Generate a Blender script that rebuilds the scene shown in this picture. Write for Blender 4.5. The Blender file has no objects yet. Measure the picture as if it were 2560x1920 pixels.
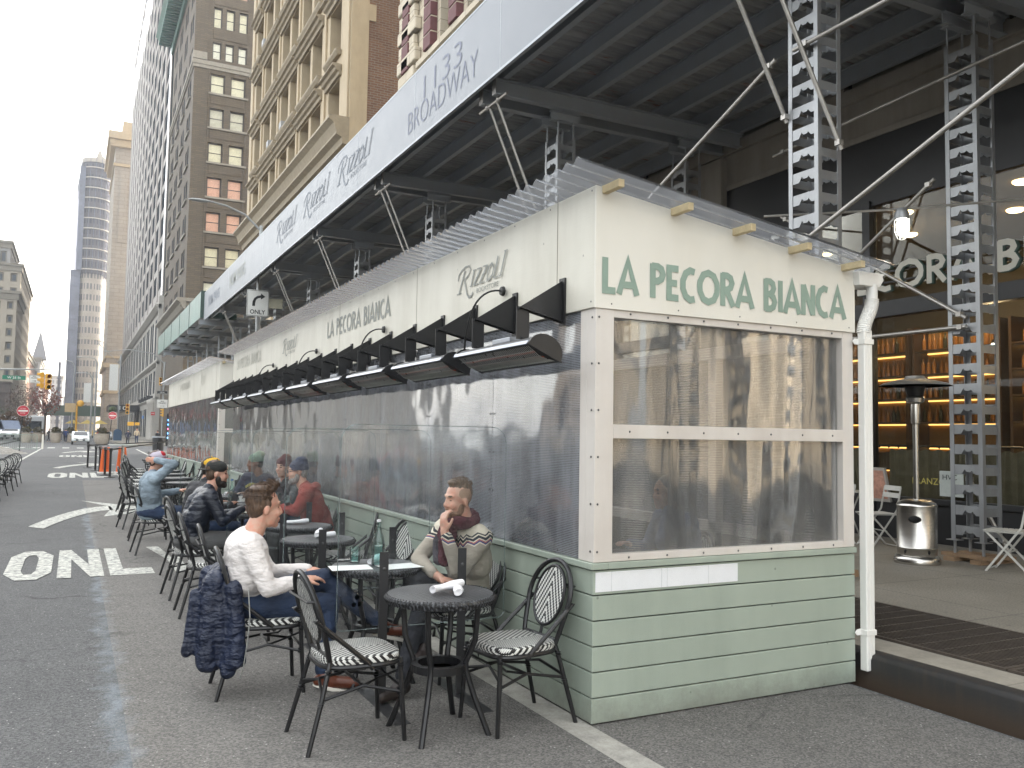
import bpy, math, random
import numpy as np
from mathutils import Vector, Matrix, noise as mnoise
SC = bpy.context.scene
COL = SC.collection
PI = math.pi
# ---------------------------------------------------------------- camera, sky, sun, exposure
def rotbasis(pitch, roll, yaw):
    cy, sy, cp, sp = math.cos(yaw), math.sin(yaw), math.cos(pitch), math.sin(pitch)
    f = Vector((sy*cp, cy*cp, sp)); r = Vector((cy, -sy, 0)); u = r.cross(f)
    c, s = math.cos(roll), math.sin(roll)
    return c*r+s*u, -s*r+c*u, f
CR, CU, CF = rotbasis(0.0615, 0.0155, 0.4716)
cd = bpy.data.cameras.new("camera"); cam = bpy.data.objects.new("camera", cd); COL.objects.link(cam)
cd.sensor_width = 36; cd.lens = 2142.6/2560*36; cd.clip_start = .05; cd.clip_end = 3000
m = Matrix((CR, CU, -CF)).transposed().to_4x4(); m.translation = (0, 0, 1.6)
cam.matrix_world = m; SC.camera = cam
W = bpy.data.worlds.new("World"); SC.world = W; W.use_nodes = True
wn = W.node_tree.nodes; wl = W.node_tree.links
bgn = wn["Background"]; sk = wn.new("ShaderNodeTexSky"); sk.sky_type = 'NISHITA'; sk.sun_disc = False
SUN_EL, SUN_AZ = math.radians(33), math.radians(42)      # azimuth measured from +Y towards +X
sk.sun_elevation = SUN_EL; sk.sun_rotation = SUN_AZ; sk.dust_density = 4.0; sk.air_density = 1.0; sk.ozone_density = .4
hs_ = wn.new('ShaderNodeHueSaturation'); hs_.inputs['Saturation'].default_value = .42; wl.new(sk.outputs[0], hs_.inputs['Color']); tn = wn.new('ShaderNodeMixRGB'); tn.blend_type = 'MULTIPLY'; tn.inputs[0].default_value = 1; tn.inputs[2].default_value = (1, .965, .90, 1)      # thin bright haze: a paler, warmer sky
veil = wn.new('ShaderNodeMixRGB'); veil.inputs[0].default_value = .5; veil.inputs[2].default_value = (3.0, 3.2, 3.4, 1)      # even veil of thin cloud
wl.new(hs_.outputs[0], veil.inputs[1]); wl.new(veil.outputs[0], tn.inputs[1]); wl.new(tn.outputs[0], bgn.inputs[0]); bgn.inputs[1].default_value = 0.15
sd = bpy.data.lights.new("sun", 'SUN'); sun = bpy.data.objects.new("sun", sd); COL.objects.link(sun)
sd.energy = 2.0; sd.angle = math.radians(.5); sd.color = (1, .87, .70)
sdir = Vector((math.sin(SUN_AZ)*math.cos(SUN_EL), math.cos(SUN_AZ)*math.cos(SUN_EL), math.sin(SUN_EL)))
sun.rotation_euler = sdir.to_track_quat('Z', 'Y').to_euler(); sun.location = (0, 0, 60)
SC.view_settings.view_transform = 'Standard'; SC.view_settings.look = 'None'
SC.view_settings.exposure = 2.9; SC.view_settings.gamma = 1
SC.cycles.max_bounces = 7; SC.cycles.transparent_max_bounces = 24; SC.cycles.diffuse_bounces = 3
SC.cycles.glossy_bounces = 3; SC.cycles.transmission_bounces = 4; SC.cycles.volume_bounces = 0
SC.cycles.caustics_reflective = False; SC.cycles.caustics_refractive = False; SC.cycles.sample_clamp_indirect = 4
SC.cycles.use_denoising = True
random.seed(7)
# ---------------------------------------------------------------- materials
MATS = {}
def lin(h):
    c = [int(h[i:i+2], 16)/255 for i in (0, 2, 4)]
    return tuple(x/12.92 if x <= .04045 else ((x+.055)/1.055)**2.4 for x in c)
class NT:
    def __init__(s, name):
        s.m = bpy.data.materials.new(name); s.m.use_nodes = True; s.t = s.m.node_tree; s.n = s.t.nodes
        s.p = s.n["Principled BSDF"]; s.o = s.n["Material Output"]; MATS[name] = s.m
    def a(s, typ, **k):
        x = s.n.new("ShaderNode"+typ)
        for a, b in k.items():
            if a.startswith('i_'):
                key = a[2:]; key = int(key) if key.isdigit() else key.replace('_', ' ')
                v = b
                if hasattr(b, 'outputs'): s.t.links.new(b.outputs[0], x.inputs[key]); continue
                if isinstance(b, bpy.types.NodeSocket): s.t.links.new(b, x.inputs[key]); continue
                x.inputs[key].default_value = v
            else: setattr(x, a, b)
        return x
    def l(s, a, b): s.t.links.new(a.outputs[0] if hasattr(a, 'outputs') else a, b)
    def obj(s): return s.a("TexCoord").outputs["Object"]
    def pos(s): return s.a("NewGeometry").outputs["Position"]
    def noise(s, scale, vec=None, detail=4, rough=.6, sx=None):
        v = vec or s.obj()
        if sx: v = s.a("VectorMath", operation='MULTIPLY', i_0=v, i_1=sx).outputs[0]
        return s.a("TexNoise", i_Vector=v, i_Scale=scale, i_Detail=detail, i_Roughness=rough).outputs[0]
    def ramp(s, fac, p0, p1, c0=(0, 0, 0), c1=(1, 1, 1)):
        r = s.a("ValToRGB", i_0=fac); e = r.color_ramp.elements
        e[0].position = p0; e[1].position = p1; e[0].color = (*c0, 1); e[1].color = (*c1, 1)
        return r.outputs[0]
    def math(s, op, a, b=0., c=None):
        k = dict(operation=op, i_0=a, i_1=b)
        if c is not None: k['i_2'] = c
        return s.a("Math", **k).outputs[0]
    def mix(s, fac, a, b, typ='MIX'):
        x = s.a("MixRGB", blend_type=typ, i_0=fac)
        for i, v in ((1, a), (2, b)):
            if isinstance(v, tuple): x.inputs[i].default_value = (*v[:3], 1)
            else: s.l(v, x.inputs[i])
        return x.outputs[0]
    def bump(s, h, strength=.3, dist=.01, nrm=None):
        b = s.a("Bump", i_Height=h, i_Strength=strength, i_Distance=dist)
        if nrm is not None: s.l(nrm, b.inputs["Normal"])
        return b.outputs[0]
    def set(s, **k):
        for a, b in k.items():
            inp = s.p.inputs[a.replace('_', ' ')]
            if isinstance(b, bpy.types.NodeSocket): s.l(b, inp)
            elif isinstance(b, tuple): inp.default_value = (*b[:3], 1) if len(inp.default_value) == 4 else b[:3]
            else: inp.default_value = b
        return s.m
def mul(c, f): return tuple(min(1, x*f) for x in c[:3])
def M(name, col, rough=.6, metal=0., var=.12, vs=3., bump=0., bs=60., spec=.5, world=False, **k):
    """a plain surface with soft colour variation, roughness variation and a little relief"""
    if name in MATS: return MATS[name]
    t = NT(name); v = t.pos() if world else t.obj()
    n1 = t.noise(vs, v, 5); n2 = t.noise(vs*9, v, 3)
    f = t.math('MULTIPLY_ADD', n2, .35, t.math('MULTIPLY', n1, .65))
    c = t.mix(t.ramp(f, .3, .7), mul(col, 1-var), mul(col, 1+var))
    r = t.math('MULTIPLY_ADD', n2, .16, rough-.08)
    t.set(Base_Color=c, Roughness=r, Metallic=metal, Specular_IOR_Level=spec)
    if bump: t.set(Normal=t.bump(t.noise(bs, v, 4), bump, .004))
    for a, b in k.items(): t.set(**{a: b})
    return t.m
def emis(name, col, strength):
    if name in MATS: return MATS[name]
    t = NT(name); t.set(Base_Color=col, Emission_Color=col, Emission_Strength=strength, Roughness=.4); return t.m
# ---------------------------------------------------------------- mesh building
class MB:
    def __init__(s): s.v = []; s.f = []; s.mi = []; s.cur = 0; s.T = None
    def add(s, vs, fs):
        b = len(s.v)
        if s.T is not None: vs = [tuple(s.T @ Vector(v)) for v in vs]
        s.v += [tuple(v) for v in vs]
        for f in fs: s.f.append([i+b for i in f]); s.mi.append(s.cur)
        return s
    def quad(s, a, b, c, d): return s.add([a, b, c, d], [(0, 1, 2, 3)])
    def box(s, x0, x1, y0, y1, z0, z1):
        if x0 > x1: x0, x1 = x1, x0
        if y0 > y1: y0, y1 = y1, y0
        if z0 > z1: z0, z1 = z1, z0
        return s.add([(x0, y0, z0), (x1, y0, z0), (x1, y1, z0), (x0, y1, z0), (x0, y0, z1), (x1, y0, z1), (x1, y1, z1), (x0, y1, z1)],
              [(3, 2, 1, 0), (4, 5, 6, 7), (0, 1, 5, 4), (1, 2, 6, 5), (2, 3, 7, 6), (3, 0, 4, 7)])
    def obox(s, c, ax, ay, az):
        """oriented box: centre and three half-axis vectors"""
        c, ax, ay, az = map(Vector, (c, ax, ay, az)); vs = []
        for k in (-1, 1):
            for i, j in ((-1, -1), (1, -1), (1, 1), (-1, 1)): vs.append(c+i*ax+j*ay+k*az)
        fs = [(3, 2, 1, 0), (4, 5, 6, 7), (0, 1, 5, 4), (1, 2, 6, 5), (2, 3, 7, 6), (3, 0, 4, 7)]
        if ax.cross(ay).dot(az) < 0: fs = [f[::-1] for f in fs]
        return s.add(vs, fs)
    def bar(s, p, q, w, h, up=(0, 0, 1)):
        p, q = Vector(p), Vector(q); d = (q-p); L = d.length; d.normalize(); u = Vector(up)
        sx = d.cross(u)
        if sx.length < 1e-4: sx = d.cross(Vector((1, 0, 0)))
        sx.normalize(); uu = sx.cross(d)
        return s.obox((p+q)/2, d*L/2, sx*w/2, uu*h/2)
    def ibeam(s, p, q, w, h, t=.012):
        p, q = Vector(p), Vector(q); up = Vector((0, 0, 1))
        s.bar(p, q, t, h-2*t); s.bar(p+up*(h/2-t/2), q+up*(h/2-t/2), w, t); s.bar(p-up*(h/2-t/2), q-up*(h/2-t/2), w, t)
        return s
    def tube(s, pts, r, seg=8, closed=False, cap=True):
        pts = [Vector(p) for p in pts]; n = len(pts)
        rs = r if isinstance(r, (list, tuple)) else [r]*n
        def tang(i):
            if closed: d = pts[(i+1) % n]-pts[i-1]
            elif i == 0: d = pts[1]-pts[0]
            elif i == n-1: d = pts[-1]-pts[-2]
            else: d = (pts[i+1]-pts[i]).normalized()+(pts[i]-pts[i-1]).normalized()
            return d.normalized() if d.length > 1e-9 else Vector((0, 0, 1))
        t0 = tang(0); a = t0.cross(Vector((0, 0, 1)))
        if a.length < .05: a = t0.cross(Vector((1, 0, 0)))
        a.normalize(); vs = []
        for i in range(n):
            t = tang(i); a = (a-t*a.dot(t)); a.normalize(); b = t.cross(a)
            for k in range(seg):
                an = 2*PI*k/seg; vs.append(pts[i]+(a*math.cos(an)+b*math.sin(an))*rs[i])
        fs = []
        for i in range(n if closed else n-1):
            j = (i+1) % n
            for k in range(seg):
                k2 = (k+1) % seg; fs.append((i*seg+k, i*seg+k2, j*seg+k2, j*seg+k))
        if cap and not closed: fs.append(tuple(range(seg))[::-1]); fs.append(tuple((n-1)*seg+k for k in range(seg)))
        return s.add(vs, fs)
    def cyl(s, p, q, r, seg=16): return s.tube([p, q], r, seg)
    def lathe(s, prof, c=(0, 0, 0), seg=24, axis=None):
        """profile of (radius, height) pairs turned about a vertical axis at c"""
        c = Vector(c); vs = []; fs = []; n = len(prof)
        for r, h in prof:
            for k in range(seg):
                a = 2*PI*k/seg
                if axis is None: vs.append(c+Vector((r*math.cos(a), r*math.sin(a), h)))
                else: vs.append(c+axis[0]*(r*math.cos(a))+axis[1]*(r*math.sin(a))+axis[2]*h)
        for i in range(n-1):
            for k in range(seg):
                k2 = (k+1) % seg; fs.append((i*seg+k, i*seg+k2, (i+1)*seg+k2, (i+1)*seg+k))
        if prof[0][0] > 1e-6: fs.append(tuple(range(seg))[::-1])
        if prof[-1][0] > 1e-6: fs.append(tuple((n-1)*seg+k for k in range(seg)))
        return s.add(vs, fs)
    def ball(s, c, r, seg=10, rings=6, R=None):
        rx, ry, rz = r if isinstance(r, (tuple, list)) else (r, r, r); vs = []; fs = []; c = Vector(c)
        for i in range(rings+1):
            th = PI*i/rings
            for k in range(seg):
                ph = 2*PI*k/seg; p = Vector((rx*math.sin(th)*math.cos(ph), ry*math.sin(th)*math.sin(ph), rz*math.cos(th)))
                if R is not None: p = R @ p
                vs.append(c+p)
        for i in range(rings):
            for k in range(seg):
                k2 = (k+1) % seg; fs.append((i*seg+k, (i+1)*seg+k, (i+1)*seg+k2, i*seg+k2))
        return s.add(vs, fs)
    def prism(s, poly, o, u, v, w):
        """polygon in (u,v) extruded along w (a vector)"""
        o, u, v, w = map(Vector, (o, u, v, w)); n = len(poly)
        A = [o+u*a+v*b for a, b in poly]; B = [p+w for p in A]
        fs = [tuple(range(n))[::-1], tuple(range(n, 2*n))]+[(i, (i+1) % n, n+(i+1) % n, n+i) for i in range(n)]
        return s.add(A+B, fs)
    def mesh(s, name, mats, smooth=False, clean=False):
        me = bpy.data.meshes.new(name); me.from_pydata(s.v, [], s.f)
        for m in (mats if isinstance(mats, (list, tuple)) else [mats]): me.materials.append(m)
        if len(me.materials) > 1: me.polygons.foreach_set("material_index", s.mi)
        if smooth: me.shade_smooth() if smooth is True else me.shade_smooth()
        me.validate(); me.update(); return me
    def build(s, name, mats, parent=None, smooth=False, bevel=0, label=None, cat=None, group=None, kind=None, segs=2):
        o = bpy.data.objects.new(name, s.mesh(name, mats, bool(smooth))); COL.objects.link(o)
        if smooth: setsmooth(o, 40)
        if bevel:
            b = o.modifiers.new("bevel", 'BEVEL'); b.width = bevel; b.segments = segs; b.limit_method = 'ANGLE'; b.harden_normals = False
        if parent is not None: adopt(o, parent)
        tag(o, label, cat, group, kind); return o
def setsmooth(o, deg):
    me = o.data; n = len(me.polygons); me.polygons.foreach_set("use_smooth", [True]*n)
    try: me.set_sharp_from_angle(angle=math.radians(deg))
    except Exception: pass
def adopt(o, parent):
    o.parent = parent
    if parent.type == 'EMPTY': o.matrix_parent_inverse = Matrix.Translation(-parent.location)
def tag(o, label=None, cat=None, group=None, kind=None):
    if label: o['label'] = label
    if cat: o['category'] = cat
    if group: o['group'] = group
    if kind: o['kind'] = kind
    return o
def thing(name, label, cat, loc=(0, 0, 0), group=None):
    o = bpy.data.objects.new(name, None); COL.objects.link(o); o.location = loc; o.empty_display_size = .1
    return tag(o, label, cat, group)
def copy_tree(o, parent=None, loc=None, rz=None, label=None, group=None, skip=()):
    c = o.copy(); COL.objects.link(c)
    if parent is not None: c.parent = parent
    if loc is not None: c.location = loc
    if rz is not None: c.rotation_euler = (0, 0, rz)
    if label: c['label'] = label
    if group: c['group'] = group
    for ch in list(o.children):
        if ch.name.split('.')[0] not in skip: copy_tree(ch, c)
    return c
def struct(mb, name, mats, **k): return mb.build(name, mats, kind='structure', **k)
# ---------------------------------------------------------------- lettering
def text(name, s, o, u, v, mat, parent, fit=None, thick=.004, bold=0., shear=0.):
    """text filling the parallelogram from o along u (width) and v (height)"""
    cu = bpy.data.curves.new("t", 'FONT'); cu.body = s; cu.size = 1; cu.offset = bold; cu.shear = shear; cu.resolution_u = 3
    ob = bpy.data.objects.new("t", cu); COL.objects.link(ob)
    me = bpy.data.meshes.new_from_object(ob.evaluated_get(bpy.context.evaluated_depsgraph_get()))
    bpy.data.objects.remove(ob); bpy.data.curves.remove(cu)
    V = np.array([w.co[:2] for w in me.vertices]); lo, hi = V.min(0), V.max(0)
    F = [list(p.vertices) for p in me.polygons]; bpy.data.meshes.remove(me)
    o, u, v = Vector(o), Vector(u), Vector(v); n = u.cross(v).normalized(); mb = MB()
    W_ = [(p-lo)/(hi-lo) for p in V]
    A = [o+u*a+v*b+n*thick for a, b in W_]
    mb.add(A, F)
    return mb.build(name, mat, parent)
GL = {  # geometric display capitals: strokes on a unit box, (advance width, strokes)
 'L': (.52, [[(.08, 1), (.08, .07), (.5, .07)]]), 'A': (.78, [[(.02, 0), (.39, .97), (.76, 0)], [(.19, .28), (.59, .28)]]),
 'P': (.6, [[(.09, 0), (.09, 1)], [(.05, .93), (.3, .93), (.45, .87), (.52, .72), (.45, .57), (.3, .5), (.05, .5)]]),
 'E': (.52, [[(.5, .93), (.09, .93), (.09, .07), (.5, .07)], [(.09, .5), (.44, .5)]]),
 'C': (.66, [[(.6, .9), (.4, .94), (.2, .84), (.08, .62), (.08, .38), (.2, .16), (.4, .06), (.6, .1)]]),
 'O': (.94, [[(.47, .94), (.23, .86), (.09, .65), (.07, .5), (.09, .35), (.23, .14), (.47, .06), (.71, .14), (.85, .35), (.87, .5), (.85, .65), (.71, .86), (.47, .94)]]),
 'R': (.64, [[(.09, 0), (.09, 1)], [(.05, .93), (.3, .93), (.45, .87), (.52, .72), (.45, .57), (.3, .5), (.05, .5)], [(.26, .5), (.58, 0)]]),
 'B': (.6, [[(.09, 0), (.09, 1)], [(.05, .93), (.3, .93), (.43, .87), (.47, .73), (.4, .6), (.28, .53), (.05, .53)], [(.28, .53), (.45, .45), (.52, .3), (.45, .14), (.3, .07), (.05, .07)]]),
 'I': (.22, [[(.11, 0), (.11, 1)]]), 'N': (.68, [[(.09, 0), (.09, .98)], [(.1, .97), (.58, .03)], [(.59, .02), (.59, 1)]]),
 ' ': (.36, []),
}
def strokes(mb, segs, o, u, v, n, w, dz):
    """flat strokes; segs: polylines in metres on (u,v); w: width or per-stroke widths"""
    for k, ln in enumerate(segs):
        ww = w[k] if isinstance(w, (list, tuple)) else w
        P = [Vector((a, b)) for a, b in ln]; L = []; R = []
        closed = (P[0]-P[-1]).length < 1e-6
        for i, p in enumerate(P):
            if closed and i in (0, len(P)-1): d0 = (P[-1]-P[-2]).normalized(); d1 = (P[1]-P[0]).normalized()
            else:
                d0 = (p-P[i-1]).normalized() if i else (P[1]-p).normalized(); d1 = (P[i+1]-p).normalized() if i < len(P)-1 else d0
            n0 = Vector((-d0.y, d0.x)); n1 = Vector((-d1.y, d1.x)); mm = (n0+n1)
            mm = mm.normalized() if mm.length > 1e-6 else n0
            c = max(.5, mm.dot(n0)); h = ww/2/c; L.append(p+mm*h); R.append(p-mm*h)
        A = [o+u*q.x+v*q.y+n*(dz+k*.0004) for q in L]; B = [o+u*q.x+v*q.y+n*(dz+k*.0004) for q in R]
        m_ = len(P); mb.add(A+B, [(i, i+m_, i+1+m_, i+1) for i in range(m_-1)])
def sign_caps(name, s, o, u, v, mat, parent, weight=.15, dz=.004, depth=0.):
    """the restaurant's rounded capitals fitted to width vector u and height vector v"""
    o, u, v = Vector(o), Vector(u), Vector(v); tot = sum(GL[c][0]+.1 for c in s)-.1
    n = u.cross(v).normalized(); H = v.length; U = u.normalized(); V = v.normalized(); sx = u.length/tot; mb = MB(); x = 0
    for c in s:
        adv, st = GL[c]
        seg = [[((x+a)*sx, b*H) for a, b in ln] for ln in st]
        if depth:
            for q in np.linspace(0, depth, 6): strokes(mb, seg, o, U, V, n, weight*H, dz+q)
        else: strokes(mb, seg, o, U, V, n, weight*H, dz)
        x += adv+.1
    return mb.build(name, mat, parent)
def sign_book(name, o, u, v, mat, parent, dz=.004):
    """italic bookshop wordmark: large swash R, small capitals IZZOLI, line below"""
    o, u, v = Vector(o), Vector(u), Vector(v); n = u.cross(v).normalized(); W_ = u.length; H = v.length
    U = u.normalized(); V = v.normalized(); mb = MB(); T = .028; K = .012
    def sh(pts): return [((a+b*.16)*W_, b*H) for a, b in pts]
    st = []; ws = []
    def S(pts, w): st.append(sh(pts)); ws.append(w*H)
    S([(.05, .28), (.09, .9)], .085); S([(.0, .28), (.11, .28)], .035)
    S([(-.03, .66), (-.05, .8), (0, .92), (.08, .99), (.17, .98), (.22, .88), (.2, .72), (.12, .63)], .05)
    S([(.12, .63), (.18, .45), (.25, .22), (.31, .1), (.37, .1), (.39, .2)], .07)
    x = .3
    for c in "IZZOLI":
        b, t = .38, .8
        if c == 'I' and x > .8: t = .98
        if c == 'L': t = .92
        if c == 'I': S([(x+.02, b), (x+.02, t)], .07); S([(x-.01, t), (x+.06, t)], .025); S([(x-.01, b), (x+.05, b)], .025); x += .08
        elif c == 'Z': S([(x, t), (x+.1, t)], .032); S([(x+.1, t), (x, b)], .08); S([(x, b), (x+.11, b)], .032); x += .135
        elif c == 'O': S([(x+.06, t), (x+.01, .72), (x, .58), (x+.03, b), (x+.07, b), (x+.12, .48), (x+.12, .66), (x+.06, t)], .06); x += .155
        elif c == 'L': S([(x+.01, t), (x+.01, b)], .075); S([(x+.01, b), (x+.1, b)], .032); S([(x+.1, b), (x+.11, .48)], .016); x += .13
    strokes(mb, st, o, U, V, n, ws, dz)
    ob = mb.build(name, mat, parent)
    text(name, "BOOKSTORE", o+u*.5+v*.14, u*.46, v*.13, mat, ob, thick=dz)
    return ob
# ---------------------------------------------------------------- shared materials
def asphalt(name, base, light=.5):
    t = NT(name); v = t.pos()
    n1 = t.noise(.35, v, 5); n2 = t.noise(3.0, v, 4)
    vor = t.a("TexVoronoi", i_Vector=v, i_Scale=115.0); vor2 = t.a("TexVoronoi", i_Vector=v, i_Scale=52.0)
    f = t.math('MULTIPLY_ADD', n2, .4, t.math('MULTIPLY', n1, .6))
    c = t.mix(t.ramp(f, .3, .7), mul(base, .82), mul(base, 1.18))
    sp = t.ramp(t.a("SeparateColor", i_0=vor.outputs["Color"]).outputs[0], .1, .95, (.62, .62, .62), (1.42, 1.40, 1.37))
    c = t.mix(.9, c, sp, 'MULTIPLY')
    st = t.ramp(t.a("SeparateColor", i_0=vor2.outputs["Color"]).outputs[1], .93, .97)
    st = t.math('MULTIPLY', st, t.ramp(vor2.outputs["Distance"], .22, .3, (1, 1, 1), (0, 0, 0)))
    c = t.mix(t.math('MULTIPLY', st, .75), c, (.5, .49, .46))
    # dark oil spots and long faint joints
    c = t.mix(t.math('MULTIPLY', t.ramp(t.noise(1.1, v, 3), .66, .74), .35), c, mul(base, .35))
    ck = t.a("TexVoronoi", i_Vector=t.a("VectorMath", operation='ADD', i_0=v, i_1=t.a("VectorMath", operation='SCALE', i_0=t.a("TexNoise", i_Vector=v, i_Scale=2.2, i_Detail=6.).outputs[1], i_3=.5).outputs[0]).outputs[0], i_Scale=.42, feature='DISTANCE_TO_EDGE')
    c = t.mix(t.math('MULTIPLY', t.math('MULTIPLY', t.ramp(ck.outputs[0], .003, .009, (1, 1, 1), (0, 0, 0)), t.ramp(t.noise(.5, v, 3), .48, .58)), .6), c, mul(base, .3))
    # bluish chalky residue running along the old joint line
    sx = t.a("SeparateXYZ", i_0=v); wob = t.math('MULTIPLY_ADD', t.noise(2.6, v, 6, .75), .5, -.25)
    d = t.math('ABSOLUTE', t.math('SUBTRACT', t.math('ADD', sx.outputs[0], wob), .30))
    band = t.ramp(d, .01, .085, (1, 1, 1), (0, 0, 0))
    yy = t.math('MULTIPLY', t.math('GREATER_THAN', sx.outputs[1], 2.0), t.math('LESS_THAN', sx.outputs[1], 20.0))
    band = t.math('MULTIPLY', t.math('MULTIPLY', band, yy), t.ramp(t.noise(1.4, v, 5, .7), .36, .62))
    c = t.mix(t.math('MULTIPLY', band, light), c, (.42, .50, .56))
    b = t.bump(vor.outputs["Distance"], .6, .006); b = t.bump(t.noise(45, v, 5), .35, .006, b)
    t.set(Base_Color=c, Roughness=t.math('MULTIPLY_ADD', n2, .15, .80), Specular_IOR_Level=.22, Normal=b); return t.m
asphalt('asphalt', (.118, .119, .121), .26)
asphalt('asphalt patch', (.160, .154, .146), .2)
M('road paint', (.62, .62, .56), .7, var=.15, vs=2, bump=.5, bs=90, world=True)
def worn_paint():
    t = NT('worn paint'); v = t.pos()
    c = t.mix(t.ramp(t.noise(14, v, 6, .8), .40, .56), (.15, .15, .15), (.60, .60, .54))
    c = t.mix(t.math('MULTIPLY', t.ramp(t.noise(1.6, v, 4), .45, .7), .35), c, (.36, .35, .31))
    t.set(Base_Color=c, Roughness=.75, Normal=t.bump(t.a("TexVoronoi", i_Vector=v, i_Scale=170.0).outputs["Distance"], .5, .005)); return t.m
worn_paint()
def concrete():
    t = NT('sidewalk concrete'); v = t.pos()
    n1 = t.noise(.8, v, 6); n2 = t.noise(60, v, 3)
    c = t.mix(t.ramp(n1, .3, .7), (.21, .19, .155), (.33, .30, .25))
    c = t.mix(t.ramp(n2, .35, .6), mul((.25, .23, .19), .6), c)
    c = t.mix(t.math('MULTIPLY', t.ramp(t.noise(6, v, 3), .68, .72), .6), c, (.07, .065, .06))
    sx = t.a("SeparateXYZ", i_0=v)
    def line(o, per, off):
        q = t.math('FRACT', t.math('DIVIDE', t.math('ADD', o, off), per)); return t.math('LESS_THAN', t.math('MULTIPLY', q, per), .012)
    ln = t.math('MAXIMUM', line(sx.outputs[0], 1.55, 100.), line(sx.outputs[1], 1.52, 100.4))
    c = t.mix(t.math('MULTIPLY', ln, .7), c, (.06, .055, .05))
    t.set(Base_Color=c, Roughness=.85, Normal=t.bump(n2, .4, .004)); return t.m
concrete()
def paint(name, col, stain, amt=.3, rough=.55, streak=(3.2, 3.2, .5), grain=True):
    t = NT(name); v = t.pos()
    s1 = t.ramp(t.noise(1.0, v, 6, .65, sx=streak), .42, .78); s2 = t.ramp(t.noise(1.7, v, 5), .35, .75)
    c = t.mix(t.math('MULTIPLY', s1, amt), col, stain); c = t.mix(t.math('MULTIPLY', s2, amt*.6), c, mul(stain, .9))
    kn = t.a("TexVoronoi", i_Vector=v, i_Scale=5.5); k = t.ramp(kn.outputs["Distance"], .035, .05, (1, 1, 1), (0, 0, 0))
    if grain: c = t.mix(t.math('MULTIPLY', k, .55), c, mul(stain, .35))
    if name == 'green boards':
        z = t.a("SeparateXYZ", i_0=v).outputs[2]; c = t.mix(t.math('MULTIPLY', t.ramp(t.math('ADD', z, t.math('MULTIPLY', t.noise(5, v, 6, .75), .35)), .17, .32, (1, 1, 1), (0, 0, 0)), .55), c, (.13, .125, .105))     # splashed road dirt along the foot
    t.set(Base_Color=c, Roughness=rough, Normal=t.bump(t.noise(1.0, v, 5, .7, sx=(6, 6, 90) if grain else (30, 30, 30)), .25 if grain else .12, .003)); return t.m
paint('cream plywood', (.66, .635, .55), (.36, .32, .25), .34, .5)
paint('cream panel', (.74, .715, .64), (.52, .48, .38), .22, .45, grain=False)
paint('green boards', (.360, .412, .345), (.24, .28, .235), .5, .42)
paint('white frame', (.66, .62, .57), (.44, .37, .32), .45, .5, grain=False)
paint('white plastic', (.80, .79, .75), (.62, .60, .54), .25, .35, grain=False)
paint('galvanised', (.36, .37, .38), (.19, .19, .19), .6, .42, grain=False); MATS['galvanised'].node_tree.nodes["Principled BSDF"].inputs["Metallic"].default_value = .55
paint('dark steel', (.36, .395, .435), (.34, .335, .33), .5, .42, grain=False)
paint('pale steel', (.27, .26, .25), (.14, .12, .10), .5, .5, grain=False)
M('steel pipe', (.40, .38, .35), .38, .7, .2, 4)
M('black steel', (.012, .012, .013), .42, .0, .2, 6, spec=.5)
M('black gloss', (.010, .010, .011), .36, .0, .2, 8)
M('soft wood', (.58, .47, .28), .7, var=.18, vs=20, bump=.2)
M('rust wood', (.26, .17, .10), .8, var=.3, vs=8, bump=.3)
M('screw', (.10, .10, .10), .4, .7)
M('sign green', (.255, .34, .28), .6, var=.08); M('sign grey', (.27, .28, .255), .6, var=.08); M('sign faded', (.46, .45, .38), .6, var=.06)
M('sign violet', (.165, .18, .24), .6, var=.03); M('sign mist', (.165, .185, .22), .6, var=.03)
M('tape', (.78, .79, .80), .35, var=.04, vs=10)
M('window glass dark', (.03, .035, .04), .05, 0, .3, .6)
def clear(name, haze, haze_col, tint=(.95, .97, .97), rough=.03, refl=.9, warp=None, lines=False, f0=1.45):
    t = NT(name); t.n.remove(t.p); v = t.pos()
    tr = t.a("BsdfTransparent"); tr.inputs[0].default_value = (*tint, 1)
    di = t.a("BsdfDiffuse"); di.inputs[0].default_value = (*haze_col, 1)
    tl = t.a("BsdfTranslucent"); tl.inputs[0].default_value = (*haze_col, 1)
    gl = t.a("BsdfGlossy"); gl.inputs["Roughness"].default_value = rough
    dt = t.a("MixShader", i_0=.5); t.l(di, dt.inputs[1]); t.l(tl, dt.inputs[2])
    hz = haze
    if lines:
        sx = t.a("SeparateXYZ", i_0=v); w = t.math('SINE', t.math('MULTIPLY', sx.outputs[2], 620.))
        hz = t.math('MULTIPLY_ADD', w, haze*.3, haze); hz = t.math('ADD', hz, t.math('MULTIPLY_ADD', t.noise(.9, v, 5, .7, sx=(5, 5, .9)), .5*haze, -.25*haze))
        di2 = t.mix(t.ramp(t.noise(1, v, 5, .6, sx=(4, 4, .7)), .35, .68), mul(haze_col, .62), mul(haze_col, 1.15)); t.l(di2, di.inputs[0]); t.l(di2, tl.inputs[0])
    m1 = t.a("MixShader", i_0=hz); t.l(tr, m1.inputs[1]); t.l(dt, m1.inputs[2])
    fr = t.a("Fresnel", i_IOR=f0)
    if warp:
        b = t.bump(t.noise(1., v, 2, .4, sx=warp[0]), 1., warp[1]); t.l(b, gl.inputs["Normal"]); t.l(b, fr.inputs["Normal"])
    m2 = t.a("MixShader", i_0=t.math('MINIMUM', t.math('MULTIPLY', fr.outputs[0], refl), .9)); t.l(m1, m2.inputs[1]); t.l(gl, m2.inputs[2]); t.l(m2, t.o.inputs[0]); return t.m
clear('polycarbonate', .28, (.62, .62, .60), (.94, .94, .94), .06, 1.6, ((2.2, 2.2, .35), .085), True)
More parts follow.
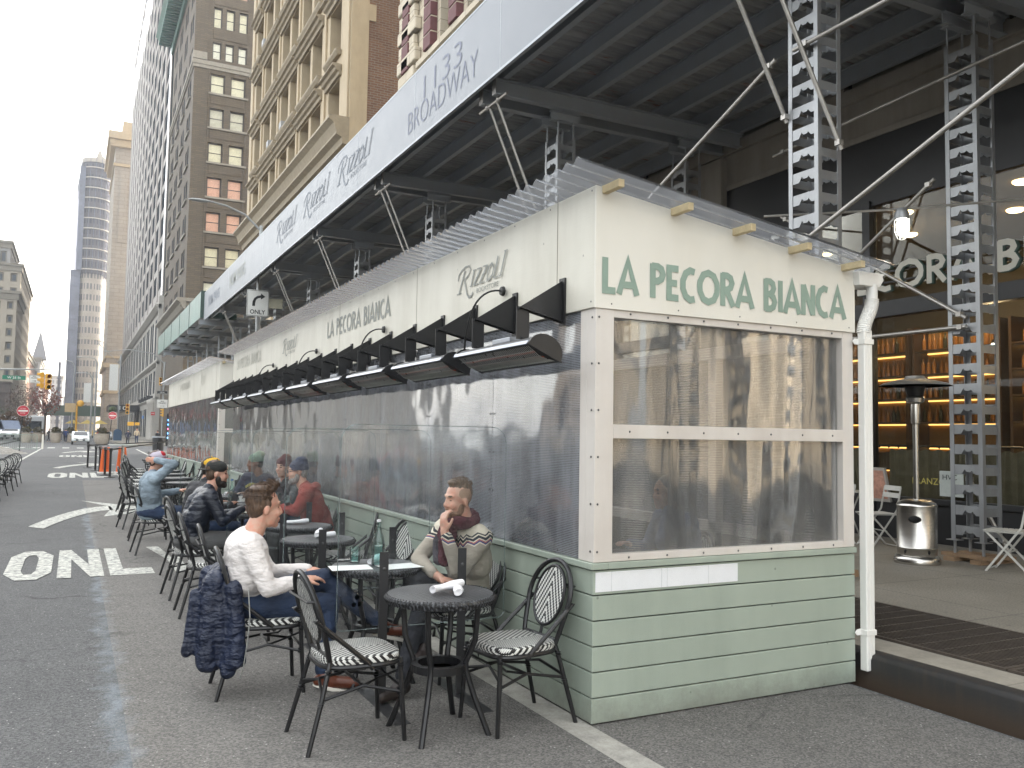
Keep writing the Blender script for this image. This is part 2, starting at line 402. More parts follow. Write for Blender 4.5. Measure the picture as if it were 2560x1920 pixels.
clear('polycarbonate side', .47, (.70, .73, .79), (.93, .93, .95), .07, 2.2, ((1.5, 1.5, 1.3), .03), True)
clear('corrugated plastic', .34, (.60, .62, .66), (.80, .82, .85), .12, 2.2)
clear('acrylic', .006, (.7, .75, .8), (.99, .995, .995), .01, .65)
clear('shop glass', .012, (.5, .5, .45), (.80, .79, .74), .01, .55)
clear('bottle glass', .03, (.6, .8, .75), (.82, .94, .92), .02, 1.6)
# ---------------------------------------------------------------- road, kerb and sidewalk
KX = 4.76
g = MB(); g.box(-200, KX-.1, -60, 770, -.3, 0); struct(g, 'road', MATS['asphalt'])
g = MB(); g.quad((.32, -20, .004), (KX-.14, -20, .004), (KX-.14, 30.6, .004), (.32, 30.6, .004)); struct(g, 'road_patch', MATS['asphalt patch'])
g = MB(); g.box(KX+.12, 200, -60, 66, -.3, .2); g.box(KX+.12, 200, 100, 770, -.3, .16); struct(g, 'sidewalk', MATS['sidewalk concrete'])
g = MB(); g.box(KX-.1, 200, 66, 100, -.3, -.002); g.box(-40, -6.5, 60, 770, 0, .12); struct(g, 'side_street', MATS['asphalt'])
def kerbsteel():
    t = NT('kerb steel'); v = t.pos(); z = t.a("SeparateXYZ", i_0=v).outputs[2]
    c = t.mix(t.ramp(t.math('ADD', z, t.math('MULTIPLY', t.noise(7, v, 5, .7), .1)), .06, .17), (.050, .034, .023), (.022, .021, .021))
    c = t.mix(t.math('MULTIPLY', t.ramp(t.noise(1, v, 4, .6, sx=(20, 20, 1.5)), .5, .75), .5), c, (.06, .042, .03))
    t.set(Base_Color=c, Roughness=.5, Metallic=.0, Normal=t.bump(t.noise(60, v), .3, .003)); return t.m
g = MB(); pr = [(0, -.1), (0, .165), (.012, .188), (.035, .2), (.12, .203), (.12, -.1)]
g.prism(pr, (KX, -30, 0), (1, 0, 0), (0, 0, 1), (0, 96, 0)); k_ = g.build('kerb', kerbsteel(), kind='structure'); setsmooth(k_, 50)
g = MB()
for y in np.arange(-12, 60, 1.9): g.box(KX+.121, KX+.42, y+.006, y+1.894, .1, .2045)
struct(g, 'kerb_stone', M('kerb stone', (.29, .265, .22), .8, var=.25, vs=5, bump=.5, world=True), bevel=.004)
# sidewalk gratings
gb = MATS['black steel']; M('grate iron', (.085, .070, .058), .6, .3, .3, 12)
for gi, y0 in enumerate((2.2, 4.32, 6.5)):
    y0 -= .9; g = MB(); x0, x1, y1 = 5.2, 6.24, y0+2.05
    g.box(x0-.03, x1+.03, y0-.03, y0, .205, .222); g.box(x0-.03, x1+.03, y1, y1+.03, .205, .222); g.box(x0-.03, x0, y0, y1, .205, .222); g.box(x1, x1+.03, y0, y1, .205, .222)
    o = g.build('sidewalk_grate', MATS['grate iron'], label=['iron sidewalk grate in the corner beyond the kerb steel', 'rusty iron grate set in the sidewalk beside the downspout', 'rusty iron grate mostly behind the dining shed'][gi], cat='grate', group='iron grates in the sidewalk')
    b = MB(); b.box(x0, x1, y0, y1, .2045, .206); b.build('pit', M('pit black', (.012, .011, .01), .9), o)
    b = MB()
    for x in np.arange(x0+.03, x1, .035): b.box(x, x+.009, y0, y1, .207, .22)
    for y in np.arange(y0+.12, y1, .17): b.box(x0, x1, y, y+.014, .207, .219)
    b.build('bars', MATS['grate iron'], o)
# ---------------------------------------------------------------- road markings
def decal(name, polys, mat, z=.008):
    mb = MB()
    for p in polys: mb.add([(x, y, z) for x, y in p], [tuple(range(len(p)))])
    return struct(mb, name, mat)
def only(x0, x1, y0, y1, mat='worn paint', z=.008):
    w = (x1-x0)/4.1; P = []
    def q(i, pts): P.append([(x0+i*w*1.04+a*w*.92, y0+b*(y1-y0)) for a, b in pts])
    o = [(.28, 0), (.72, 0), (1, .2), (1, .8), (.72, 1), (.28, 1), (0, .8), (0, .2)]; n_ = [(.42, .16), (.58, .16), (.66, .28), (.66, .72), (.58, .84), (.42, .84), (.34, .72), (.34, .28)]
    for i in range(8): j = (i+1) % 8; q(0, [o[i], o[j], n_[j], n_[i]])
    q(1, [(0, 0), (.3, 0), (.3, 1), (0, 1)]); q(1, [(.7, 0), (1, 0), (1, 1), (.7, 1)]); q(1, [(.3, .62), (.7, 0), (.7, .4), (.3, 1)])
    q(2, [(0, 0), (.32, 0), (.32, 1), (0, 1)]); q(2, [(.32, 0), (.98, 0), (.98, .2), (.32, .2)])
    q(3, [(.33, 0), (.67, 0), (.67, .45), (.33, .45)]); q(3, [(0, 1), (.33, .45), (.5, .45), (.34, 1)]); q(3, [(1, 1), (.66, 1), (.5, .45), (.67, .45)])
    return decal('road_marking_only', P, MATS[mat], z)
only(-.62, 1.45, 10.5, 12.9); only(-.72, 1.9, 32.3, 36.0); only(-.7, 1.9, 57, 61)
def turn(x0, y0, sx=1., sy=1.):
    pts = []
    for i in range(13):
        t = i/12; pts.append((x0+sx*(.02+1.25*t), y0+sy*(0+3.6*math.sin(t*PI/2)**.9), .13+.03*t))
    P = []
    L = []; R = []
    for i, (x, y, h) in enumerate(pts):
        a = pts[max(0, i-1)]; b = pts[min(12, i+1)]; d = Vector((b[0]-a[0], (b[1]-a[1])*.35)).normalized(); n = Vector((-d.y, d.x))
        L.append((x+n.x*h*sx, y+n.y*h*3.2*sy)); R.append((x-n.x*h*sx, y-n.y*h*3.2*sy))
    for i in range(12): P.append([R[i], R[i+1], L[i+1], L[i]])
    x1, y1 = pts[-1][:2]; hx, hy = sx, sy
    P.append([(x1-.55*hx, y1+2.2*hy), (x1-.05*hx, y1+.45*hy), (x1+.95*hx, y1-.6*hy)]); P.append([(x1-.05*hx, y1+.45*hy), (x1-.05*hx, y1-.5*hy), (x1+.95*hx, y1-.6*hy)]); P.append([(x1-.05*hx, y1-.5*hy), (x1-.2*hx, y1-1.9*hy), (x1+.95*hx, y1-.6*hy)])
    return decal('road_marking_arrow', P, MATS['worn paint'], .009)
turn(-.5, 16.0); turn(-.6, 40.5, 1.1, 1.2); turn(-.6, 67, 1.1, 1.4)
decal('lane_line', [[(-2.45, 45), (-2.3, 45), (-2.24, 82), (-2.38, 82)], [(4.1, 46), (4.25, 46), (5.05, 82), (4.9, 82)]], MATS['worn paint'])
decal('lane_line', [[(2.46, -10), (2.63, -10), (2.625, 24), (2.455, 24)]], M('kerb dust', (.34, .325, .29), .9, var=.35, vs=9, world=True), .006)
P = []
for k in range(9): x = -5.4+k*1.15; P.append([(x, 84), (x+.55, 84), (x+.55, 87.6), (x, 87.6)])
decal('crosswalk', P, MATS['worn paint'])
# ---------------------------------------------------------------- dining enclosures
def screws(mb, pts, n):
    for p in pts: mb.obox(p, tuple(.006 if i != n else .004 for i in (0,))+(0, 0) if False else (.006, 0, 0), (0, .006, 0), (0, 0, .006))
def enclosure(y0, y1, near, label, zt=3.05, x0=2.63, x1=4.70, ztr=2.775):
    r = thing('dining_enclosure', label, 'dining shed', (x0, y0, 0)); zf, zs = 2.353, .90
    B = MB(); bh = .1415
    for i in range(6):                                       # side boards, long face and short face
        z0 = .012+i*bh; z1 = z0+bh-.007
        B.box(x0, x0+.022, y0+.0235, y1, z0, z1)
        B.box(x0-.0015, x1, y0, y0+.022, z0, z1)
    B.build('wall_boards', MATS['green boards'], r, bevel=.004)
    b = MB(); b.box(x0+.024, x0+.05, y0+.03, y1, .0, .86); b.box(x0+.05, x1, y0+.024, y0+.05, 0, .86); b.box(x1-.02, x1, y0+.05, y1, 0, .86); b.build('wall_backing', MATS['black steel'], r)
    b = MB(); b.box(x0-.02, x0+.09, y0-.02, y1, .862, .898); b.box(x0+.09, x1, y0-.02, y0+.09, .862, .898); b.build('sill', MATS['green boards'], r, bevel=.004)
    f = MB(); ys = [y0+.13]+list(np.arange(y0+1.34, y1-.3, 1.235))+[y1-.05]
    # short face
    f.box(x0, x0+.125, y0-.004, y0+.09, zs, zf); f.box(x1-.1, x1, y0+.0, y0+.09, zs, zf)
    f.box(x0+.125, x1-.1, y0, y0+.05, zf-.055, zf); f.box(x0+.125, x1-.1, y0-.003, y0+.04, 1.60, 1.68); f.box(x0+.125, x1-.1, y0, y0+.05, zs, zs+.042)
    f.box(x0, x0+.09, y0+.09, y0+.16, zs, zf)
    f.build('front_frame', MATS['white frame'], r, bevel=.003)
    f = MB()
    for y in ys[1:]: f.box(x0+.016, x0+.09, y-.045, y+.045, zs, zf)
    f.box(x0+.02, x0+.09, y0+.16, y1, 1.60, 1.68); f.box(x0+.02, x0+.09, y0+.16, y1, zf-.05, zf); f.box(x0+.02, x0+.09, y0+.16, y1, zs, zs+.045)
    f.box(x1-.09, x1-.0, y0+.09, y1, zf-.1, zf); f.box(x1-.09, x1, y0+.09, y1, zs-.04, zs+.045); f.box(x1-.09, x1, y0+.09, y1, 1.6, 1.68)
    for y in ys[1::2]: f.box(x1-.09, x1-.002, y-.045, y+.045, 0, zf-.1)
    f.build('side_frame', MATS['white frame'], r)
    s = MB()
    for x in np.linspace(x0+.24, x1-.2, 7):
        for z in (zf-.028, 1.64, zs+.02): s.ball((x, y0-.004, z), (.007, .004, .007), 6, 4)
    for z in np.linspace(zs+.06, zf-.06, 6):
        s.ball((x0+.022, y0-.006, z), (.007, .004, .007), 6, 4); s.ball((x0-.003, y0+.03, z), (.004, .007, .007), 6, 4)
    for y in ys[1:]:
        for z in np.linspace(zs+.06, zf-.06, 6):
            for d in (-.03, .03): s.ball((x0-.0, y+d, z), (.004, .008, .008), 6, 4)
    for y in np.arange(y0+.4, y1, .3): s.ball((x0, y, zf-.03), (.004, .007, .007), 6, 4); s.ball((x0, y, zs+.022), (.004, .007, .007), 6, 4)
    s.build('screws', MATS['screw'], r, kind='stuff')
    # panes: twin-wall sheets fixed outside the side posts, inside the front frame
    for a, c in zip(ys[:-1], ys[1:]):
        p = MB(); p.box(x0+.006, x0+.012, a+.003, c-.003, zs+.002, zf-.002); p.build('pane', MATS['polycarbonate side'], r)
    for a, c in ((zs+.03, 1.61), (1.67, zf-.03)):
        p = MB(); p.box(x0+.12, x1-.04, y0+.051, y0+.057, a, c); p.build('pane', MATS['polycarbonate'], r)
    p = MB(); p.box(x1-.012, x1-.006, y0+.1, y1, zs+.03, zf-.1); p.build('pane', MATS['polycarbonate side'], r)
    e = MB(); e.box(x0+.1, x1-.1, y1-.06, y1-.02, 0, 2.6); e.build('end_panel', MATS['cream panel'], r)
    # sign fascia
    F = MB(); sl = (zt-ztr)/(x1-x0)
    F.box(x0-.012, x0+.01, y0-.001, y1, zf-.006, zt+.004)
    F.build('side_fascia', MATS['cream plywood'], r, bevel=.002)
    F = MB(); F.prism([(0, zf-.01), (x1-x0+.02, zf-.01), (x1-x0+.02, ztr), (0, zt+.004)], (x0-.012, y0-.014, 0), (1, 0, 0), (0, 0, 1), (0, .013, 0))
    F.build('front_fascia', MATS['cream panel'], r, bevel=.002)
    F = MB()
    for y in np.arange(y0+.42, y1, 2.44): F.box(x0-.0135, x0-.012, y, y+.005, zf, zt+.03)
    F.build('fascia_seams', M('seam brown', (.22, .19, .15), .8), r)
    F = MB()
    for i in range(26):
        F.ball((x0-.0125, y0+.03+(i % 2)*.0+.61*(i//2)*.8, (zf+.03, zt-.02)[i % 2]), (.002, .006, .006), 6, 4)
    for i in range(5): F.ball((x0+.1+.48*i, y0-.0145, zf+.02), (.005, .002, .005), 6, 4)
    F.build('fascia_screws', MATS['screw'], r)
    # roof: purlins along the length, corrugated sheet across
    for i, x in enumerate((x0+.03, x0+.52, x0+1.0, x0+1.47, x0+1.95)):
        z = zt-sl*(x-x0)+.008; w = MB(); w.box(x, x+.04, y0-.18, y1+.1, z-.045, z); w.build('purlin', MATS['soft wood'], r, bevel=.003)
    n = int((y1-y0+.6)/.012); A = []; Bv = []; fs = []; xl, xr = x0-.25, x1+.16
    for i in range(n):
        y = y0-.25+i*.012; z = .019*math.sin(2*PI*y/.118)
        A.append((xl, y, zt-sl*(xl-x0)+.026+z)); Bv.append((xr, y, zt-sl*(xr-x0)+.026+z))
    mb = MB(); mb.add(A+Bv, [(i, i+1, n+i+1, n+i) for i in range(n-1)]); o = mb.build('roof_sheet', MATS['corrugated plastic'], r, smooth=True)
    return r, ys
encA, ysA = enclosure(4.12, 16.6, True, 'long green and cream timber dining shed with clear plastic windows and downspout')
encB, ysB = enclosure(18.3, 28.8, False, 'farther cream dining shed, smaller in view, behind the first one')
# lettering of the near shed
sign_caps('lettering', 'LA PECORA BIANCA', (2.668, 4.106, 2.435), (1.94, 0, -.01), (0, 0, .205), MATS['sign green'], encA, .2)
sign_caps('lettering', 'LA PECORA BIANCA', (2.618, 9.93, 2.72), (0, -2.25, 0), (0, 0, .19), MATS['sign grey'], encA, .17)
sign_caps('lettering', 'LA PECORA BIANCA', (2.618, 16.2, 2.74), (0, -2.25, 0), (0, 0, .19), MATS['sign faded'], encA, .15)
sign_book('lettering', (2.618, 6.13, 2.62), (0, -.8, 0), (0, 0, .27), MATS['sign grey'], encA)
sign_book('lettering', (2.618, 12.4, 2.66), (0, -.85, 0), (0, 0, .27), MATS['sign grey'], encA)
sign_caps('lettering', 'LA PECORA BIANCA', (2.618, 25.6, 2.72), (0, -2.4, 0), (0, 0, .19), MATS['sign faded'], encB, .14)
sign_book('lettering', (2.618, 21.2, 2.66), (0, -.8, 0), (0, 0, .27), MATS['sign faded'], encB)
t_ = MB(); t_.box(2.645, 3.68, 4.1165, 4.1195, .735, .845); t_.build('tape_patch', MATS['tape'], encA)
t_ = MB()
for x in (2.75, 3.1, 3.14, 3.45): t_.box(x, x+.004, 4.1155, 4.1165, .735, .845)
t_.build('tape_seams', M('tape seam', (.62, .63, .64), .4), encA)
# downspout with gutter end, flexible elbow and straps
dsx, dsy = 4.765, 4.075
d = MB(); d.box(dsx-.04, dsx+.04, dsy-.028, dsy+.028, .09, 2.36); ds = d.build('downspout', MATS['white plastic'], encA, bevel=.006)
d = MB()
for x in (-.026, .0, .026): d.box(dsx+x-.004, dsx+x+.004, dsy-.031, dsy-.027, .1, 2.35)
d.build('flutes', MATS['white plastic'], ds, bevel=.001)
d = MB(); pts = []
for i in range(40):
    t = i/39; z = 2.34+.24*t; x = dsx+.085*(.5-.5*math.cos(PI*t)); pts.append((x, dsy+.01, z))
d.tube(pts, [.043+.0045*(i % 2) for i in range(40)], 14); d.tube([(dsx+.085, dsy+.01, 2.57), (dsx+.085, dsy+.01, 2.68)], .038, 14); d.build('elbow', MATS['white plastic'], ds, smooth=True)
d = MB(); pr = [(-.07, 0), (.13, 0), (.17, .05), (.16, .075), (.185, .095), (-.07, .095)]
d.prism(pr, (dsx, dsy-.02, 2.665), (1, 0, 0), (0, 0, 1), (0, .16, 0)); d.build('gutter', MATS['white plastic'], ds, bevel=.004)
for z in (2.28, .34):
    d = MB(); d.box(dsx-.046, dsx+.046, dsy-.036, dsy+.034, z-.018, z+.018); d.prism([(-.10, 0), (-.08, -.02), (-.045, -.02), (-.045, .02), (-.08, .02)], (dsx, dsy+.02, z), (1, 0, 0), (0, 0, 1), (0, -.006, 0)); d.build('strap', MATS['white plastic'], ds, bevel=.002)
# ---------------------------------------------------------------- strip heaters on the long face
hs = M('heater shell', (.30, .32, .36), .35, .5, .1, 6); M('heater hood', (.018, .019, .021), .5, .0)
def make_heater():
    r = thing('strip_heater', 'black strip heater on bracket arms', 'heater', (0, 0, 0), 'strip heaters along the long wall'); L = 1.04   # built along +Y from 0, wall at x=+.46
    pr = []
    for i in range(11):
        a = PI*i/10; pr.append((-.105*math.cos(a), .085*math.sin(a)))
    pr = [(-.115, -.012)]+pr+[(.115, -.012)]
    b = MB(); b.prism(pr, (0, 0, 0), (1, 0, 0), (0, 0, 1), (0, L, 0)); b.build('hood', MATS['heater hood'], r, smooth=True)
    b = MB(); pr2 = [(a*1.09, c*1.12) for a, c in pr]
    b.prism(pr2, (0, -.012, 0), (1, 0, 0), (0, 0, 1), (0, .012, 0)); b.build('end_cap', MATS['black steel'], r)
    b = MB(); b.prism(pr2, (0, L, 0), (1, 0, 0), (0, 0, 1), (0, .012, 0)); b.build('end_cap', MATS['black steel'], r)
    b = MB(); b.obox((-.116, L/2, -.002), (.003, 0, .0), (0, L/2, 0), (0, 0, .011)); b.build('side_rail', hs, r)
    b = MB(); b.box(-.098, .098, .02, L-.02, -.004, -.001); b.build('reflector', M('reflector', (.018, .017, .018), .5), r)
    b = MB()
    for x in (-.035, .03): b.tube([(x, .05, -.016), (x, L-.05, -.016)], .008, 6)
    b.build('heating_tube', M('quartz tube', (.40, .09, .05), .3), r)
    b = MB()
    for y in np.arange(.03, L-.02, .022): b.tube([(-.095, y, -.012), (0, y, -.032), (.095, y, -.012)], .0022, 4, cap=False)
    for x in (-.06, .06, 0): b.tube([(x, .03, -.027), (x, L-.03, -.027)], .0022, 4)
    b.build('guard_wires', M('wire steel', (.5, .5, .48), .3, .9), r)
    for q_ in r.children:
        q_.rotation_euler = (0, .42, 0)                      # the heaters tip outwards, grille towards the tables
    for y in (.25, .88):
        b = MB(); b.prism([(-.05, .0), (.265, -.07), (.265, .20)], (-.0, y, .27), (1, 0, 0), (0, 0, 1), (0, .005, 0)); b.box(.255, .267, y-.03, y+.035, .19, .48)
        b.obox((.11, y-.01, .245), (.155, 0, -.035), (0, .016, 0), (.0005, 0, .002))
        b.box(-.055, .03, y-.006, y-.001, .09, .285)
        for p in ((-.04, .27), (.02, .27), (-.02, .1)): b.ball((p[0], y-.01, p[1]), .008, 6, 4)
        b.build('bracket_arm', MATS['black steel'], r)
    b = MB(); b.box(-.04, .04, .36, .60, .085, .115); b.build('junction_box', hs, r, bevel=.004)
    return r
HE = ['strip heater nearest the shed corner, its grille and end cap in full view', 'second strip heater from the shed corner, cable at its junction box', 'third strip heater along the cream fascia, below the restaurant name']+\
     ['%s strip heater from the shed corner on the long wall' % w for w in ('fourth', 'fifth', 'sixth', 'seventh', 'eighth', 'ninth', 'tenth and last')]
h0 = make_heater(); M('cable', (.01, .01, .01), .5)
for k in range(10):
    y = 4.23+1.27*k
    o = h0 if k == 0 else copy_tree(h0)
    o.location = (2.35, y-.02, 2.085); o['label'] = HE[k]
    if k in (0, 2, 4, 6):
        b = MB(); yy = y+1.04; P = []
        for i in range(15):
            t = i/14; P.append((2.60-.20*math.sin(t*PI*.55), yy-.02+.20*t, 2.60+.03*math.sin(PI*t)-.40*t*t))
        b.tube(P, .007, 6); b.lathe([(.0, 0), (.035, 0), (.03, .02), (0, .022)], P[0], 12, (Vector((0, 1, 0)), Vector((0, 0, 1)), Vector((-1, 0, 0))))
        b.build('heater_cable', MATS['cable'], label='black heater cable looping from a grommet, %s' % ['nearest the corner', 'under the restaurant name', 'past the restaurant name', 'farthest along the fascia'][k//2], cat='cable', group='heater cables', smooth=True)
# ---------------------------------------------------------------- sidewalk shed (scaffold) over the pavement
shed = thing('sidewalk_shed', 'dark steel sidewalk shed with white sign panels over the pavement', 'sidewalk shed', (6.8, 12, .2))
FX = 5.5
SY0, SY1 = -4.5, 44.4
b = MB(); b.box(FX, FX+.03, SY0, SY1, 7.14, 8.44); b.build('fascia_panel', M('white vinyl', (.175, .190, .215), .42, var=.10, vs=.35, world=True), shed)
b = MB(); b.box(FX-.006, FX+.05, SY0, SY1, 7.10, 7.14); b.box(FX-.004, FX+.04, SY0, SY1, 8.44, 8.47)
b.build('fascia_edge', MATS['dark steel'], shed)
b = MB()
for y in np.arange(SY0+1.2, SY1, 3.66): b.box(FX-.002, FX, y, y+.012, 7.14, 8.44)
b.build('panel_seams', M('seam grey', (.42, .45, .48), .5), shed)
for s, y0, z0, L, H, mt in (('1133', 14.55, 7.80, 1.75, .42, 'sign violet'), ('BROADWAY', 15.35, 7.36, 3.2, .42, 'sign violet')):
    text('lettering', s, (FX-.003, y0, z0), (0, -L, 0), (0, 0, H), MATS[mt], shed, thick=.003, bold=-.014)
for y0 in (20.5, 24.0, 27.6): sign_book('lettering', (FX-.003, y0, 7.42), (0, -2.6, 0), (0, 0, .80), MATS['sign mist'], shed, dz=.003)
sign_caps('lettering', 'NUM PANG'.replace('U', 'L').replace('M', 'N').replace('G', 'C') if False else 'N', (FX-.003, 36.6, 7.55), (0, -.5, 0), (0, 0, .5), MATS['sign mist'], shed, .14) if False else None
for y0 in (36.6, 42.9): text('lettering', 'NUM PANG', (FX-.003, y0, 7.55), (0, -3.6, 0), (0, 0, .5), MATS['sign grey' if y0 < 40 else 'sign mist'], shed, bold=.02, thick=.003)
# deck of corrugated decking and planks
def deckmat():
    t = NT('shed deck'); v = t.pos(); sx = t.a("SeparateXYZ", i_0=v)
    c = t.mix(t.ramp(t.noise(1, v, 5, .7, sx=(.5, 7, 1)), .35, .7), (.24, .25, .265), (.44, .445, .44))
    c = t.mix(t.math('MULTIPLY', t.ramp(t.noise(1, v, 4, .7, sx=(1.2, 14, 1)), .60, .68), .8), c, (.30, .16, .11))
    t.set(Base_Color=c, Roughness=.6); return t.m
deckmat()
n = int((SY1-SY0)/.03); A = []; Bv = []
for i in range(n):
    y = SY0+i*.03; k = i % 5; z = 7.53+(.035 if k in (0, 1) else 0)
    A.append((FX+.03, y, z)); Bv.append((11.3, y, z))
mb = MB(); mb.add(A+Bv, [(i, i+1, n+i+1, n+i) for i in range(n-1)]); mb.build('deck', MATS['shed deck'], shed)
b = MB(); b.box(FX+.03, 11.3, SY0, SY1, 7.60, 7.66); b.build('deck_cover', MATS['dark steel'], shed)
for x in (5.85, 6.6, 7.4, 8.25, 9.1, 9.95, 10.7):
    b = MB(); b.ibeam((x, SY0, 7.38), (x, SY1, 7.38), .10, .27, .014); b.build('joist', MATS['dark steel'], shed)
TY = [1.15+5.5*k for k in range(0, 8)]
for k, y in enumerate(TY):
    for d in (-.24, .24):
        b = MB(); b.ibeam((5.68, y+d, 7.10), (10.75, y+d, 7.10), .13, .26, .014); o = b.build('cross_beam', MATS['dark steel'], shed)
        e = MB(); e.box(5.672, 5.68, y+d-.066, y+d+.066, 6.97, 7.23); e.build('beam_end', MATS['pale steel'], o)
    b = MB(); b.tube([(5.78, y-.5, 6.93), (5.78, y+.5, 6.93)], .024, 8)
    for d in (-.2, .2): b.ball((5.78, y+d, 6.93), (.05, .04, .05), 8, 5)
    if k not in (1,):
        for d in (-.12, .16): b.tube([(5.78, y+d, 6.95), (6.95, y+d, 4.3)], .024, 8)
    b.build('outrigger_brace', MATS['steel pipe'], shed, smooth=True)
# lattice towers
def tower_mesh():
    w, dpt, h = .34, .42, 6.35; P = []
    p = MB()
    for x in (0, w):
        for y in (0, dpt):
            sx = 1 if x == 0 else -1; sy = 1 if y == 0 else -1
            p.box(x, x+sx*.055, y, y+sy*.006, .25, h); p.box(x, x+sx*.006, y+sy*.006, y+sy*.055, .25, h)
            p.cyl((x+sx*.028, y+sy*.028, .25), (x+sx*.028, y+sy*.028, .05), .018, 8); p.cyl((x+sx*.028, y+sy*.028, h-.02), (x+sx*.028, y+sy*.028, h+.28), .012, 8)
            p.box(x+sx*.028-.07, x+sx*.028+.07, y+sy*.028-.07, y+sy*.028+.07, .242, .25)
    posts = p
    r = MB(); pl = [(.05, .03), (.10, .03), (.145, .075), (.16, .06), (.21, .06), (.235, .09), (.275, .03), (.37, .03), (.37, .145), (.05, .145)]
    for i in range(25):
        z = .28+i*.242
        if z+.15 > h: break
        for x in (.006, w-.009): r.prism([(a, c) for a, c in pl], (x, 0, z), (0, 1, 0), (0, 0, 1), (.003, 0, 0))
        for y in (.008, dpt-.011): r.box(.05, w-.05, y, y+.003, z+.02, z+.115)
        r.box(.02, w-.02, .17, .175, z+.055, z+.13); r.box(.02, w-.02, .235, .24, z+.055, z+.13)
    return posts, r
ps, rg = tower_mesh(); mp = ps.mesh('posts', MATS['galvanised']); mr = rg.mesh('rung_plates', MATS['galvanised'])
wb = MB(); wb.box(-.12, .5, -.04, .1, 0, .05); wb.box(-.1, .48, .32, .46, 0, .05); wb.box(-.02, .12, -.14, .55, .0505, .09); wb.box(.24, .38, -.14, .5, .0505, .09); mw = wb.mesh('timber_pads', MATS['rust wood'])
for row, x0 in ((0, 6.86), (1, 9.5)):
    for k, yc in enumerate(TY):
        y = yc-.21+(.02 if row else 0)
        if row and k > 3: continue
        t = bpy.data.objects.new('tower', mp); COL.objects.link(t); t.location = (x0, y, .2); t.parent = shed; t.matrix_parent_inverse = Matrix.Translation(-shed.location)
        for nm, me in (('rung_plates', mr), ('timber_pads', mw)):
            q = bpy.data.objects.new(nm, me); COL.objects.link(q); q.parent = t
        c = MB()
        for yy in (.06, .36): c.ibeam((x0-.1, y+yy, 6.88), (x0+.44, y+yy, 6.88), .1, .16, .012)
        for xx in (x0+.02, x0+.32):
            for yy in (.03, .39): c.cyl((xx, y+yy, 6.5), (xx, y+yy, 6.82), .011, 6); c.box(xx-.05, xx+.05, y+yy-.06, y+yy+.06, 6.79, 6.8)
        c.build('tower_head', MATS['dark steel'], shed)
# long scaffold tubes of the near bays
def pipe(p, q, r=.0245, mat='steel pipe', clamp=True):
    b = MB(); b.tube([p, q], r, 10)
    if clamp:
        for t in (.03, .97):
            c = Vector(p).lerp(Vector(q), t); b.obox(c, (.032, 0, 0), (0, .032, 0), (0, 0, .028)); b.cyl(c+Vector((0, -.05, -.02)), c+Vector((0, .05, -.02)), .008, 6)
    return b.build('brace_pipe', MATS[mat], shed, smooth=True)
pipe((6.82, 6.66, 3.70), (6.82, 3.0, 5.20)); pipe((6.80, 6.72, 5.84), (6.80, 1.0, 5.90)); pipe((6.86, 7.05, 5.88), (6.86, 10.3, 4.5))
pipe((6.0, 6.5, 6.93), (7.05, 6.3, 4.66)); pipe((5.85, 6.9, 6.93), (6.86, 6.88, 5.1)); pipe((9.45, 6.6, 3.0), (9.45, 9.3, 3.02)); pipe((9.45, 6.6, 3.1), (9.45, 9.6, 5.0)); pipe((9.45, 7.0, 4.9), (9.45, 9.8, 3.1))
pipe((9.48, 9.8, 6.0), (9.5, 3.0, 6.35), .02); pipe((6.85, 12.1, 5.9), (9.6, 12.0, 5.7), .02, 'dark steel'); pipe((9.86, 6.9, 1.2), (10.1, 6.5, .2), .024)
# second shed, green hoarding, farther along the street
shed2 = thing('sidewalk_shed', 'green panelled sidewalk shed beyond the white sign panels', 'sidewalk shed', (6.8, 56, .2))
for k, y in enumerate(np.arange(44.6, 68, 4.8)):
    b = MB(); xo = 0; b.box(FX-.15, FX-.12, y, y+4.55, 7.25, 8.55); b.build('hoarding', [M('hoarding green', (.10, .18, .16), .35, var=.45, vs=.9)], shed2)
    b = MB(); b.box(FX-.15, FX+1.6, y-.02, y, 7.25, 8.6); b.build('hoarding_side', M('hoarding dark', (.03, .06, .05), .5), shed2)
    b = MB(); b.ibeam((5.35, y+.2, 7.05), (10.7, y+.2, 7.05), .14, .24); o = b.build('cross_beam', MATS['dark steel'], shed2)
    e = MB(); e.box(5.33, 5.35, y+.13, y+.27, 6.93, 7.17); e.build('beam_end', MATS['pale steel'], o)
    b = MB()
    for x in (7.0, 7.35):
        for yy in (y+.05, y+.4): b.cyl((x, yy, .2), (x, yy, 6.95), .03, 6)
    for z in np.arange(.5, 6.8, .5): b.box(7.0, 7.35, y+.04, y+.06, z, z+.1); b.box(6.99, 7.01, y+.05, y+.4, z, z+.1)
    b.build('tower', MATS['dark steel'], shed2)
b = MB(); b.box(FX-.12, 11, 44.6, 68.6, 7.3, 7.4); b.build('deck', MATS['shed deck'], shed2)
b = MB()
for x in np.arange(5.7, 10.6, .7): b.box(x, x+.1, 44.6, 68.6, 7.17, 7.29)
b.build('joists', MATS['dark steel'], shed2)
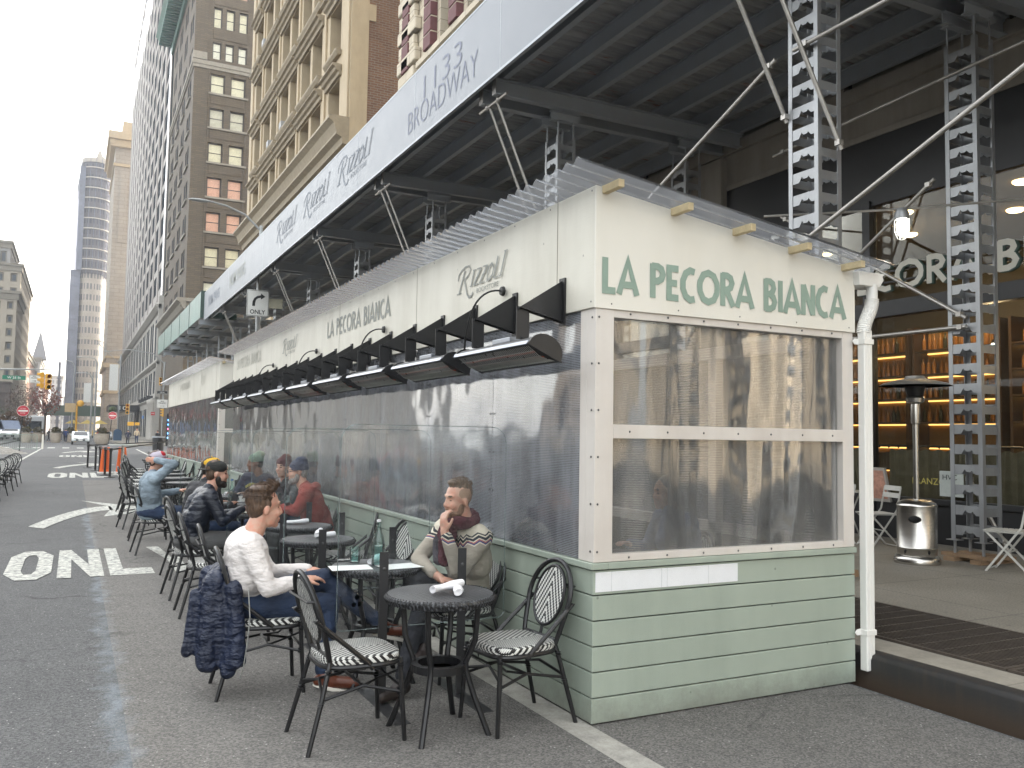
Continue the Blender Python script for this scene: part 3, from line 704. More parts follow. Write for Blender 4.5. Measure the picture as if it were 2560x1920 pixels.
# ---------------------------------------------------------------- generic facades
def frame_win(w, h, mf, mg, mull=(1, 1), fr=.06, dep=.05, blind=None):
    """returns (frame mesh, pane mesh): local u along x, z up, facing -y"""
    f = MB(); f.box(0, fr, 0, dep, 0, h); f.box(w-fr, w, 0, dep, 0, h); f.box(fr, w-fr, 0, dep, 0, fr); f.box(fr, w-fr, 0, dep, h-fr, h)
    for i in range(1, mull[0]): f.box(w*i/mull[0]-fr*.35, w*i/mull[0]+fr*.35, .005, dep-.005, fr, h-fr)
    for i in range(1, mull[1]): f.box(fr, w-fr, .007, dep-.007, h*i/mull[1]-fr*.35, h*i/mull[1]+fr*.35)
    p = MB(); p.box(fr*.5, w-fr*.5, dep*.45, dep*.6, fr*.5, h-fr*.5)
    return f.mesh('window', mf), p.mesh('pane', mg)
def place_win(meshes, parent, o, u, n, cap=None):
    """window mesh local x->u, y->inward (-n), z->up"""
    R = Matrix((u, -n, Vector((0, 0, 1)))).transposed().to_4x4()
    a = bpy.data.objects.new('window', meshes[0]); COL.objects.link(a); a.parent = parent
    a.matrix_parent_inverse = Matrix.Translation(-parent.location); R.translation = o; a.matrix_basis = R
    b = bpy.data.objects.new('pane', meshes[1]); COL.objects.link(b); b.parent = a
    return a
def wall_face(mb, o, u, n, us, zs, holes, dep):
    """planar wall from o along u; us, zs breakpoints; holes set of (i,j) cells recessed by dep along -n"""
    o, u, n = Vector(o), Vector(u), Vector(n); z = Vector((0, 0, 1)); d = -n*dep
    flip = u.cross(z).dot(n) < 0
    def q(a, b, c, e): mb.quad(a, b, c, e) if not flip else mb.quad(e, c, b, a)
    for i in range(len(us)-1):
        for j in range(len(zs)-1):
            P = [o+u*us[i]+z*zs[j], o+u*us[i+1]+z*zs[j], o+u*us[i+1]+z*zs[j+1], o+u*us[i]+z*zs[j+1]]
            if (i, j) in holes:
                for k in range(4):
                    a, b = P[k], P[(k+1) % 4]; q(a, b, b+d, a+d)
            else: q(*P)
def facade(parent, name, o, u, n, width, z0, z1, cols, rows, dep, mat, meshes, wname='wall', cap=100):
    """cols: list of (u0,u1), rows: list of (z0,z1); windows: frame meshes sized to cells or a dict"""
    us = [0]+[x for c in cols for x in c]+[width]; zs = [z0]+[x for r in rows for x in r]+[z1]
    holes = {(2*i+1, 2*j+1) for i in range(len(cols)) for j in range(len(rows))}
    mb = MB(); wall_face(mb, o, u, n, us, zs, holes, dep); w = mb.build(wname, mat, parent)
    cnt = 0; rest = []
    u_, n_ = Vector(u), Vector(n)
    for j, (a, c) in enumerate(rows):
        for i, (p, q) in enumerate(cols):
            key = (round(q-p, 2), round(c-a, 2))
            ms = meshes(key, i, j)
            P = Vector(o)+u_*p+Vector((0, 0, a))-n_*(dep-.0)
            if u_.cross(Vector((0, 0, 1))).dot(n_) < 0: P = P
            if cnt < cap: place_win(ms, parent, P+n_*.05, u_, n_)
            else: rest.append((ms, P+n_*.05))
            cnt += 1
    if rest:
        mb = MB(); mb2 = MB()
        for ms, P in rest:
            R = Matrix((u_, -n_, Vector((0, 0, 1)))).transposed().to_4x4(); R.translation = P
            for me, t in ((ms[0], mb), (ms[1], mb2)): t.add([tuple(R @ v.co) for v in me.vertices], [list(f.vertices) for f in me.polygons])
        a = mb.build('upper_windows', ms[0].materials[0], parent, kind='stuff'); c_ = mb2.build('upper_panes', ms[1].materials[0], a, kind='stuff')
    return w
_wc = {}
def wins(tag_, mf, mgs, mull, fr=.07, dep=.05):
    def f(key, i, j):
        g = mgs[(i*7+j*3+len(mgs)) % len(mgs)] if isinstance(mgs, list) else mgs
        k = (tag_, key, g.name)
        if k not in _wc: _wc[k] = frame_win(key[0], key[1], mf, g, mull, fr, dep)
        return _wc[k]
    return f
# ---------------------------------------------------------------- near building: bookshop and restaurant at street level
paint('frieze stone', (.30, .275, .235), (.15, .135, .115), .5, .75, grain=False)
def blocks(name, a, b, w, h, mort, off=.5, msize=.012, bump=.5):
    t = NT(name); v = t.obj(); s = t.a("SeparateXYZ", i_0=v)
    cv = t.a("CombineXYZ", i_0=t.math('ADD', s.outputs[0], s.outputs[1]), i_1=s.outputs[2], i_2=0.)
    br = t.a("TexBrick", i_Vector=cv, i_Scale=1.0, i_Mortar_Size=msize, i_Brick_Width=w, i_Row_Height=h, i_Mortar=(*mort, 1), i_Color1=(*a, 1), i_Color2=(*b, 1), i_Bias=-.1); br.offset = off
    c = t.mix(t.math('MULTIPLY', t.ramp(t.noise(.6, v, 5), .4, .75), .4), br.outputs[0], mul(a, .6))
    t.set(Base_Color=c, Roughness=.8, Normal=t.bump(br.outputs["Fac"], -bump, .01)); return t.m
blocks('cream stone', (.50, .44, .34), (.44, .38, .29), 1.1, .42, (.2, .17, .13))
blocks('red banded stone', (.13, .045, .05), (.17, .06, .05), .9, .42, (.30, .24, .2), .5, .02)
NB = thing('street_building', 'stone office building above the shed with shop windows at street level', 'building', (11, 10, .2))
BX = 10.8
# stone frieze and upper wall with its low windows
cols = []; y = 0.6
while y < 42: cols.append((y, y+1.75)); y += 2.75
wl_ = wins('low', MATS['black steel'], M('blind glass', (.30, .28, .22), .15, 0, .3, 1.5), (1, 1), .05)
facade(NB, 'w', (BX, -12, 0), (0, 1, 0), (-1, 0, 0), 43.4, 6.35, 9.9, cols, [(7.2, 9.2)], .16, MATS['frieze stone'], wl_)
b = MB(); b.box(BX-.10, BX, -12, 31.4, 6.95, 7.16); b.box(BX-.04, BX, -12, 31.4, 6.28, 6.38); b.build('ledge', MATS['frieze stone'], NB, bevel=.01)
for y in (12.35, 19.3, 26):
    b = MB(); b.box(BX-.16, BX-.0, y, y+.7, .2, 6.9); b.build('pilaster', MATS['frieze stone'], NB, bevel=.01)
# upper storeys, seen only past the far end of the shed panels
cols = [(.9+2.35*i, 2.0+2.35*i) for i in range(17)]; rows = [(11.4+4.05*i, 14.1+4.05*i) for i in range(9)]
facade(NB, 'w', (BX+.2, -12, 0), (0, 1, 0), (-1, 0, 0), 43.4, 9.9, 48, cols, [(a+4.05-.0, c+4.05+.2) for a, c in rows], .35, MATS['cream stone'], wins('up', M('tan frame', (.22, .18, .12), .6), MATS['window glass dark'], (1, 2), .08))
b = MB(); b.box(BX+.2, BX+24, 31.38, 31.4, 0, 48); b.box(BX+.2, BX+24, -12, -11.98, 0, 48); b.box(BX+.2, BX+24, -12, 31.4, 48, 48.2); b.build('end_wall', MATS['cream stone'], NB)
b = MB(); b.box(BX, BX+.22, -12, 31.4, 9.8, 10.0)
for z in np.arange(15.45, 46, 4.05):
    b.box(BX+.0, BX+.2, -12, 29.5, z-.2, z+.02)
b.build('sill_courses', MATS['cream stone'], NB, bevel=.01)
for i in range(11, 19):
    yc = -12+.9+2.35*i-.62; b = MB()
    for j in range(8):
        z0 = 15.5+4.05*j
        for q in range(5): b.cur = 0; b.box(BX-.08, BX+.2, yc-.35, yc+.35, z0+q*.56, z0+q*.56+.5); b.cur = 1; b.box(BX-.05, BX+.19, yc-.33, yc+.33, z0+q*.56+.5, z0+q*.56+.56)
    b.build('red_pilaster', [M('red sandstone', (.11, .04, .042), .75, var=.25, vs=4), MATS['cream stone']], NB, bevel=.02)
b = MB()
for j in range(60):
    z0 = 10.2+j*.6; b.box(BX-.02-(.06 if j % 2 else 0), BX+.2, 29.75-(.3 if j % 2 else 0), 31.44, z0, z0+.52)
b.build('quoins', MATS['cream stone'], NB, bevel=.05)
# shop front: black framing, bulkhead, panes
b = MB(); b.box(BX-.02, BX+.12, -12, 31.4, 5.22, 6.28); b.box(BX-.06, BX+.1, -12, 31.4, 3.48, 3.72); b.box(BX+.0, BX+.1, -12, 31.4, .2, .78); b.box(BX-.05, BX+.1, -12, 31.4, .74, .82)
for y in (-3, -.5, 2, 4.3, 6.0, 9.15, 12.3, 16, 19.4, 23, 27): b.box(BX-.06, BX+.1, y-.07, y+.07, .2, 5.3)
b.build('shop_front_frame', MATS['black steel'], NB, bevel=.006)
for a, c in ((.82, 3.5), (3.72, 5.24)):
    for y0, y1 in ((2, 4.3), (4.3, 6.0), (6.0, 9.15), (9.15, 12.3), (12.3, 16), (16, 19.4)):
        p = MB(); p.box(BX+.03, BX+.04, y0+.07, y1-.07, a, c); p.build('shop_pane', MATS['shop glass'], NB)
# interior room
b = MB(); b.box(BX+.2, 17, -2, 22, .15, .2); b.build('shop_floor', M('dark timber floor', (.08, .055, .035), .4, var=.3), NB)
b = MB(); b.box(BX+.1, 17, -2, 22, 5.45, 5.5); b.build('shop_ceiling', M('warm plaster', (.20, .145, .08), .8), NB)
b = MB(); b.box(15.6, 15.7, -2, 22, .2, 5.45); b.box(BX+.2, 15.6, 13.9, 14, .2, 5.45); b.box(BX+.2, 15.6, 1.2, 1.3, .2, 5.45); b.build('shop_back_wall', M('olive wall', (.11, .10, .075), .7), NB)
b = MB(); b.box(12.6, 12.95, 7.0, 7.5, .2, 5.45); b.box(12.4, 12.5, 6.0, 7.0, .2, 5.45); b.build('shop_column', M('sage plaster', (.27, .28, .23), .7), NB)
M('letter side', (.05, .09, .07), .5)
slt = sign_caps('shop_lettering', 'LA PECORA BIANCA', (BX-.10, 10.62, 3.86), (0, -5.7, 0), (0, 0, .40), M('cut letters', (.62, .60, .52), .5, var=.05), NB, .2, .0, .0)
sign_caps('letter_sides', 'LA PECORA BIANCA', (BX-.10, 10.60, 3.85), (0, -5.7, 0), (0, 0, .40), MATS['letter side'], slt, .2, -.052, .045)
b = MB()
for z in (3.98, 4.14): b.box(BX-.055, BX-.03, 4.8, 10.7, z, z+.025)
b.build('letter_rails', MATS['black steel'], NB)
# cafe curtains on a rod
b = MB(); xs = BX+.22
for y0, y1 in ((6.15, 9.0), (9.3, 12.2), (4.4, 5.95), (2.1, 4.25)):
    n = int((y1-y0)/.012); A = []; Bv = []
    for i in range(n):
        y = y0+i*.012; x = xs+.035*math.sin(y*31+2*math.sin(y*3.7))+.018*math.sin(y*77); A.append((x, y, .8)); Bv.append((x*.3+xs*.7, y, 1.50+.012*math.sin(y*31)))
    b.add(A+Bv, [(i, i+1, n+i+1, n+i) for i in range(n-1)])
c_ = b.build('cafe_curtain', M('linen curtain', (.24, .225, .175), .85, var=.22, vs=9), NB, smooth=True)
b = MB(); b.tube([(xs, 2, 1.56), (xs, 12.2, 1.56)], .012, 8)
for y in np.arange(2.2, 12.2, .17): b.lathe([(.022, -.003), (.026, 0), (.022, .003)], (xs, y, 1.545), 8, (Vector((1, 0, 0)), Vector((0, 0, 1)), Vector((0, 1, 0))))
b.build('curtain_rod', MATS['black steel'], c_)
p = MB(); p.box(BX-.012, BX-.002, 7.62, 7.98, .87, 1.22); p.build('paper_notice', M('poster paper', (.42, .45, .42), .6), NB, label='small framed poster reading HVC on the shop window')
text('lettering', 'HVC', (BX-.013, 7.93, 1.10), (0, -.22, 0), (0, 0, .07), MATS['black steel'], NB, thick=.003)
p = MB(); p.box(BX-.010, BX-.003, 7.68, 7.92, .9, 1.05); p.build('poster_image', M('poster teal', (.12, .22, .22), .6), NB)
for s, y in (('PRANZO', 8.42), ('SPUNTINO', 6.55)): text('window_lettering', s, (BX-.004, y, 1.02), (0, -.52, 0), (0, 0, .09), M('yellow letter', (.42, .36, .08), .6), NB, thick=.003)
# backlit shelving seen through the glass
gl_ = emis('warm light strip', (1, .58, .18), .5); emis('lamp warm', (1, .78, .42), 1.6); emis('lamp pale', (1, .93, .75), 9.0)
for wi, (y0, y1) in enumerate(((9.35, 11.0), (11.2, 13.4), (7.75, 9.1))):
    r = thing('back_bar_shelving', ['warm backlit shelving of amber bottles inside the shop', 'farther backlit shelving deeper in the shop window', 'backlit shelving partly behind the patio heater'][wi], 'shelving', (14, y0, .2), 'backlit shelving in the restaurant')
    b = MB(); b.box(14.6, 14.64, y0, y1, .2, 3.7); b.build('back_panel', M('amber panel', (.30, .17, .06), .6, var=.2), r)
    b = MB(); b.box(14.2, 14.6, y0-.05, y0, .2, 3.8); b.box(14.2, 14.6, y1, y1+.05, .2, 3.8); b.build('side_panels', M('walnut', (.07, .045, .03), .5), r)
    for z in (1.1, 1.55, 2.0, 2.45, 2.9, 3.35):
        b = MB(); b.box(14.2, 14.6, y0, y1, z-.03, z); b.build('shelf', MATS['walnut'], r)
        b = MB(); b.box(14.55, 14.59, y0+.02, y1-.02, z-.06, z-.035); b.build('light_strip', gl_, r)
am = M('amber bottle', (.34, .16, .05), .15, var=.25, vs=2); dk = M('dark bottle', (.05, .05, .03), .2)
bt = MB(); bt.lathe([(.0, 0), (.036, .0), (.038, .02), (.038, .17), (.03, .21), (.013, .24), (.013, .31), (0, .31)], seg=10); bm1 = bt.mesh('bottle', am, True); bm2 = bt.mesh('bottle', dk, True)
rnd = random.Random(3); nb = 0
for (y0, y1) in ((9.35, 11.0), (11.2, 13.4), (7.75, 9.1)):
    for z in (2.0, 2.45, 2.9, 3.35) if y0 < 12 else ():
        for y in np.arange(y0+.08, y1-.05, .115):
            if nb < 170 and rnd.random() < .92:
                o = bpy.data.objects.new('bottle', bm1 if rnd.random() < .8 else bm2); COL.objects.link(o); o.location = (14.38+rnd.uniform(-.03, .03), y, z)
                s_ = {2.0: 'lowest', 2.45: 'second', 2.9: 'third', 3.35: 'top'}[z]; u_ = {9.35: 'near backlit shelving', 11.2: 'far backlit shelving', 7.75: 'shelving behind the tower'}[y0]; dkk = o.data == bm2
                tag(o, '%s bottle on the %s shelf of the %s' % ('dark' if dkk else 'amber', s_, u_), 'bottle', '%s bottles, %s shelf of the %s' % ('dark' if dkk else 'amber', s_, u_)); nb += 1
bk = MB()
for y in np.arange(9.5, 13.2, .07):
    h = rnd.uniform(.2, .32); bk.box(14.25, 14.5, y, y+.05, 1.1, 1.1+h)
tag(bk.build('book', M('book cloth', (.10, .09, .08), .7, var=.6, vs=12)), 'dark row of cookbooks on the lowest backlit shelf', 'books', kind='stuff')
# recessed lights and pendant lights
k = 0
for x, y in ((12.2, 5.6), (12.2, 7.6), (12.2, 9.6), (13.6, 8.6), (13.6, 10.6), (13.6, 6.6), (12.2, 11.6), (13.6, 12.6)):
    b = MB(); b.lathe([(0, 0), (.11, 0), (.11, .02), (.135, .02), (.135, .04), (0, .04)], (x, y, 5.41), 20)
    b.build('ceiling_light', MATS['lamp warm'], label='round warm ceiling light in the restaurant, %s row, %s' % ('window' if x < 13 else 'rear', {0: 'nearest the right edge of view', 1: 'next from the right edge', 2: 'above the patio heater', 3: 'second from the left, half hidden', 4: 'near the downspout', 5: 'at the right edge', 6: 'hidden left end by the mullion', 7: 'farthest left'}[k]), cat='ceiling light', group='round lights in the restaurant ceiling'); k += 1
for i, (x, y, z) in enumerate(((12.6, 8.35, 3.1), (12.8, 5.3, 2.9), (12.9, 4.2, 2.9))):
    r = thing('pendant_lamp', ['bright pendant bulb inside beside the steel tower', 'small pendant bulb inside near the right edge', 'second pendant bulb inside at the right edge'][i], 'lamp', (x, y, z), 'pendant bulbs inside the restaurant')
    b = MB(); b.ball((x, y, z), .055, 12, 8); b.build('bulb', MATS['lamp pale'], r, smooth=True)
    b = MB(); b.cyl((x, y, z+.05), (x, y, 5.4), .006, 6); b.lathe([(.02, .04), (.05, .06), (.02, .12)], (x, y, z), 10); b.build('cord_and_cap', MATS['black steel'], r)
    L = bpy.data.lights.new('bulb_light', 'POINT'); L.energy = 5; L.color = (1, .72, .4); L.shadow_soft_size = .08; lo = bpy.data.objects.new('bulb_light', L); COL.objects.link(lo); lo.location = (x, y, z-.08)
L = bpy.data.lights.new('room_light', 'AREA'); L.energy = 22; L.color = (1, .70, .38); L.size = 1.2; lo = bpy.data.objects.new('ceiling_lamp_light', L); COL.objects.link(lo); lo.location = (13, 9.6, 5.38)
# caged work lamp hanging from its conduit under the shed
r = thing('cage_lamp', 'lit caged work lamp on a conduit under the shed', 'lamp', (8.34, 6.6, 4.1)); c0 = Vector((8.34, 6.6, 4.08))
b = MB(); b.lathe([(0, .07), (.075, .07), (.08, .14), (.05, .2), (0, .2)], c0, 14); b.build('cap', MATS['galvanised'], r, smooth=True)
b = MB(); b.lathe([(0, -.13), (.04, -.11), (.058, -.04), (.058, .03), (.045, .07)], c0, 12); b.build('bulb', emis('lamp white', (1, .97, .86), 5), r, smooth=True)
b = MB()
for i in range(6):
    a = PI*i/3; u_ = Vector((math.cos(a), math.sin(a), 0)); b.tube([c0+u_*.078+Vector((0, 0, .08)), c0+u_*.078+Vector((0, 0, -.06)), c0+u_*.045+Vector((0, 0, -.15)), c0+Vector((0, 0, -.17))], .004, 5)
b.build('cage', MATS['wire steel'], r)
b = MB(); b.tube([(8.34, 6.6, 4.24), (8.34, 6.6, 4.27)], .02, 8); b.tube([(7.2, 7.6, 4.26), (8.34, 6.6, 4.27), (9.6, 5.5, 4.34), (10.6, 4.4, 4.5)], .014, 8); b.build('conduit', MATS['steel pipe'], label='thin steel conduit running under the shed and carrying the caged lamp', cat='conduit')
# patio heater
hx, hy = 8.86, 6.86; r = thing('patio_heater', 'stainless steel mushroom patio heater on the pavement', 'patio heater', (hx, hy, .2))
def steelmat():
    t = NT('brushed stainless'); v = t.obj()
    t.set(Base_Color=t.mix(t.noise(1, v, 3, .5, sx=(1, 1, 160)), (.42, .40, .37), (.62, .60, .56)), Metallic=1.0, Roughness=.27, Anisotropic=.6); return t.m
steelmat()
b = MB(); b.lathe([(0, 0), (.25, 0), (.255, .05), (.235, .085), (.215, .10)], (hx, hy, .2), 36); b.build('foot_ring', MATS['brushed stainless'], r, smooth=True)
b = MB(); b.lathe([(.215, .10), (.217, .18), (.221, .185), (.217, .19), (.217, .66), (.222, .665), (.222, .675), (.205, .70), (.15, .735), (.04, .745)], (hx, hy, .2), 40); b.build('tank_cover', MATS['brushed stainless'], r, smooth=True)
vw = Vector((-hx, -hy, 0)).normalized(); sd_ = Vector((-vw.y, vw.x, 0))
b = MB()
for i in range(1): b.ball(Vector((hx, hy, .72))+vw*.212+sd_*-.02, (.07, .07, .042), 14, 8)
for q in (-.62, .62): b.ball(Vector((hx, hy, .345))+(vw*math.cos(q)+sd_*math.sin(q))*.215, (.016, .016, .022), 10, 6)
b.build('handle_hole', M('hole black', (.004, .004, .004), .9), r)
b = MB(); b.lathe([(.034, .74), (.034, 1.62), (.05, 1.63), (.055, 1.75), (.05, 1.86), (.10, 1.88), (.105, 1.93), (.09, 1.95)], (hx, hy, .2), 20); b.build('post', MATS['brushed stainless'], r, smooth=True)
b = MB(); b.lathe([(.085, 1.94), (.10, 2.0), (.115, 2.07), (.10, 2.08)], (hx, hy, .2), 20); b.build('burner', MATS['black steel'], r, smooth=True)
b = MB(); b.lathe([(.40, 2.075), (.36, 2.10), (.2, 2.145), (.12, 2.16), (.1, 2.19), (0, 2.2)], (hx, hy, .2), 36); b.lathe([(.40, 2.075), (.35, 2.09), (.15, 2.13), (.0, 2.135)], (hx, hy, .2), 36); b.build('reflector_dish', M('dull aluminium', (.38, .37, .35), .4, .8), r, smooth=True)
# folding bistro chairs and a folding table on the pavement
fw = M('ivory metal', (.50, .49, .45), .45, var=.06)
def folding_chair():
    r = thing('folding_chair', 'ivory slatted folding chair', 'chair', (0, 0, 0), 'folding chairs outside the restaurant')   # faces +x
    for y in (-.19, .19):
        b = MB(); b.bar((.20, y, 0), (-.16, y, .50), .022, .010, (0, 1, 0)); b.bar((-.16, y, .50), (-.22, y, .80), .022, .010, (0, 1, 0)); b.build('back_leg', fw, r)
        b = MB(); b.bar((-.22, y*.88, 0), (.20, y*.88, .44), .022, .010, (0, 1, 0)); b.build('front_leg', fw, r)
    b = MB(); b.bar((-.2, -.17, .02), (-.2, .17, .02), .012, .012); b.bar((.18, -.19, .03), (.18, .19, .03), .012, .012); b.bar((-.02, -.18, .22), (-.02, .18, .22), .012, .012); b.build('cross_bars', fw, r)
    b = MB()
    for i in range(7): x = -.17+i*.058; b.box(x, x+.045, -.19, .19, .445, .455)
    b.box(-.17, .22, -.18, -.165, .43, .445); b.box(-.17, .22, .165, .18, .43, .445); b.build('seat', fw, r, bevel=.002)
    b = MB()
    for z, x in ((.66, -.197), (.755, -.216)): b.obox((x, 0, z+.03), (.004, 0, 0), (0, .2, 0), (-.006, 0, .032))
    b.build('backrest', fw, r, bevel=.004); return r
fc = folding_chair()
for i, (x, y, rz, lb) in enumerate(((9.62, 8.75, 2.5, 'ivory folding chair left of the patio heater, nearest the downspout'), (9.75, 8.15, 2.8, 'ivory folding chair mostly behind the patio heater'), (9.30, 6.02, 1.9, 'ivory folding chair in front of the steel tower at the right edge'), (9.7, 4.9, .6, 'ivory folding chair cut by the right edge of view'))):
    o = fc if i == 0 else copy_tree(fc)
    o.location = (x, y, .2); o.rotation_euler = (0, 0, rz); o['label'] = lb
r = thing('folding_table', 'round ivory folding table by the shop window', 'table', (9.75, 8.75, .2))
b = MB(); b.lathe([(0, .70), (.3, .70), (.3, .715), (0, .715)], (9.75, 8.75, .2), 24); b.build('tabletop', fw, r)
for a in (-1, 1):
    b = MB(); b.bar((9.75-.22*a, 8.6, .2), (9.75+.18*a, 8.6, .9), .02, .01, (0, 1, 0)); b.bar((9.75-.22*a, 8.9, .2), (9.75+.18*a, 8.9, .9), .02, .01, (0, 1, 0)); b.build('leg', fw, r)
b = MB(); b.obox((10.3, 8.6, 1.0), (.02, 0, .003), (0, .17, 0), (-.06, 0, .24)); o = b.build('menu_board', M('board frame', (.35, .33, .3), .5), label='tilted framed menu board leaning by the shop window', cat='menu board')
b = MB(); b.obox((10.276, 8.6, 1.0), (.003, 0, .001), (0, .14, 0), (-.052, 0, .20)); b.build('menu_sheet', M('menu sheet', (.42, .22, .16), .6, var=.5, vs=14), o)
# ---------------------------------------------------------------- sandstone building with brick flank
blocks('flank brick', (.13, .062, .038), (.19, .095, .052), .34, .12, (.20, .175, .14), .5, .018, .4)
t_ = MATS['flank brick'].node_tree
paint('sandstone', (.40, .32, .21), (.26, .205, .135), .45, .75, grain=False); paint('grey limestone', (.33, .29, .24), (.22, .19, .15), .4, .8, grain=False)
UX, UY, NX, NY = (1, 0, 0), (0, 1, 0), (-1, 0, 0), (0, -1, 0)
SB = thing('sandstone_building', 'tan sandstone office building with hooded windows and bare brick flank', 'building', (14, 52, .1))
cols = [(1.8, 3.9), (5.5, 7.6), (8.1, 10.2), (11.1, 13.2), (13.7, 15.8), (16.7, 18.8), (19.3, 21.4), (22.8, 24.9)]
rows = [(12.5+4.05*i, 15.1+4.05*i) for i in range(8)]
wm = wins('sand', M('brown sash', (.12, .07, .04), .6), MATS['window glass dark'], (1, 2), .09)
facade(SB, 'w', (11, 39, 0), UY, NX, 26.8, 0, 46, cols, rows, .62, MATS['sandstone'], wm)
for j in range(1, 8):
    z = 15.1+4.05*j; h = MB(); s = MB()
    for a, c in ((1.5, 4.3), (5.1, 10.6), (10.8, 16.2), (16.4, 21.8), (22.4, 25.4)):
        h.prism([(-.46, .62), (-.50, .50), (-.34, .44), (-.30, .30), (-.16, .24), (-.14, .06), (0, .06), (0, .62)], (11, 39+a, z), UX, (0, 0, 1), (0, c-a, 0))
        s.prism([(-.30, -.02), (-.30, -.13), (-.18, -.3), (0, -.3), (0, -.02)], (11, 39+a+.15, z+1.45), UX, (0, 0, 1), (0, c-a-.3, 0))
    h.build('window_hoods', M('hood stone', (.25, .205, .14), .75, var=.2), SB, bevel=.02); s.build('window_sills', MATS['hood stone'], SB, bevel=.02)
p = MB()
for yy in (0.1, 4.45, 10.62, 16.25, 21.85, 25.7): p.box(10.90, 11, 39+yy, 39+yy+(.9 if yy in (.1, 25.7) else .35), 0, 46)
p.build('pilaster_strips', MATS['sandstone'], SB, bevel=.02)
b = MB(); b.prism([(-.95, 1.3), (-1.0, 1.12), (-.75, .95), (-.6, .55), (-.62, .42), (-.35, .3), (-.3, 0), (0, 0), (0, 1.3)], (11, 38.9, 15.25), UX, (0, 0, 1), (0, 27, 0)); b.build('cornice', MATS['hood stone'], SB)
b = MB(); b.box(11.02, 30, 38.98, 39.4, 0, 46); b.build('brick_flank', MATS['flank brick'], SB)
b = MB(); b.box(10.99, 11.85, 38.93, 39.0, 0, 46)
for k in range(16): b.box(11.85, 12.2+.3*(k % 2), 38.94, 38.98, 21.5+k*1.6, 22.3+k*1.6)
b.build('corner_stones', MATS['sandstone'], SB)
b = MB(); b.box(11.03, 30, 39.4, 65.8, 45.5, 46.2); b.box(29, 30, 39.4, 65.8, 0, 45.5); b.box(11.03, 29, 65.7, 65.79, 0, 45.5); b.build('roof', MATS['sandstone'], SB)
for y, z in ((57.3, 20.65), (53.3, 20.65), (60.2, 28.8)):
    b = MB(); b.box(10.72, 11.3, y, y+.62, z, z+.42); b.build('air_conditioner', M('ac grey', (.3, .3, .3), .6), SB, bevel=.01)
# ---------------------------------------------------------------- brown brick building with green cornice
blocks('brown brick', (.072, .053, .032), (.105, .078, .046), .9, .22, (.055, .042, .028), .5, .03, .3)
BB = thing('brown_brick_building', 'brown brick office building with green cornice and pale reflections painted on its panes', 'building', (20, 115, .1))
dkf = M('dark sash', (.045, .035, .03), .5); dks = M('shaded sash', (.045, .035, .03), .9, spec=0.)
gl1 = [M('reflection cream', (.52, .49, .34), .25, 0, .25, .5), M('reflection pale', (.58, .57, .46), .25, 0, .2, .6), M('reflection olive', (.40, .38, .28), .2, 0, .3, .4)]; gl2 = [M('reflection pink', (.52, .30, .22), .25, 0, .25, .5)]  # reflections of sunlit buildings, painted as flat pane colours
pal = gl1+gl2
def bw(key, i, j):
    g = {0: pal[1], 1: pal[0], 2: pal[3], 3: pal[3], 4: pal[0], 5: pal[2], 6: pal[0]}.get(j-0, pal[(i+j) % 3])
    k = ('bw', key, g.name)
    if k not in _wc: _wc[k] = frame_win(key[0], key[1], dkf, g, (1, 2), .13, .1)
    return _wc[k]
cols = [(1.9, 3.55), (4.25, 5.95), (8.2, 9.9), (10.6, 12.3)]
rows = [(17+4.2*i, 19.35+4.2*i) for i in range(7)]
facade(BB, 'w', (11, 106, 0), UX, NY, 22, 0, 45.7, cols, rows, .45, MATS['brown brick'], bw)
cols = [(1.95, 2.95), (3.4, 4.4), (4.9, 5.95), (8.2, 9.2), (9.7, 10.7), (11.2, 12.2)]; rows = [(46.4, 48.5), (50.3, 52.8), (54.4, 56.8)]
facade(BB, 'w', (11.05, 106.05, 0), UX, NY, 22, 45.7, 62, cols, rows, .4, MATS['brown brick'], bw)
cols = []
for k in range(4): y0 = 2.6+6.5*k; cols += [(y0, y0+1.5), (y0+2.0, y0+3.5)]
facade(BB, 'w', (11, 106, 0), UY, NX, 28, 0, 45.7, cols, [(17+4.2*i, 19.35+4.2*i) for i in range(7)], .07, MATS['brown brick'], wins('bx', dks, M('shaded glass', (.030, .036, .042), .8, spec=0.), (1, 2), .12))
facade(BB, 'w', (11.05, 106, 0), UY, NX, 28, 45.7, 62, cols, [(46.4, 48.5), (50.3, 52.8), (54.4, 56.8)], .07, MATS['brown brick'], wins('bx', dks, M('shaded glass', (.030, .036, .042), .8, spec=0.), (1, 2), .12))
M('pale trim', (.20, .18, .145), .8, var=.2)
b = MB(); b.box(10.75, 33, 105.75, 134.2, 45.4, 45.9); b.box(10.85, 33, 105.85, 134.1, 45.0, 45.4)
b.box(10.8, 12.4, 105.8, 107.4, 46.0, 46.9)
for j in range(7):
    z = 17+4.2*j
    for c in (12.7, 19.0): b.box(c, c+4.6, 105.8, 106, z-.25, z-.02)
    for k in range(4): b.box(10.8, 11, 106+2.4+6.5*k, 106+6.3+6.5*k, z-.25, z-.02)
b.build('stone_bands', MATS['pale trim'], BB)
b = MB()
for j in range(7):
    z = 19.35+4.2*j
    for c in (12.9, 19.2): b.box(c+.1, c+3.9, 105.93, 106, z+.5, z+1.45); b.box(c-.25, c-.1, 105.9, 106, z-2.4, z+1.7); b.box(c+4.15, c+4.3, 105.9, 106, z-2.4, z+1.7)
for z in (48.9, 53.1): b.box(13, 17, 105.95, 106.05, z, z+1.1)
b.box(10.92, 12.4, 105.92, 107.4, 46.9, 58); b.build('brick_panels', MATS['brown brick'], BB, bevel=.02)
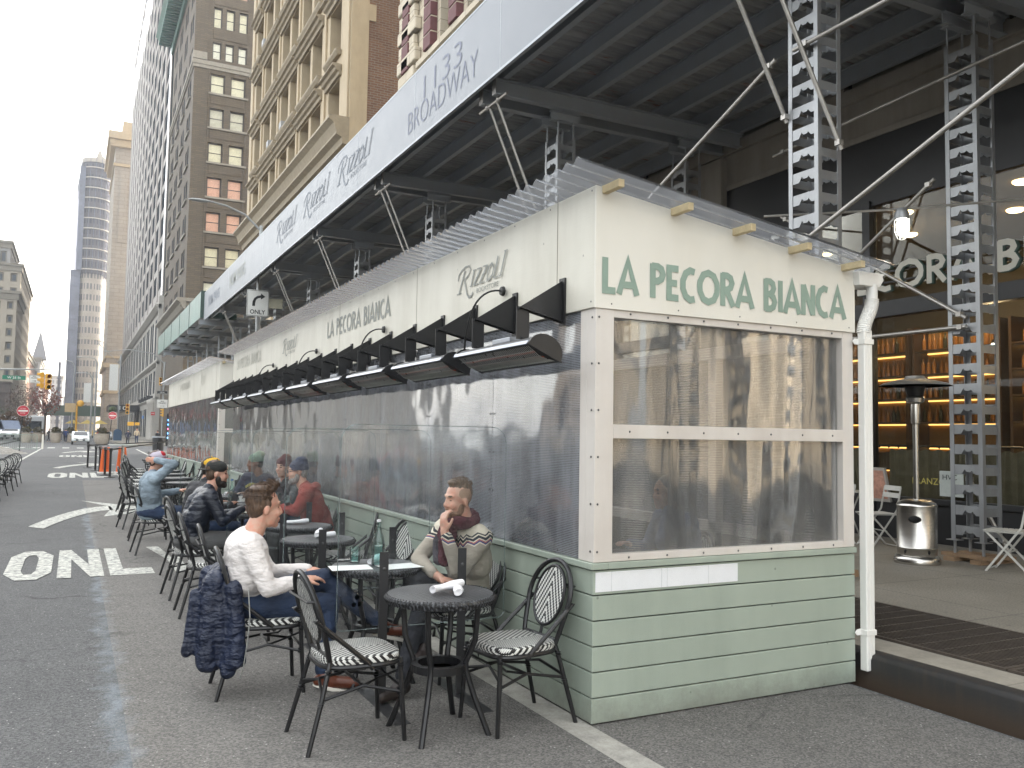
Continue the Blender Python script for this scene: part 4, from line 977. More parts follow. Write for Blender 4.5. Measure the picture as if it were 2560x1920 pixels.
b = MB(); b.prism([(-1.0, 1.4), (-1.05, 1.1), (-.6, .8), (-.3, .2), (0, 0), (0, 1.4)], (11, 104.95, 15.7), UX, (0, 0, 1), (0, 29, 0)); b.box(10, 33, 104.9, 105.99, 16.7, 17.1); b.box(10.4, 33, 105.3, 105.99, 16.2, 16.69); b.build('base_cornice', MATS['pale trim'], BB)
M('verdigris', (.035, .12, .095), .55, var=.25, vs=1)
b = MB(); b.prism([(-2.4, 2.6), (-2.5, 2.2), (-2.1, 1.8), (-1.9, 1.5), (-.4, 1.4), (-.3, 0), (0, 0), (0, 2.6)], (11, 104.2, 58), UX, (0, 0, 1), (0, 31, 0))
b.box(9.2, 33, 103.9, 106.0, 59.6, 60.6)
for y in np.arange(104.6, 134.8, .9): b.box(8.9, 10.8, y, y+.4, 58.85, 59.4)
b.build('green_cornice', MATS['verdigris'], BB)
b = MB(); b.box(11.05, 33, 106.4, 134, 61.9, 62.4); b.box(32.5, 62, 106.5, 134, 0, 61.9); b.box(11.05, 32.5, 133.9, 134.0, 0, 61.9); b.build('roof', MATS['brown brick'], BB)  # deep rear box added out of view to block sun from the street
# ---------------------------------------------------------------- pale modern block
WB = thing('pale_office_block', 'tall pale concrete office block with slim windows and glass top', 'building', (20, 195, .1))
paint('pale concrete', (.31, .285, .265), (.25, .225, .205), .3, .7, (1, 1, .3), grain=False)
cols = [(4.4+9.2*i, 9.6+9.2*i) for i in range(12)]; rows = [(23.6+4.15*j, 26.7+4.15*j) for j in range(16)]
facade(WB, 'w', (11, 135.5, 0), UY, NX, 121, 21.5, 90, cols, rows, .09, MATS['pale concrete'], wins('wb', M('bronze sash', (.03, .03, .03), .8, spec=0.), M('shaded glass', (.030, .036, .042), .8, spec=0.), (3, 1), .22))
b = MB(); b.box(10.9, 11.6, 136, 138.6, 22, 92); 
for k in range(12): b.box(11.0, 11.4, 139.5+9.7*k, 146.5+9.7*k, 90, 101)
b.build('sky_glass', M('blue glass', (.13, .19, .24), .12, .3, .35, .12), WB)
b = MB(); b.box(10.95, 11.6, 135.5, 139.3, 90, 101)
for k in range(12): b.box(10.95, 11.6, 146.6+9.7*k, 149.1+9.7*k, 90, 101)
b.box(10.9, 40, 135.5, 256.5, 101, 103.0); b.box(11.5, 40, 135.4, 135.49, 0, 101); b.box(39, 40, 135.5, 256.5, 0, 101); b.box(11, 39, 256.4, 256.49, 0, 101); b.build('parapet', MATS['pale concrete'], WB)
b = MB()
for k in range(13):
    for q in (3.0,): b.box(10.86, 11, 135.5+9.7*k, 135.5+9.7*k+.5, 22, 90)
b.build('fins', MATS['pale concrete'], WB)
paint('white limestone', (.37, .35, .315), (.29, .27, .24), .3, .7, grain=False)
c2 = []
for i in range(13): c2 += [(3+9.1*i, 6+9.1*i), (6.6+9.1*i, 9.6+9.1*i)]
fwn = wins('lw', M('lower sash', (.05, .055, .06), .8, spec=0.), MATS['shaded glass'], (2, 1), .2)
facade(WB, 'w', (10.8, 135.5, 0), UY, NX, 121, 0, 21.5, c2, [(.6, 5.3), (7.4, 10.9), (12.6, 18.9)], .10, MATS['white limestone'], fwn)
b = MB(); b.prism([(-.9, .7), (-.9, .45), (-.3, 0), (0, 0), (0, .7)], (10.8, 134.9, 19.6), UX, (0, 0, 1), (0, 122, 0)); b.prism([(-.6, .5), (-.6, .3), (-.2, 0), (0, 0), (0, .5)], (10.8, 134.9, 11.4), UX, (0, 0, 1), (0, 122, 0)); b.prism([(-.4, .4), (-.4, .25), (0, 0), (0, .4)], (10.8, 134.9, 6.2), UX, (0, 0, 1), (0, 122, 0))
b.box(10.4, 12, 134.9, 135.5, 0, 21.5); b.build('cornices', MATS['white limestone'], WB)
b = MB()
for y in (137, 139.5, 142): b.lathe([(.5, 0), (.5, .4), (.38, .5), (.34, 5.2), (.5, 5.6), (.55, 6.2)], (10.3, y, .1), 14)
b.build('entrance_columns', MATS['white limestone'], WB, smooth=True)
b = MB(); b.box(5.6, 10.6, 172, 186, 5.2, 6.3); o = b.build('entrance_canopy', MATS['black steel'], WB); text('lettering', '10', (7.3, 171.98, 5.4), (1.3, 0, 0), (0, 0, .7), M('white letter', (.7, .7, .7), .5), o, thick=.03)
b = MB(); b.box(9.9, 10.0, 150, 152.6, 3.6, 4.1); b.build('blue_plaque', M('blue plaque', (.05, .2, .5), .5), WB)
for y in (144, 150.5, 157, 163): 
    b = MB(); b.box(9.9, 10.8, y, y+.12, 6.5, 7.1); b.build('banner_bracket', MATS['black steel'], WB)
# ---------------------------------------------------------------- beige tower
M('grey glass', (.045, .055, .065), .25, spec=.25)
TB = thing('beige_tower', 'beige stone tower with heavy cornice beyond the pale office block', 'building', (12, 280, .1))
blocks('beige stone', (.31, .275, .23), (.27, .24, .20), 3, 1.1, (.2, .175, .145), .5, .06, .3)
bwn = wins('bt', M('tan sash', (.15, .13, .1), .6), MATS['grey glass'], (1, 1), .3)
facade(TB, 'w', (7.4, 266, 0), UX, NY, 8, 0, 86, [(4.5, 5.9)], [(24+4.5*i, 26.6+4.5*i) for i in range(10)], .5, MATS['beige stone'], bwn)
facade(TB, 'w', (7.4, 266, 0), UY, NX, 34, 0, 86, [(4+6*i, 6.4+6*i) for i in range(5)], [(24+4.5*i, 27+4.5*i) for i in range(12)], .6, MATS['beige stone'], bwn)
b = MB(); b.box(5.4, 16, 264, 301, 84.5, 86.6); b.box(6.2, 16, 264.8, 300.5, 82.5, 84.5); b.box(7.0, 16, 265.6, 300, 77, 77.8); b.box(6.6, 16, 265.2, 300, 19.3, 20.6); b.box(7.0, 16, 265.6, 300, 22, 22.6); b.box(6.9, 16, 265.5, 300, 12, 12.9); b.box(9.2, 16, 268, 296, 86.6, 91)
for k in range(16): b.box(5.9, 7.3, 264.6+2.2*k, 265.3+2.2*k, 83.1, 84.4)
b.build('cornices', MATS['sandstone'], TB)
b = MB(); b.box(8.8, 11.2, 265.8, 266, 55, 76); b.box(9.1, 10.9, 265.7, 265.8, 57, 74); b.box(8.8, 11, 265.8, 266, 2, 11); b.build('stone_panels', MATS['beige stone'], TB, bevel=.05)
# ---------------------------------------------------------------- rounded wedge tower under repair scaffolding
FT = thing('wedge_tower', 'rounded wedge shaped stone tower wrapped in scaffolding at the end of the avenue', 'building', (3.5, 330, .1))
def wedge(r, z0, z1, cx=3.4, cy=334, back=40):
    P = []
    for i in range(17):
        a = PI+PI*i/16; P.append((cx+r*math.cos(a), cy+r*math.sin(a)))
    P += [(cx+r+9, cy+back), (cx-r-1.5, cy+back)]; b = MB(); b.prism(P, (0, 0, z0), UX, UY, (0, 0, z1-z0)); return b
M('tower stone', (.24, .21, .18), .8, var=.2, vs=.4)
wedge(3.75, 0, 96).build('wall', MATS['tower stone'], FT)
fl = MB(); wn_ = MB()
for j in range(23):
    z = 8+3.85*j
    for i in range(11):
        a = PI+PI*(i+.5)/11; c, s = math.cos(a), math.sin(a); p = Vector((3.4+3.76*c, 334+3.76*s, z+1.3)); t_ = Vector((-s, c, 0)); (wn_).obox(p, t_*(.30 if i % 3 else .17), Vector((c, s, 0))*.03, (0, 0, 1.0))
    for i in range(9):
        p = Vector((7.15+.225*(4.3*i+2), 334+4.3*i+2, z+1.3)); u_ = Vector((.225, 1, 0)).normalized(); wn_.obox(p+Vector((.06, -.0, 0)), u_*.8, Vector((.05, 0, 0)), (0, 0, 1.0))
wn_.build('windows', M('dusk glass', (.06, .065, .07), .2), FT, kind='stuff')
for z in (11, 15.5, 33, 71.5, 92.5):
    wedge(4.05, z, z+.7).build('band', M('tower trim', (.28, .25, .21), .8), FT)
wedge(4.5, 95.5, 97).build('cornice', MATS['tower trim'], FT)
b = MB(); b.prism([(-2.0, 0), (2.2, 0), (1.6, 2.4), (.9, 2.6), (.4, 4.6), (-.4, 4.4), (-1, 2.4)], (4.4, 336, 97), UX, (0, 0, 1), (0, 5, 0)); b.build('roof_housing', MATS['tower trim'], FT)
nt = clear('scaffold netting', .45, (.14, .15, .19), (.7, .7, .75), .5, .1)
w_ = wedge(4.6, 56, 95.3); w_.build('netting', MATS['scaffold netting'], FT)
b = MB(); b.box(-3.2, -.1, 331, 352, 0, 57); b.box(-1.6, .2, 330, 340, 57, 93.5); b.build('netted_stair_bay', M('navy netting', (.085, .095, .13), .7, var=.5, vs=.25), FT)
b = MB()
for j in range(11):
    z = 57.5+3.6*j
    for i in range(16):
        a0, a1 = PI+PI*i/16, PI+PI*(i+1)/16; b.bar((3.4+4.75*math.cos(a0), 334+4.75*math.sin(a0), z), (3.4+4.75*math.cos(a1), 334+4.75*math.sin(a1), z), .5, .28)
    b.bar((8.2, 334, z), (12, 352, z), .5, .28)
b.build('scaffold_boards', M('scaffold board', (.40, .36, .31), .7), FT)
b = MB()
for i in range(9):
    a = PI+PI*i/8; b.cyl((3.4+4.8*math.cos(a), 334+4.8*math.sin(a), 56), (3.4+4.8*math.cos(a), 334+4.8*math.sin(a), 97), .09, 5)
for j in range(15): z = 2+3.8*j; b.bar((-3.3, 330.9, z), (0, 330.9, z), .2, .2)
b.build('scaffold_tubes', MATS['navy netting'], FT)
b = MB()
for j in range(12):
    z = 18+4.4*j; b.bar((8.4+.06*j, 337, z), (9.5, 338, z+2.2), .15, .35)
b.build('debris_chutes', MATS['white limestone'], FT)
def simple_block(name, label, x0, x1, y0, y1, h, mat, cols, rows, side=1, wm=None, roofz=1.2, trim='pale trim', group=None):
    """distant block: -Y face and the street face (+X if side=1 else -X)"""
    r = thing(name, label, 'building', ((x0+x1)/2, (y0+y1)/2, .1), group); wm = wm or bwn
    facade(r, 'w', (x0, y0, 0), UX, NY, x1-x0, 0, h, cols[0], rows, .4, mat, wm, cap=60)
    if side > 0: facade(r, 'w', (x1, y0, 0), UY, (1, 0, 0), y1-y0, 0, h, cols[1], rows, .4, mat, wm, cap=40)
    else: facade(r, 'w', (x0, y0, 0), UY, NX, y1-y0, 0, h, cols[1], rows, .4, mat, wm, cap=40)
    b = MB(); b.box(x0-.6, x1+.6, y0-.6, y1+.6, h, h+roofz*.5); b.box(x0-.3, x1+.3, y0-.3, y1+.3, h-roofz, h-.01); b.build('cornice', MATS[trim], r)
    b = MB(); (b.box(x0, x0+.3, y0+.5, y1, 0, h) if side > 0 else b.box(x1-.3, x1, y0+.5, y1, 0, h)); b.box(x0, x1, y1-.3, y1, 0, h-.1); b.build('rear_wall', mat, r)
    return r
def colset(w, n, f=.5): p = w/n; return [(p*i+p*(1-f)/2, p*i+p*(1+f)/2) for i in range(n)]
def rowset(z0, z1, n, f=.6): p = (z1-z0)/n; return [(z0+p*i+p*(1-f)/2, z0+p*i+p*(1+f)/2) for i in range(n)]
paint('lit cream', (.33, .29, .23), (.27, .235, .19), .3, .8, grain=False); paint('brick orange', (.30, .18, .13), (.25, .15, .11), .3, .8, grain=False); paint('grey stone far', (.29, .28, .27), (.23, .22, .21), .3, .8, grain=False)
lb = simple_block('corner_building', 'grey and cream corner building with dark cornice, left side of the avenue', -34, -11.3, 200, 224, 29.0, MATS['lit cream'], (colset(22.7, 10), colset(24, 9)), rowset(6, 28, 8), 1)
simple_block('office_tower', 'taller stepped cream tower rising behind the corner building at left', -40, -12.6, 232, 285, 40, MATS['lit cream'], (colset(27.4, 10), colset(52, 14)), rowset(8, 39, 9), 1)
lb2 = simple_block('tower_top_block', 'setback grey penthouse block on top of the stepped tower at far left', -40, -15.2, 236, 262, 46, MATS['grey stone far'], (colset(24.8, 9), colset(26, 8)), rowset(40.5, 45, 1), 1)
simple_block('brick_loft_building', 'orange brick loft building down the left side of the avenue', -40, -13, 289, 352, 24, MATS['brick orange'], (colset(27, 10), colset(63, 16)), rowset(4, 23, 6), 1)
r = simple_block('gabled_building', 'pale grey building with steep pointed roof, down the avenue', -40, -12.6, 380, 430, 29, MATS['grey stone far'], (colset(27.4, 10), colset(50, 12)), rowset(4, 28, 8), 1)
b = MB(); b.add([(-15.5, 380, 29), (-10.5, 380, 29), (-10.5, 390, 29), (-15.5, 390, 29), (-13, 385, 41)], [(0, 1, 4), (1, 2, 4), (2, 3, 4), (3, 0, 4)]); b.cyl((-13, 385, 40), (-13, 385, 44), .15, 5); b.build('spire', M('slate', (.16, .16, .17), .6), r)
simple_block('red_brick_row', 'low red brick building far down the avenue', -40, -12.4, 440, 500, 26, MATS['brick orange'], (colset(27.6, 10), colset(60, 12)), rowset(4, 25, 6), 1)
simple_block('distant_white_block', 'pale white block closing the avenue beside the netted tower', -11.5, -6.2, 520, 560, 30, MATS['grey stone far'], (colset(5.3, 3), colset(40, 8)), rowset(4, 29, 7), 1)
simple_block('distant_office_block', 'very distant grey block between the spire and the netted tower', -10.0, -6.0, 640, 660, 23, MATS['grey stone far'], (colset(4, 2), colset(20, 4)), rowset(4, 22, 5), 1)
b = MB(); b.box(-5.3, -4.5, 320, 322, 0, 24)
for j in range(6): b.box(-5.6, -4.2, 319.6, 322.4, 3.5*j+1, 3.5*j+1.4)
b.build('hoist_tower', MATS['navy netting'], label='narrow dark construction hoist left of the netted wedge tower', cat='hoist')
b = MB(); b.box(-40, -11.5, 196.5, 199.5, 0, 11)
for j in range(6): b.box(-40, -11.3, 196.2, 199.6, 1.6+1.8*j, 1.85+1.8*j)
b.build('scaffold', M('scaffold brown', (.10, .08, .07), .8, var=.5, vs=.5), label='dark scaffolding around the foot of the corner building at left', cat='scaffold')
# buildings outside the picture that light and mirror the street
ob_ = wins('ob', MATS['tan sash'], MATS['grey glass'], (1, 2), .12)
for (nm, lb_, y0, y1, h, mt) in (('loft_building', 'low pale building across the avenue, out of view', -14, 40, 10, 'pale concrete'), ('limestone_building', 'pale building across the avenue, out of view', 110, 165, 16, 'white limestone')):
    r = thing(nm, lb_, 'building', (-26, y0, 0))
    facade(r, 'w', (-17.5, y0, 0), UY, (1, 0, 0), y1-y0, 0, h, colset(y1-y0, int((y1-y0)/3.2), .45), rowset(1, h-2, int(h/4)), .4, MATS[mt], ob_, cap=60)
    b = MB(); b.box(-40, -17.8, y0, y1, 0, h); b.build('rear_block', MATS[mt], r)
for (nm, x0, x1, y, h, mt) in (('cream_building', -18, 3, -46, 13, 'grey stone far'), ('brick_building', 5, 20, -42, 17, 'grey limestone')):
    r = thing(nm, ('cream' if 'cream' in nm else 'pale')+' building behind the viewer, out of view', 'building', (x0, y, 0))
    facade(r, 'w', (x0, y, 0), UX, (0, 1, 0), x1-x0, 0, h, colset(x1-x0, 5, .5), rowset(1, h-2, int(h/4)), .4, MATS[mt], ob_, cap=40)
    b = MB(); b.box(x0, x1, y-12, y-.5, 0, h); b.build('rear_block', MATS[mt], r)
# ---------------------------------------------------------------- woven bistro chairs and tables
def weave(name, a, b, p=.0075, dark=None):
    """two-tone stepped chevron in the object's x (across) and y (along) axes"""
    t = NT(name); s = t.a("SeparateXYZ", i_0=t.obj())
    ax = t.math('ABSOLUTE', s.outputs[1])
    iu = t.math('FLOOR', t.math('DIVIDE', ax, p)); w = t.math('ADD', t.math('DIVIDE', s.outputs[0], p*1.35), t.math('MULTIPLY', s.outputs[2], 1/(p*1.35)))
    q = t.math('MODULO', t.math('ADD', t.math('ADD', t.math('FLOOR', w), iu), 400.), 4.)
    f = t.math('LESS_THAN', q, 1.9)
    e = t.math('ABSOLUTE', t.math('SUBTRACT', t.math('FRACT', t.math('DIVIDE', ax, p)), .5))
    c = t.mix(f, b, a); c = t.mix(t.math('MULTIPLY', t.math('GREATER_THAN', e, .42), .55), c, mul(b, .8))
    t.set(Base_Color=c, Roughness=.35, Normal=t.bump(t.math('MULTIPLY_ADD', f, .5, t.math('SUBTRACT', .5, e)), .7, .003)); return t.m
weave('woven white', (.70, .70, .66), (.014, .014, .015)); weave('woven black', (.075, .078, .085), (.010, .010, .011), .0085)
BL = MATS['black gloss']
def arc(f, n): return [f(i/(n-1)) for i in range(n)]
def make_chair():
    r = thing('bistro_chair', 'black bistro chair with woven black and white seat', 'chair', (0, 0, 0))   # faces +x; origin at floor centre
    T = .0135
    # seat pad: rounded square, woven, drooping edge
    n = 40; P = []
    for i in range(n):
        a = 2*PI*i/n; c, s = math.cos(a), math.sin(a); k = (abs(c)**3.6+abs(s)**3.6)**(-1/3.6); P.append((.215*k*c*(1), .205*k*s*(1+.06*c)))
    b = MB(); rings = [(.0, .462), (.93, .464), (.99, .456), (1.01, .440), (.985, .424)]
    vs = [(0, 0, .462)]; fs = []
    for ri, (sc, z) in enumerate(rings[1:]):
        for x, y in P: vs.append((x*sc, y*sc, z))
        for i in range(n):
            j = (i+1) % n
            if ri == 0: fs.append((0, 1+i, 1+j))
            else: a = 1+(ri-1)*n; c = 1+ri*n; fs.append((a+i, c+i, c+j, a+j))
    b.add(vs, fs); b.build('seat', MATS['woven white'], r, smooth=True)
    b = MB(); b.tube([(x*.99, y*.99, .412) for x, y in P], .013, 8, closed=True); b.build('seat_frame', BL, r, smooth=True)
    for s in (-1, 1):
        b = MB(); b.tube([(.19, .175*s, .43), (.195, .185*s, .3), (.215, .20*s, 0)], [T, T, .012], 8)
        for z in (.40, .385, .27, .258, .246): b.ball((.1925, .18*s, z), (.0185, .0185, .006), 10, 4)
        b.build('leg', BL, r, smooth=True)
        # rear leg runs up into the back hoop
        b = MB(); b.tube([(-.185, .155*s, .44), (-.20, .17*s, .38), (-.235, .185*s, .24), (-.30, .205*s, 0)], [T, T, T, .012], 8)
        for z, x in ((.40, -.196), (.388, -.199), (.25, -.232), (.238, -.236)): b.ball((x, .172*s+.01*s*(z < .3), z), (.0185, .0185, .006), 10, 4)
        b.build('leg', BL, r, smooth=True)
        b = MB(); b.tube([(-.275, .195*s, .66), (-.12, .205*s, .53), (.0, .205*s, .43), (.03, .203*s, .395)], T*.95, 8)
        for q in range(7): b.ball((-.275+.012*q, .195*s, .66-.010*q), (.0175, .0175, .005), 8, 4)
        b.build('side_brace', BL, r, smooth=True)
        b = MB(); b.tube([(.195, .185*s, .255), (-.0, .15*s, .30), (-.225, .178*s, .26)], .0085, 6); b.tube([(.19, .18*s, .37), (.10, .1*s, .315), (0, .15*s, .30)], .007, 6); b.build('side_stretcher', BL, r, smooth=True)
    b = MB(); b.tube([(.195, -.185, .285), (.15, 0, .33), (.195, .185, .285)], .0085, 6); b.tube([(-.225, -.178, .275), (-.19, 0, .32), (-.225, .178, .275)], .0085, 6); b.tube([(0, -.15, .30), (0, .15, .30)], .0085, 6); b.build('cross_stretcher', BL, r, smooth=True)
    # back hoop: leans backwards
    def bk(y, z): return (-.185-(z-.44)*.27-.035*(z-.44)**2, y, z)
    b = MB(); pts = [bk(-.155, .44), bk(-.175, .52)]+[bk(-.198*math.cos(a), .68+.202*math.sin(a)) for a in np.linspace(-.15, PI+.15, 22)]+[bk(.175, .52), bk(.155, .44)]
    b.tube(pts, .0145, 8); b.build('back_hoop', BL, r, smooth=True)
    b = MB(); oval = [bk(.135*math.cos(a), .685+.165*math.sin(a)) for a in np.linspace(0, 2*PI, 29)[:-1]]; b.tube(oval, .0095, 7, closed=True)
    b.tube([bk(0, .52), bk(0, .455)], .009, 6); b.tube([bk(-.16, .465), bk(.16, .465)], .010, 6); b.build('inner_hoop', BL, r, smooth=True)
    b = MB(); c0 = bk(0, .685); vs = [c0]+[tuple(Vector(c0)+(Vector(p)-Vector(c0))*.97) for p in oval]; m_ = len(oval)
    v2 = [tuple(Vector(v)+Vector((-.010, 0, 0))) for v in vs]
    b.add(vs, [(0, 1+i, 1+(i+1) % m_) for i in range(m_)][::1]); b.add(v2, [(0, 1+(i+1) % m_, 1+i) for i in range(m_)]); b.build('back_panel', MATS['woven white'], r)
    b = MB(); p = [bk(-.085, .765), bk(-.085, .765), bk(.085, .765)]; x0 = p[0][0]
    b.tube([(x0, -.19, .755), (x0-.035, -.165, .752), (x0-.035, .165, .752), (x0, .19, .755)], .0075, 6); b.build('rear_handle', BL, r, smooth=True)
    return r
ch0 = make_chair()
def make_table():
    r = thing('bistro_table', 'round bistro table with black woven top', 'table', (0, 0, 0))
    b = MB(); b.lathe([(0, .742), (.287, .742), (.298, .736), (.302, .722), (.296, .70), (.272, .692), (0, .69)], seg=44); b.build('tabletop', MATS['woven black'], r, smooth=True)
    b = MB()
    for i in range(90):
        a = 2*PI*i/90; c, s = math.cos(a), math.sin(a); b.tube([(.289*c, .289*s, .7425), (.305*c, .305*s, .722), (.293*c, .293*s, .698)], .004, 4, cap=False)
    b.build('rim_binding', BL, r)
    for k in range(4):
        a = PI/4+k*PI/2+.2; c, s = math.cos(a), math.sin(a)
        b = MB(); b.tube([(.215*c, .215*s, .70), (.20*c, .20*s, .50), (.15*c, .15*s, .38), (.15*c, .15*s, .34), (.20*c, .20*s, .2), (.285*c, .285*s, 0)], .0165, 8); b.build('leg', BL, r, smooth=True)
    b = MB(); b.lathe([(.118, .33), (.155, .33), (.155, .37), (.118, .37), (.118, .33)], seg=30); b.build('brace_ring', BL, r)
    return r
tb0 = make_table()
used = {'c': 0, 't': 0}
def chair(x, y, rz, label, group='woven bistro chairs at the kerbside tables'):
    o = ch0 if not used['c'] else copy_tree(ch0)
    used['c'] = 1; o.location = (x, y, .0); o.rotation_euler = (0, 0, rz); o['label'] = label; o['group'] = group; return o
def table(x, y, label, group='round bistro tables in the street'):
    o = tb0 if not used['t'] else copy_tree(tb0)
    used['t'] = 1; o.location = (x, y, 0); o.rotation_euler = (0, 0, random.uniform(-.3, .3)); o['label'] = label; o['group'] = group; return o
T1 = (1.83, 4.41)
table(*T1, 'round black woven table nearest the viewer with a rolled napkin')
table(1.82, 5.50, 'round woven table with water bottle, glass and paper menus')
table(1.83, 7.05, 'woven table with crossed napkins behind the man in the white sweater')
table(1.93, 8.12, 'woven table with one rolled napkin beside the red jacket man')
table(1.85, 9.55, 'woven table with wine glasses and plates in front of the navy jacket man')
table(1.85, 10.9, 'woven table with cup and saucer near the green beanie')
table(1.85, 12.3, 'woven table in front of the denim jacket man')
chair(1.39, 4.53, .04, 'nearest empty bistro chair, seen from behind, left of the front table')
chair(2.26, 4.38, PI+.10, 'empty bistro chair backed against the green corner boards')
chair(1.13, 5.60, -.05, 'bistro chair with the man in the white sweater and his puffer jacket')
chair(2.36, 5.40, PI+.05, 'bistro chair holding the man with the burgundy scarf')
chair(1.20, 7.02, -.05, 'empty bistro chair just behind the white sweater man, toward the road')
chair(2.37, 7.0, PI+.35, 'empty bistro chair with tall woven back seen past the water bottle')
chair(1.17, 8.1, .0, 'empty bistro chair between the navy jacket and the white sweater')
chair(2.38, 8.15, PI-.3, 'empty bistro chair beside the red jacket, half hidden by clear screens')
chair(1.15, 9.0, .1, 'bistro chair under the man in the dark quilted jacket')
chair(2.36, 9.55, PI, 'bistro chair under the red jacketed person')
chair(1.25, 10.2, .15, 'bistro chair under the yellow cap wearer')
chair(2.38, 10.6, PI, 'bistro chair under the maroon beanie man')
chair(1.05, 12.3, .1, 'bistro chair under the denim jacket man')
chair(2.38, 12.2, PI, 'bistro chair under the green beanie wearer')
row = ['twelfth', 'thirteenth', 'fourteenth', 'fifteenth', 'sixteenth', 'seventeenth', 'eighteenth', 'nineteenth', 'twentieth', 'last']
for i, y in enumerate((14.0, 15.6, 17.2, 18.8, 20.4, 22.0, 23.6, 25.2, 26.8, 28.4)):
    n_ = ['first', 'second', 'third', 'fourth', 'fifth', 'sixth', 'seventh', 'eighth', 'ninth', 'tenth'][i]; sh_x = max(0, y-17)*.06
    if i: table(1.72+sh_x*.7, y, '%s empty round table past the denim jacket man' % n_)
    chair(1.08+sh_x+random.uniform(-.06, .06), y+random.uniform(-.1, .1), random.uniform(-.3, .3), '%s empty road-side chair past the denim jacket man' % n_)
    if i: chair(2.34, y+.1, PI+random.uniform(-.2, .2), '%s empty shed-side chair past the denim jacket man' % n_)
for i, y in enumerate((18.2, 20.2, 22.0, 23.8, 25.6, 27.4, 29.2)):
    n_ = ['nearest', 'second', 'third', 'fourth', 'fifth', 'sixth', 'farthest'][i]; lx = -.012*(29.2-y)
    table(-2.15+lx, y-.3, '%s round table of the left-hand seating row' % n_)
    chair(-1.62+lx+.012*0, y, PI+.9+random.uniform(-.35, .35), '%s inner chair of the left-hand seating row' % n_, 'chairs of the seating row across the road')
    chair(-2.75, y, random.uniform(-.3, .3), '%s outer chair of the left-hand seating row' % n_, 'chairs of the seating row across the road')
# ---------------------------------------------------------------- clear screens between the tables
def screen(x0, x1, y, zt=1.66, label=None, dots=False):
    r = thing('clear_screen', label, 'screen', (x0, y, 0), 'clear acrylic screens between the tables')
    rr = .10; P = []
    for cx, cz, a0 in ((x1-rr, zt-rr, 0), (x0+rr, zt-rr, PI/2), (x0+rr, .45+rr*.4, PI), (x1-rr, .45+rr*.4, 1.5*PI)):
        q = rr if cz > 1 else rr*.4; cx = cx if cz > 1 else (x0+q if cx < (x0+x1)/2 else x1-q)
        for i in range(6): a = a0+PI/2*i/5; P.append((cx+q*math.cos(a), cz+q*math.sin(a)))
    b = MB(); b.prism(P, (0, y, 0), UX, (0, 0, 1), (0, .005, 0)); o = b.build('sheet', MATS['acrylic'], r)
    b = MB(); b.tube([(p[0], y+.0025, p[1]) for p in P], .0028, 4, closed=True); b.build('polished_edge', clear('acrylic edge', .22, (.6, .68, .68), (.8, .9, .9), .1, 1.5), o)
    for px in (x0+.28, x1-.30):
        b = MB(); b.box(px-.028, px+.028, y-.012, y-.002, .006, .90); b.build('upright', MATS['dark post'] if 'dark post' in MATS else M('dark post', (.024, .024, .026), .5), r, bevel=.002)
        b = MB(); b.box(px-.045, px+.045, y-.40, y+.34, .0, .006); b.build('foot_plate', MATS['dark post'], r)
        b = MB(); b.ball((px, y-.014, .80), (.011, .006, .011), 10, 6); b.build('bolt', MATS['screw'], r)
    if dots:
        b = MB()
        for cx in (x0+.12, x1-.16):
            for dx, dz, q in ((0, .04, .014), (-.018, 0, .014), (.018, 0, .014), (.03, .04, .008), (.034, .02, .006)): b.lathe([(0, 0), (q, 0)], (cx+dx, y-.001, .60+dz), 12, (Vector((1, 0, 0)), Vector((0, 0, 1)), Vector((0, -1, 0))))
        b.build('dot_mark', M('pale print', (.45, .55, .53), .6), o)
    return r
screen(1.41, 2.50, 4.97, 1.66, 'clear screen just behind the front table, dots printed in its corners', True)
screen(1.38, 2.50, 6.28, 1.64, 'second clear screen, behind the table with the water bottle')
screen(1.38, 2.48, 7.60, 1.64, 'third clear screen, between the two napkin tables')
screen(1.38, 2.48, 8.80, 1.62, 'fourth clear screen, past the single napkin table')
screen(1.40, 2.48, 10.25, 1.62, 'fifth clear screen, behind the plates and wine glasses')
screen(1.40, 2.48, 11.6, 1.60, 'sixth clear screen, before the denim jacket table')
screen(1.40, 2.48, 13.2, 1.60, 'seventh clear screen, past the denim jacket man')
# ---------------------------------------------------------------- things on the tables
nap = M('napkin linen', (.74, .73, .74), .8, var=.06, vs=30, bump=.4, bs=300)
def roll(mb, c, ang, L, r, dz=0, tilt=0):
    c = Vector(c); d = Vector((math.cos(ang)*math.cos(tilt), math.sin(ang)*math.cos(tilt), math.sin(tilt))); s = d.cross(Vector((0, 0, 1))).normalized(); u = s.cross(d); n = 12; vs = []; fs = []; K = 10
    for i in range(K+1):
        t = i/K; q = r*(1+.10*math.sin(t*9+ang*3)-.12*abs(t-.5)); o = c+d*(t-.5)*L+u*(r+dz)
        for k in range(n): a = 2*PI*k/n; e = q*(1+.10*math.sin(2*a+t*5)); vs.append(o+s*math.cos(a)*e*1.05+u*math.sin(a)*e*.85)
    for i in range(K):
        for k in range(n): k2 = (k+1) % n; fs.append((i*n+k, i*n+k2, (i+1)*n+k2, (i+1)*n+k))
    for base, o in ((0, c-d*L/2+u*(r+dz)), ((K)*n, c+d*L/2+u*(r+dz))):
        q = len(vs)
        for k in range(n): vs.append(Vector(vs[base+k]).lerp(o, .35)+d*(.0 if base else .0))
        ce = len(vs); vs.append(o-d*(.012 if base else -.012))
        for k in range(n): k2 = (k+1) % n; fs.append((base+k, base+k2, q+k2, q+k)); fs.append((q+k, q+k2, ce))
    mb.add([tuple(v) for v in vs], fs)
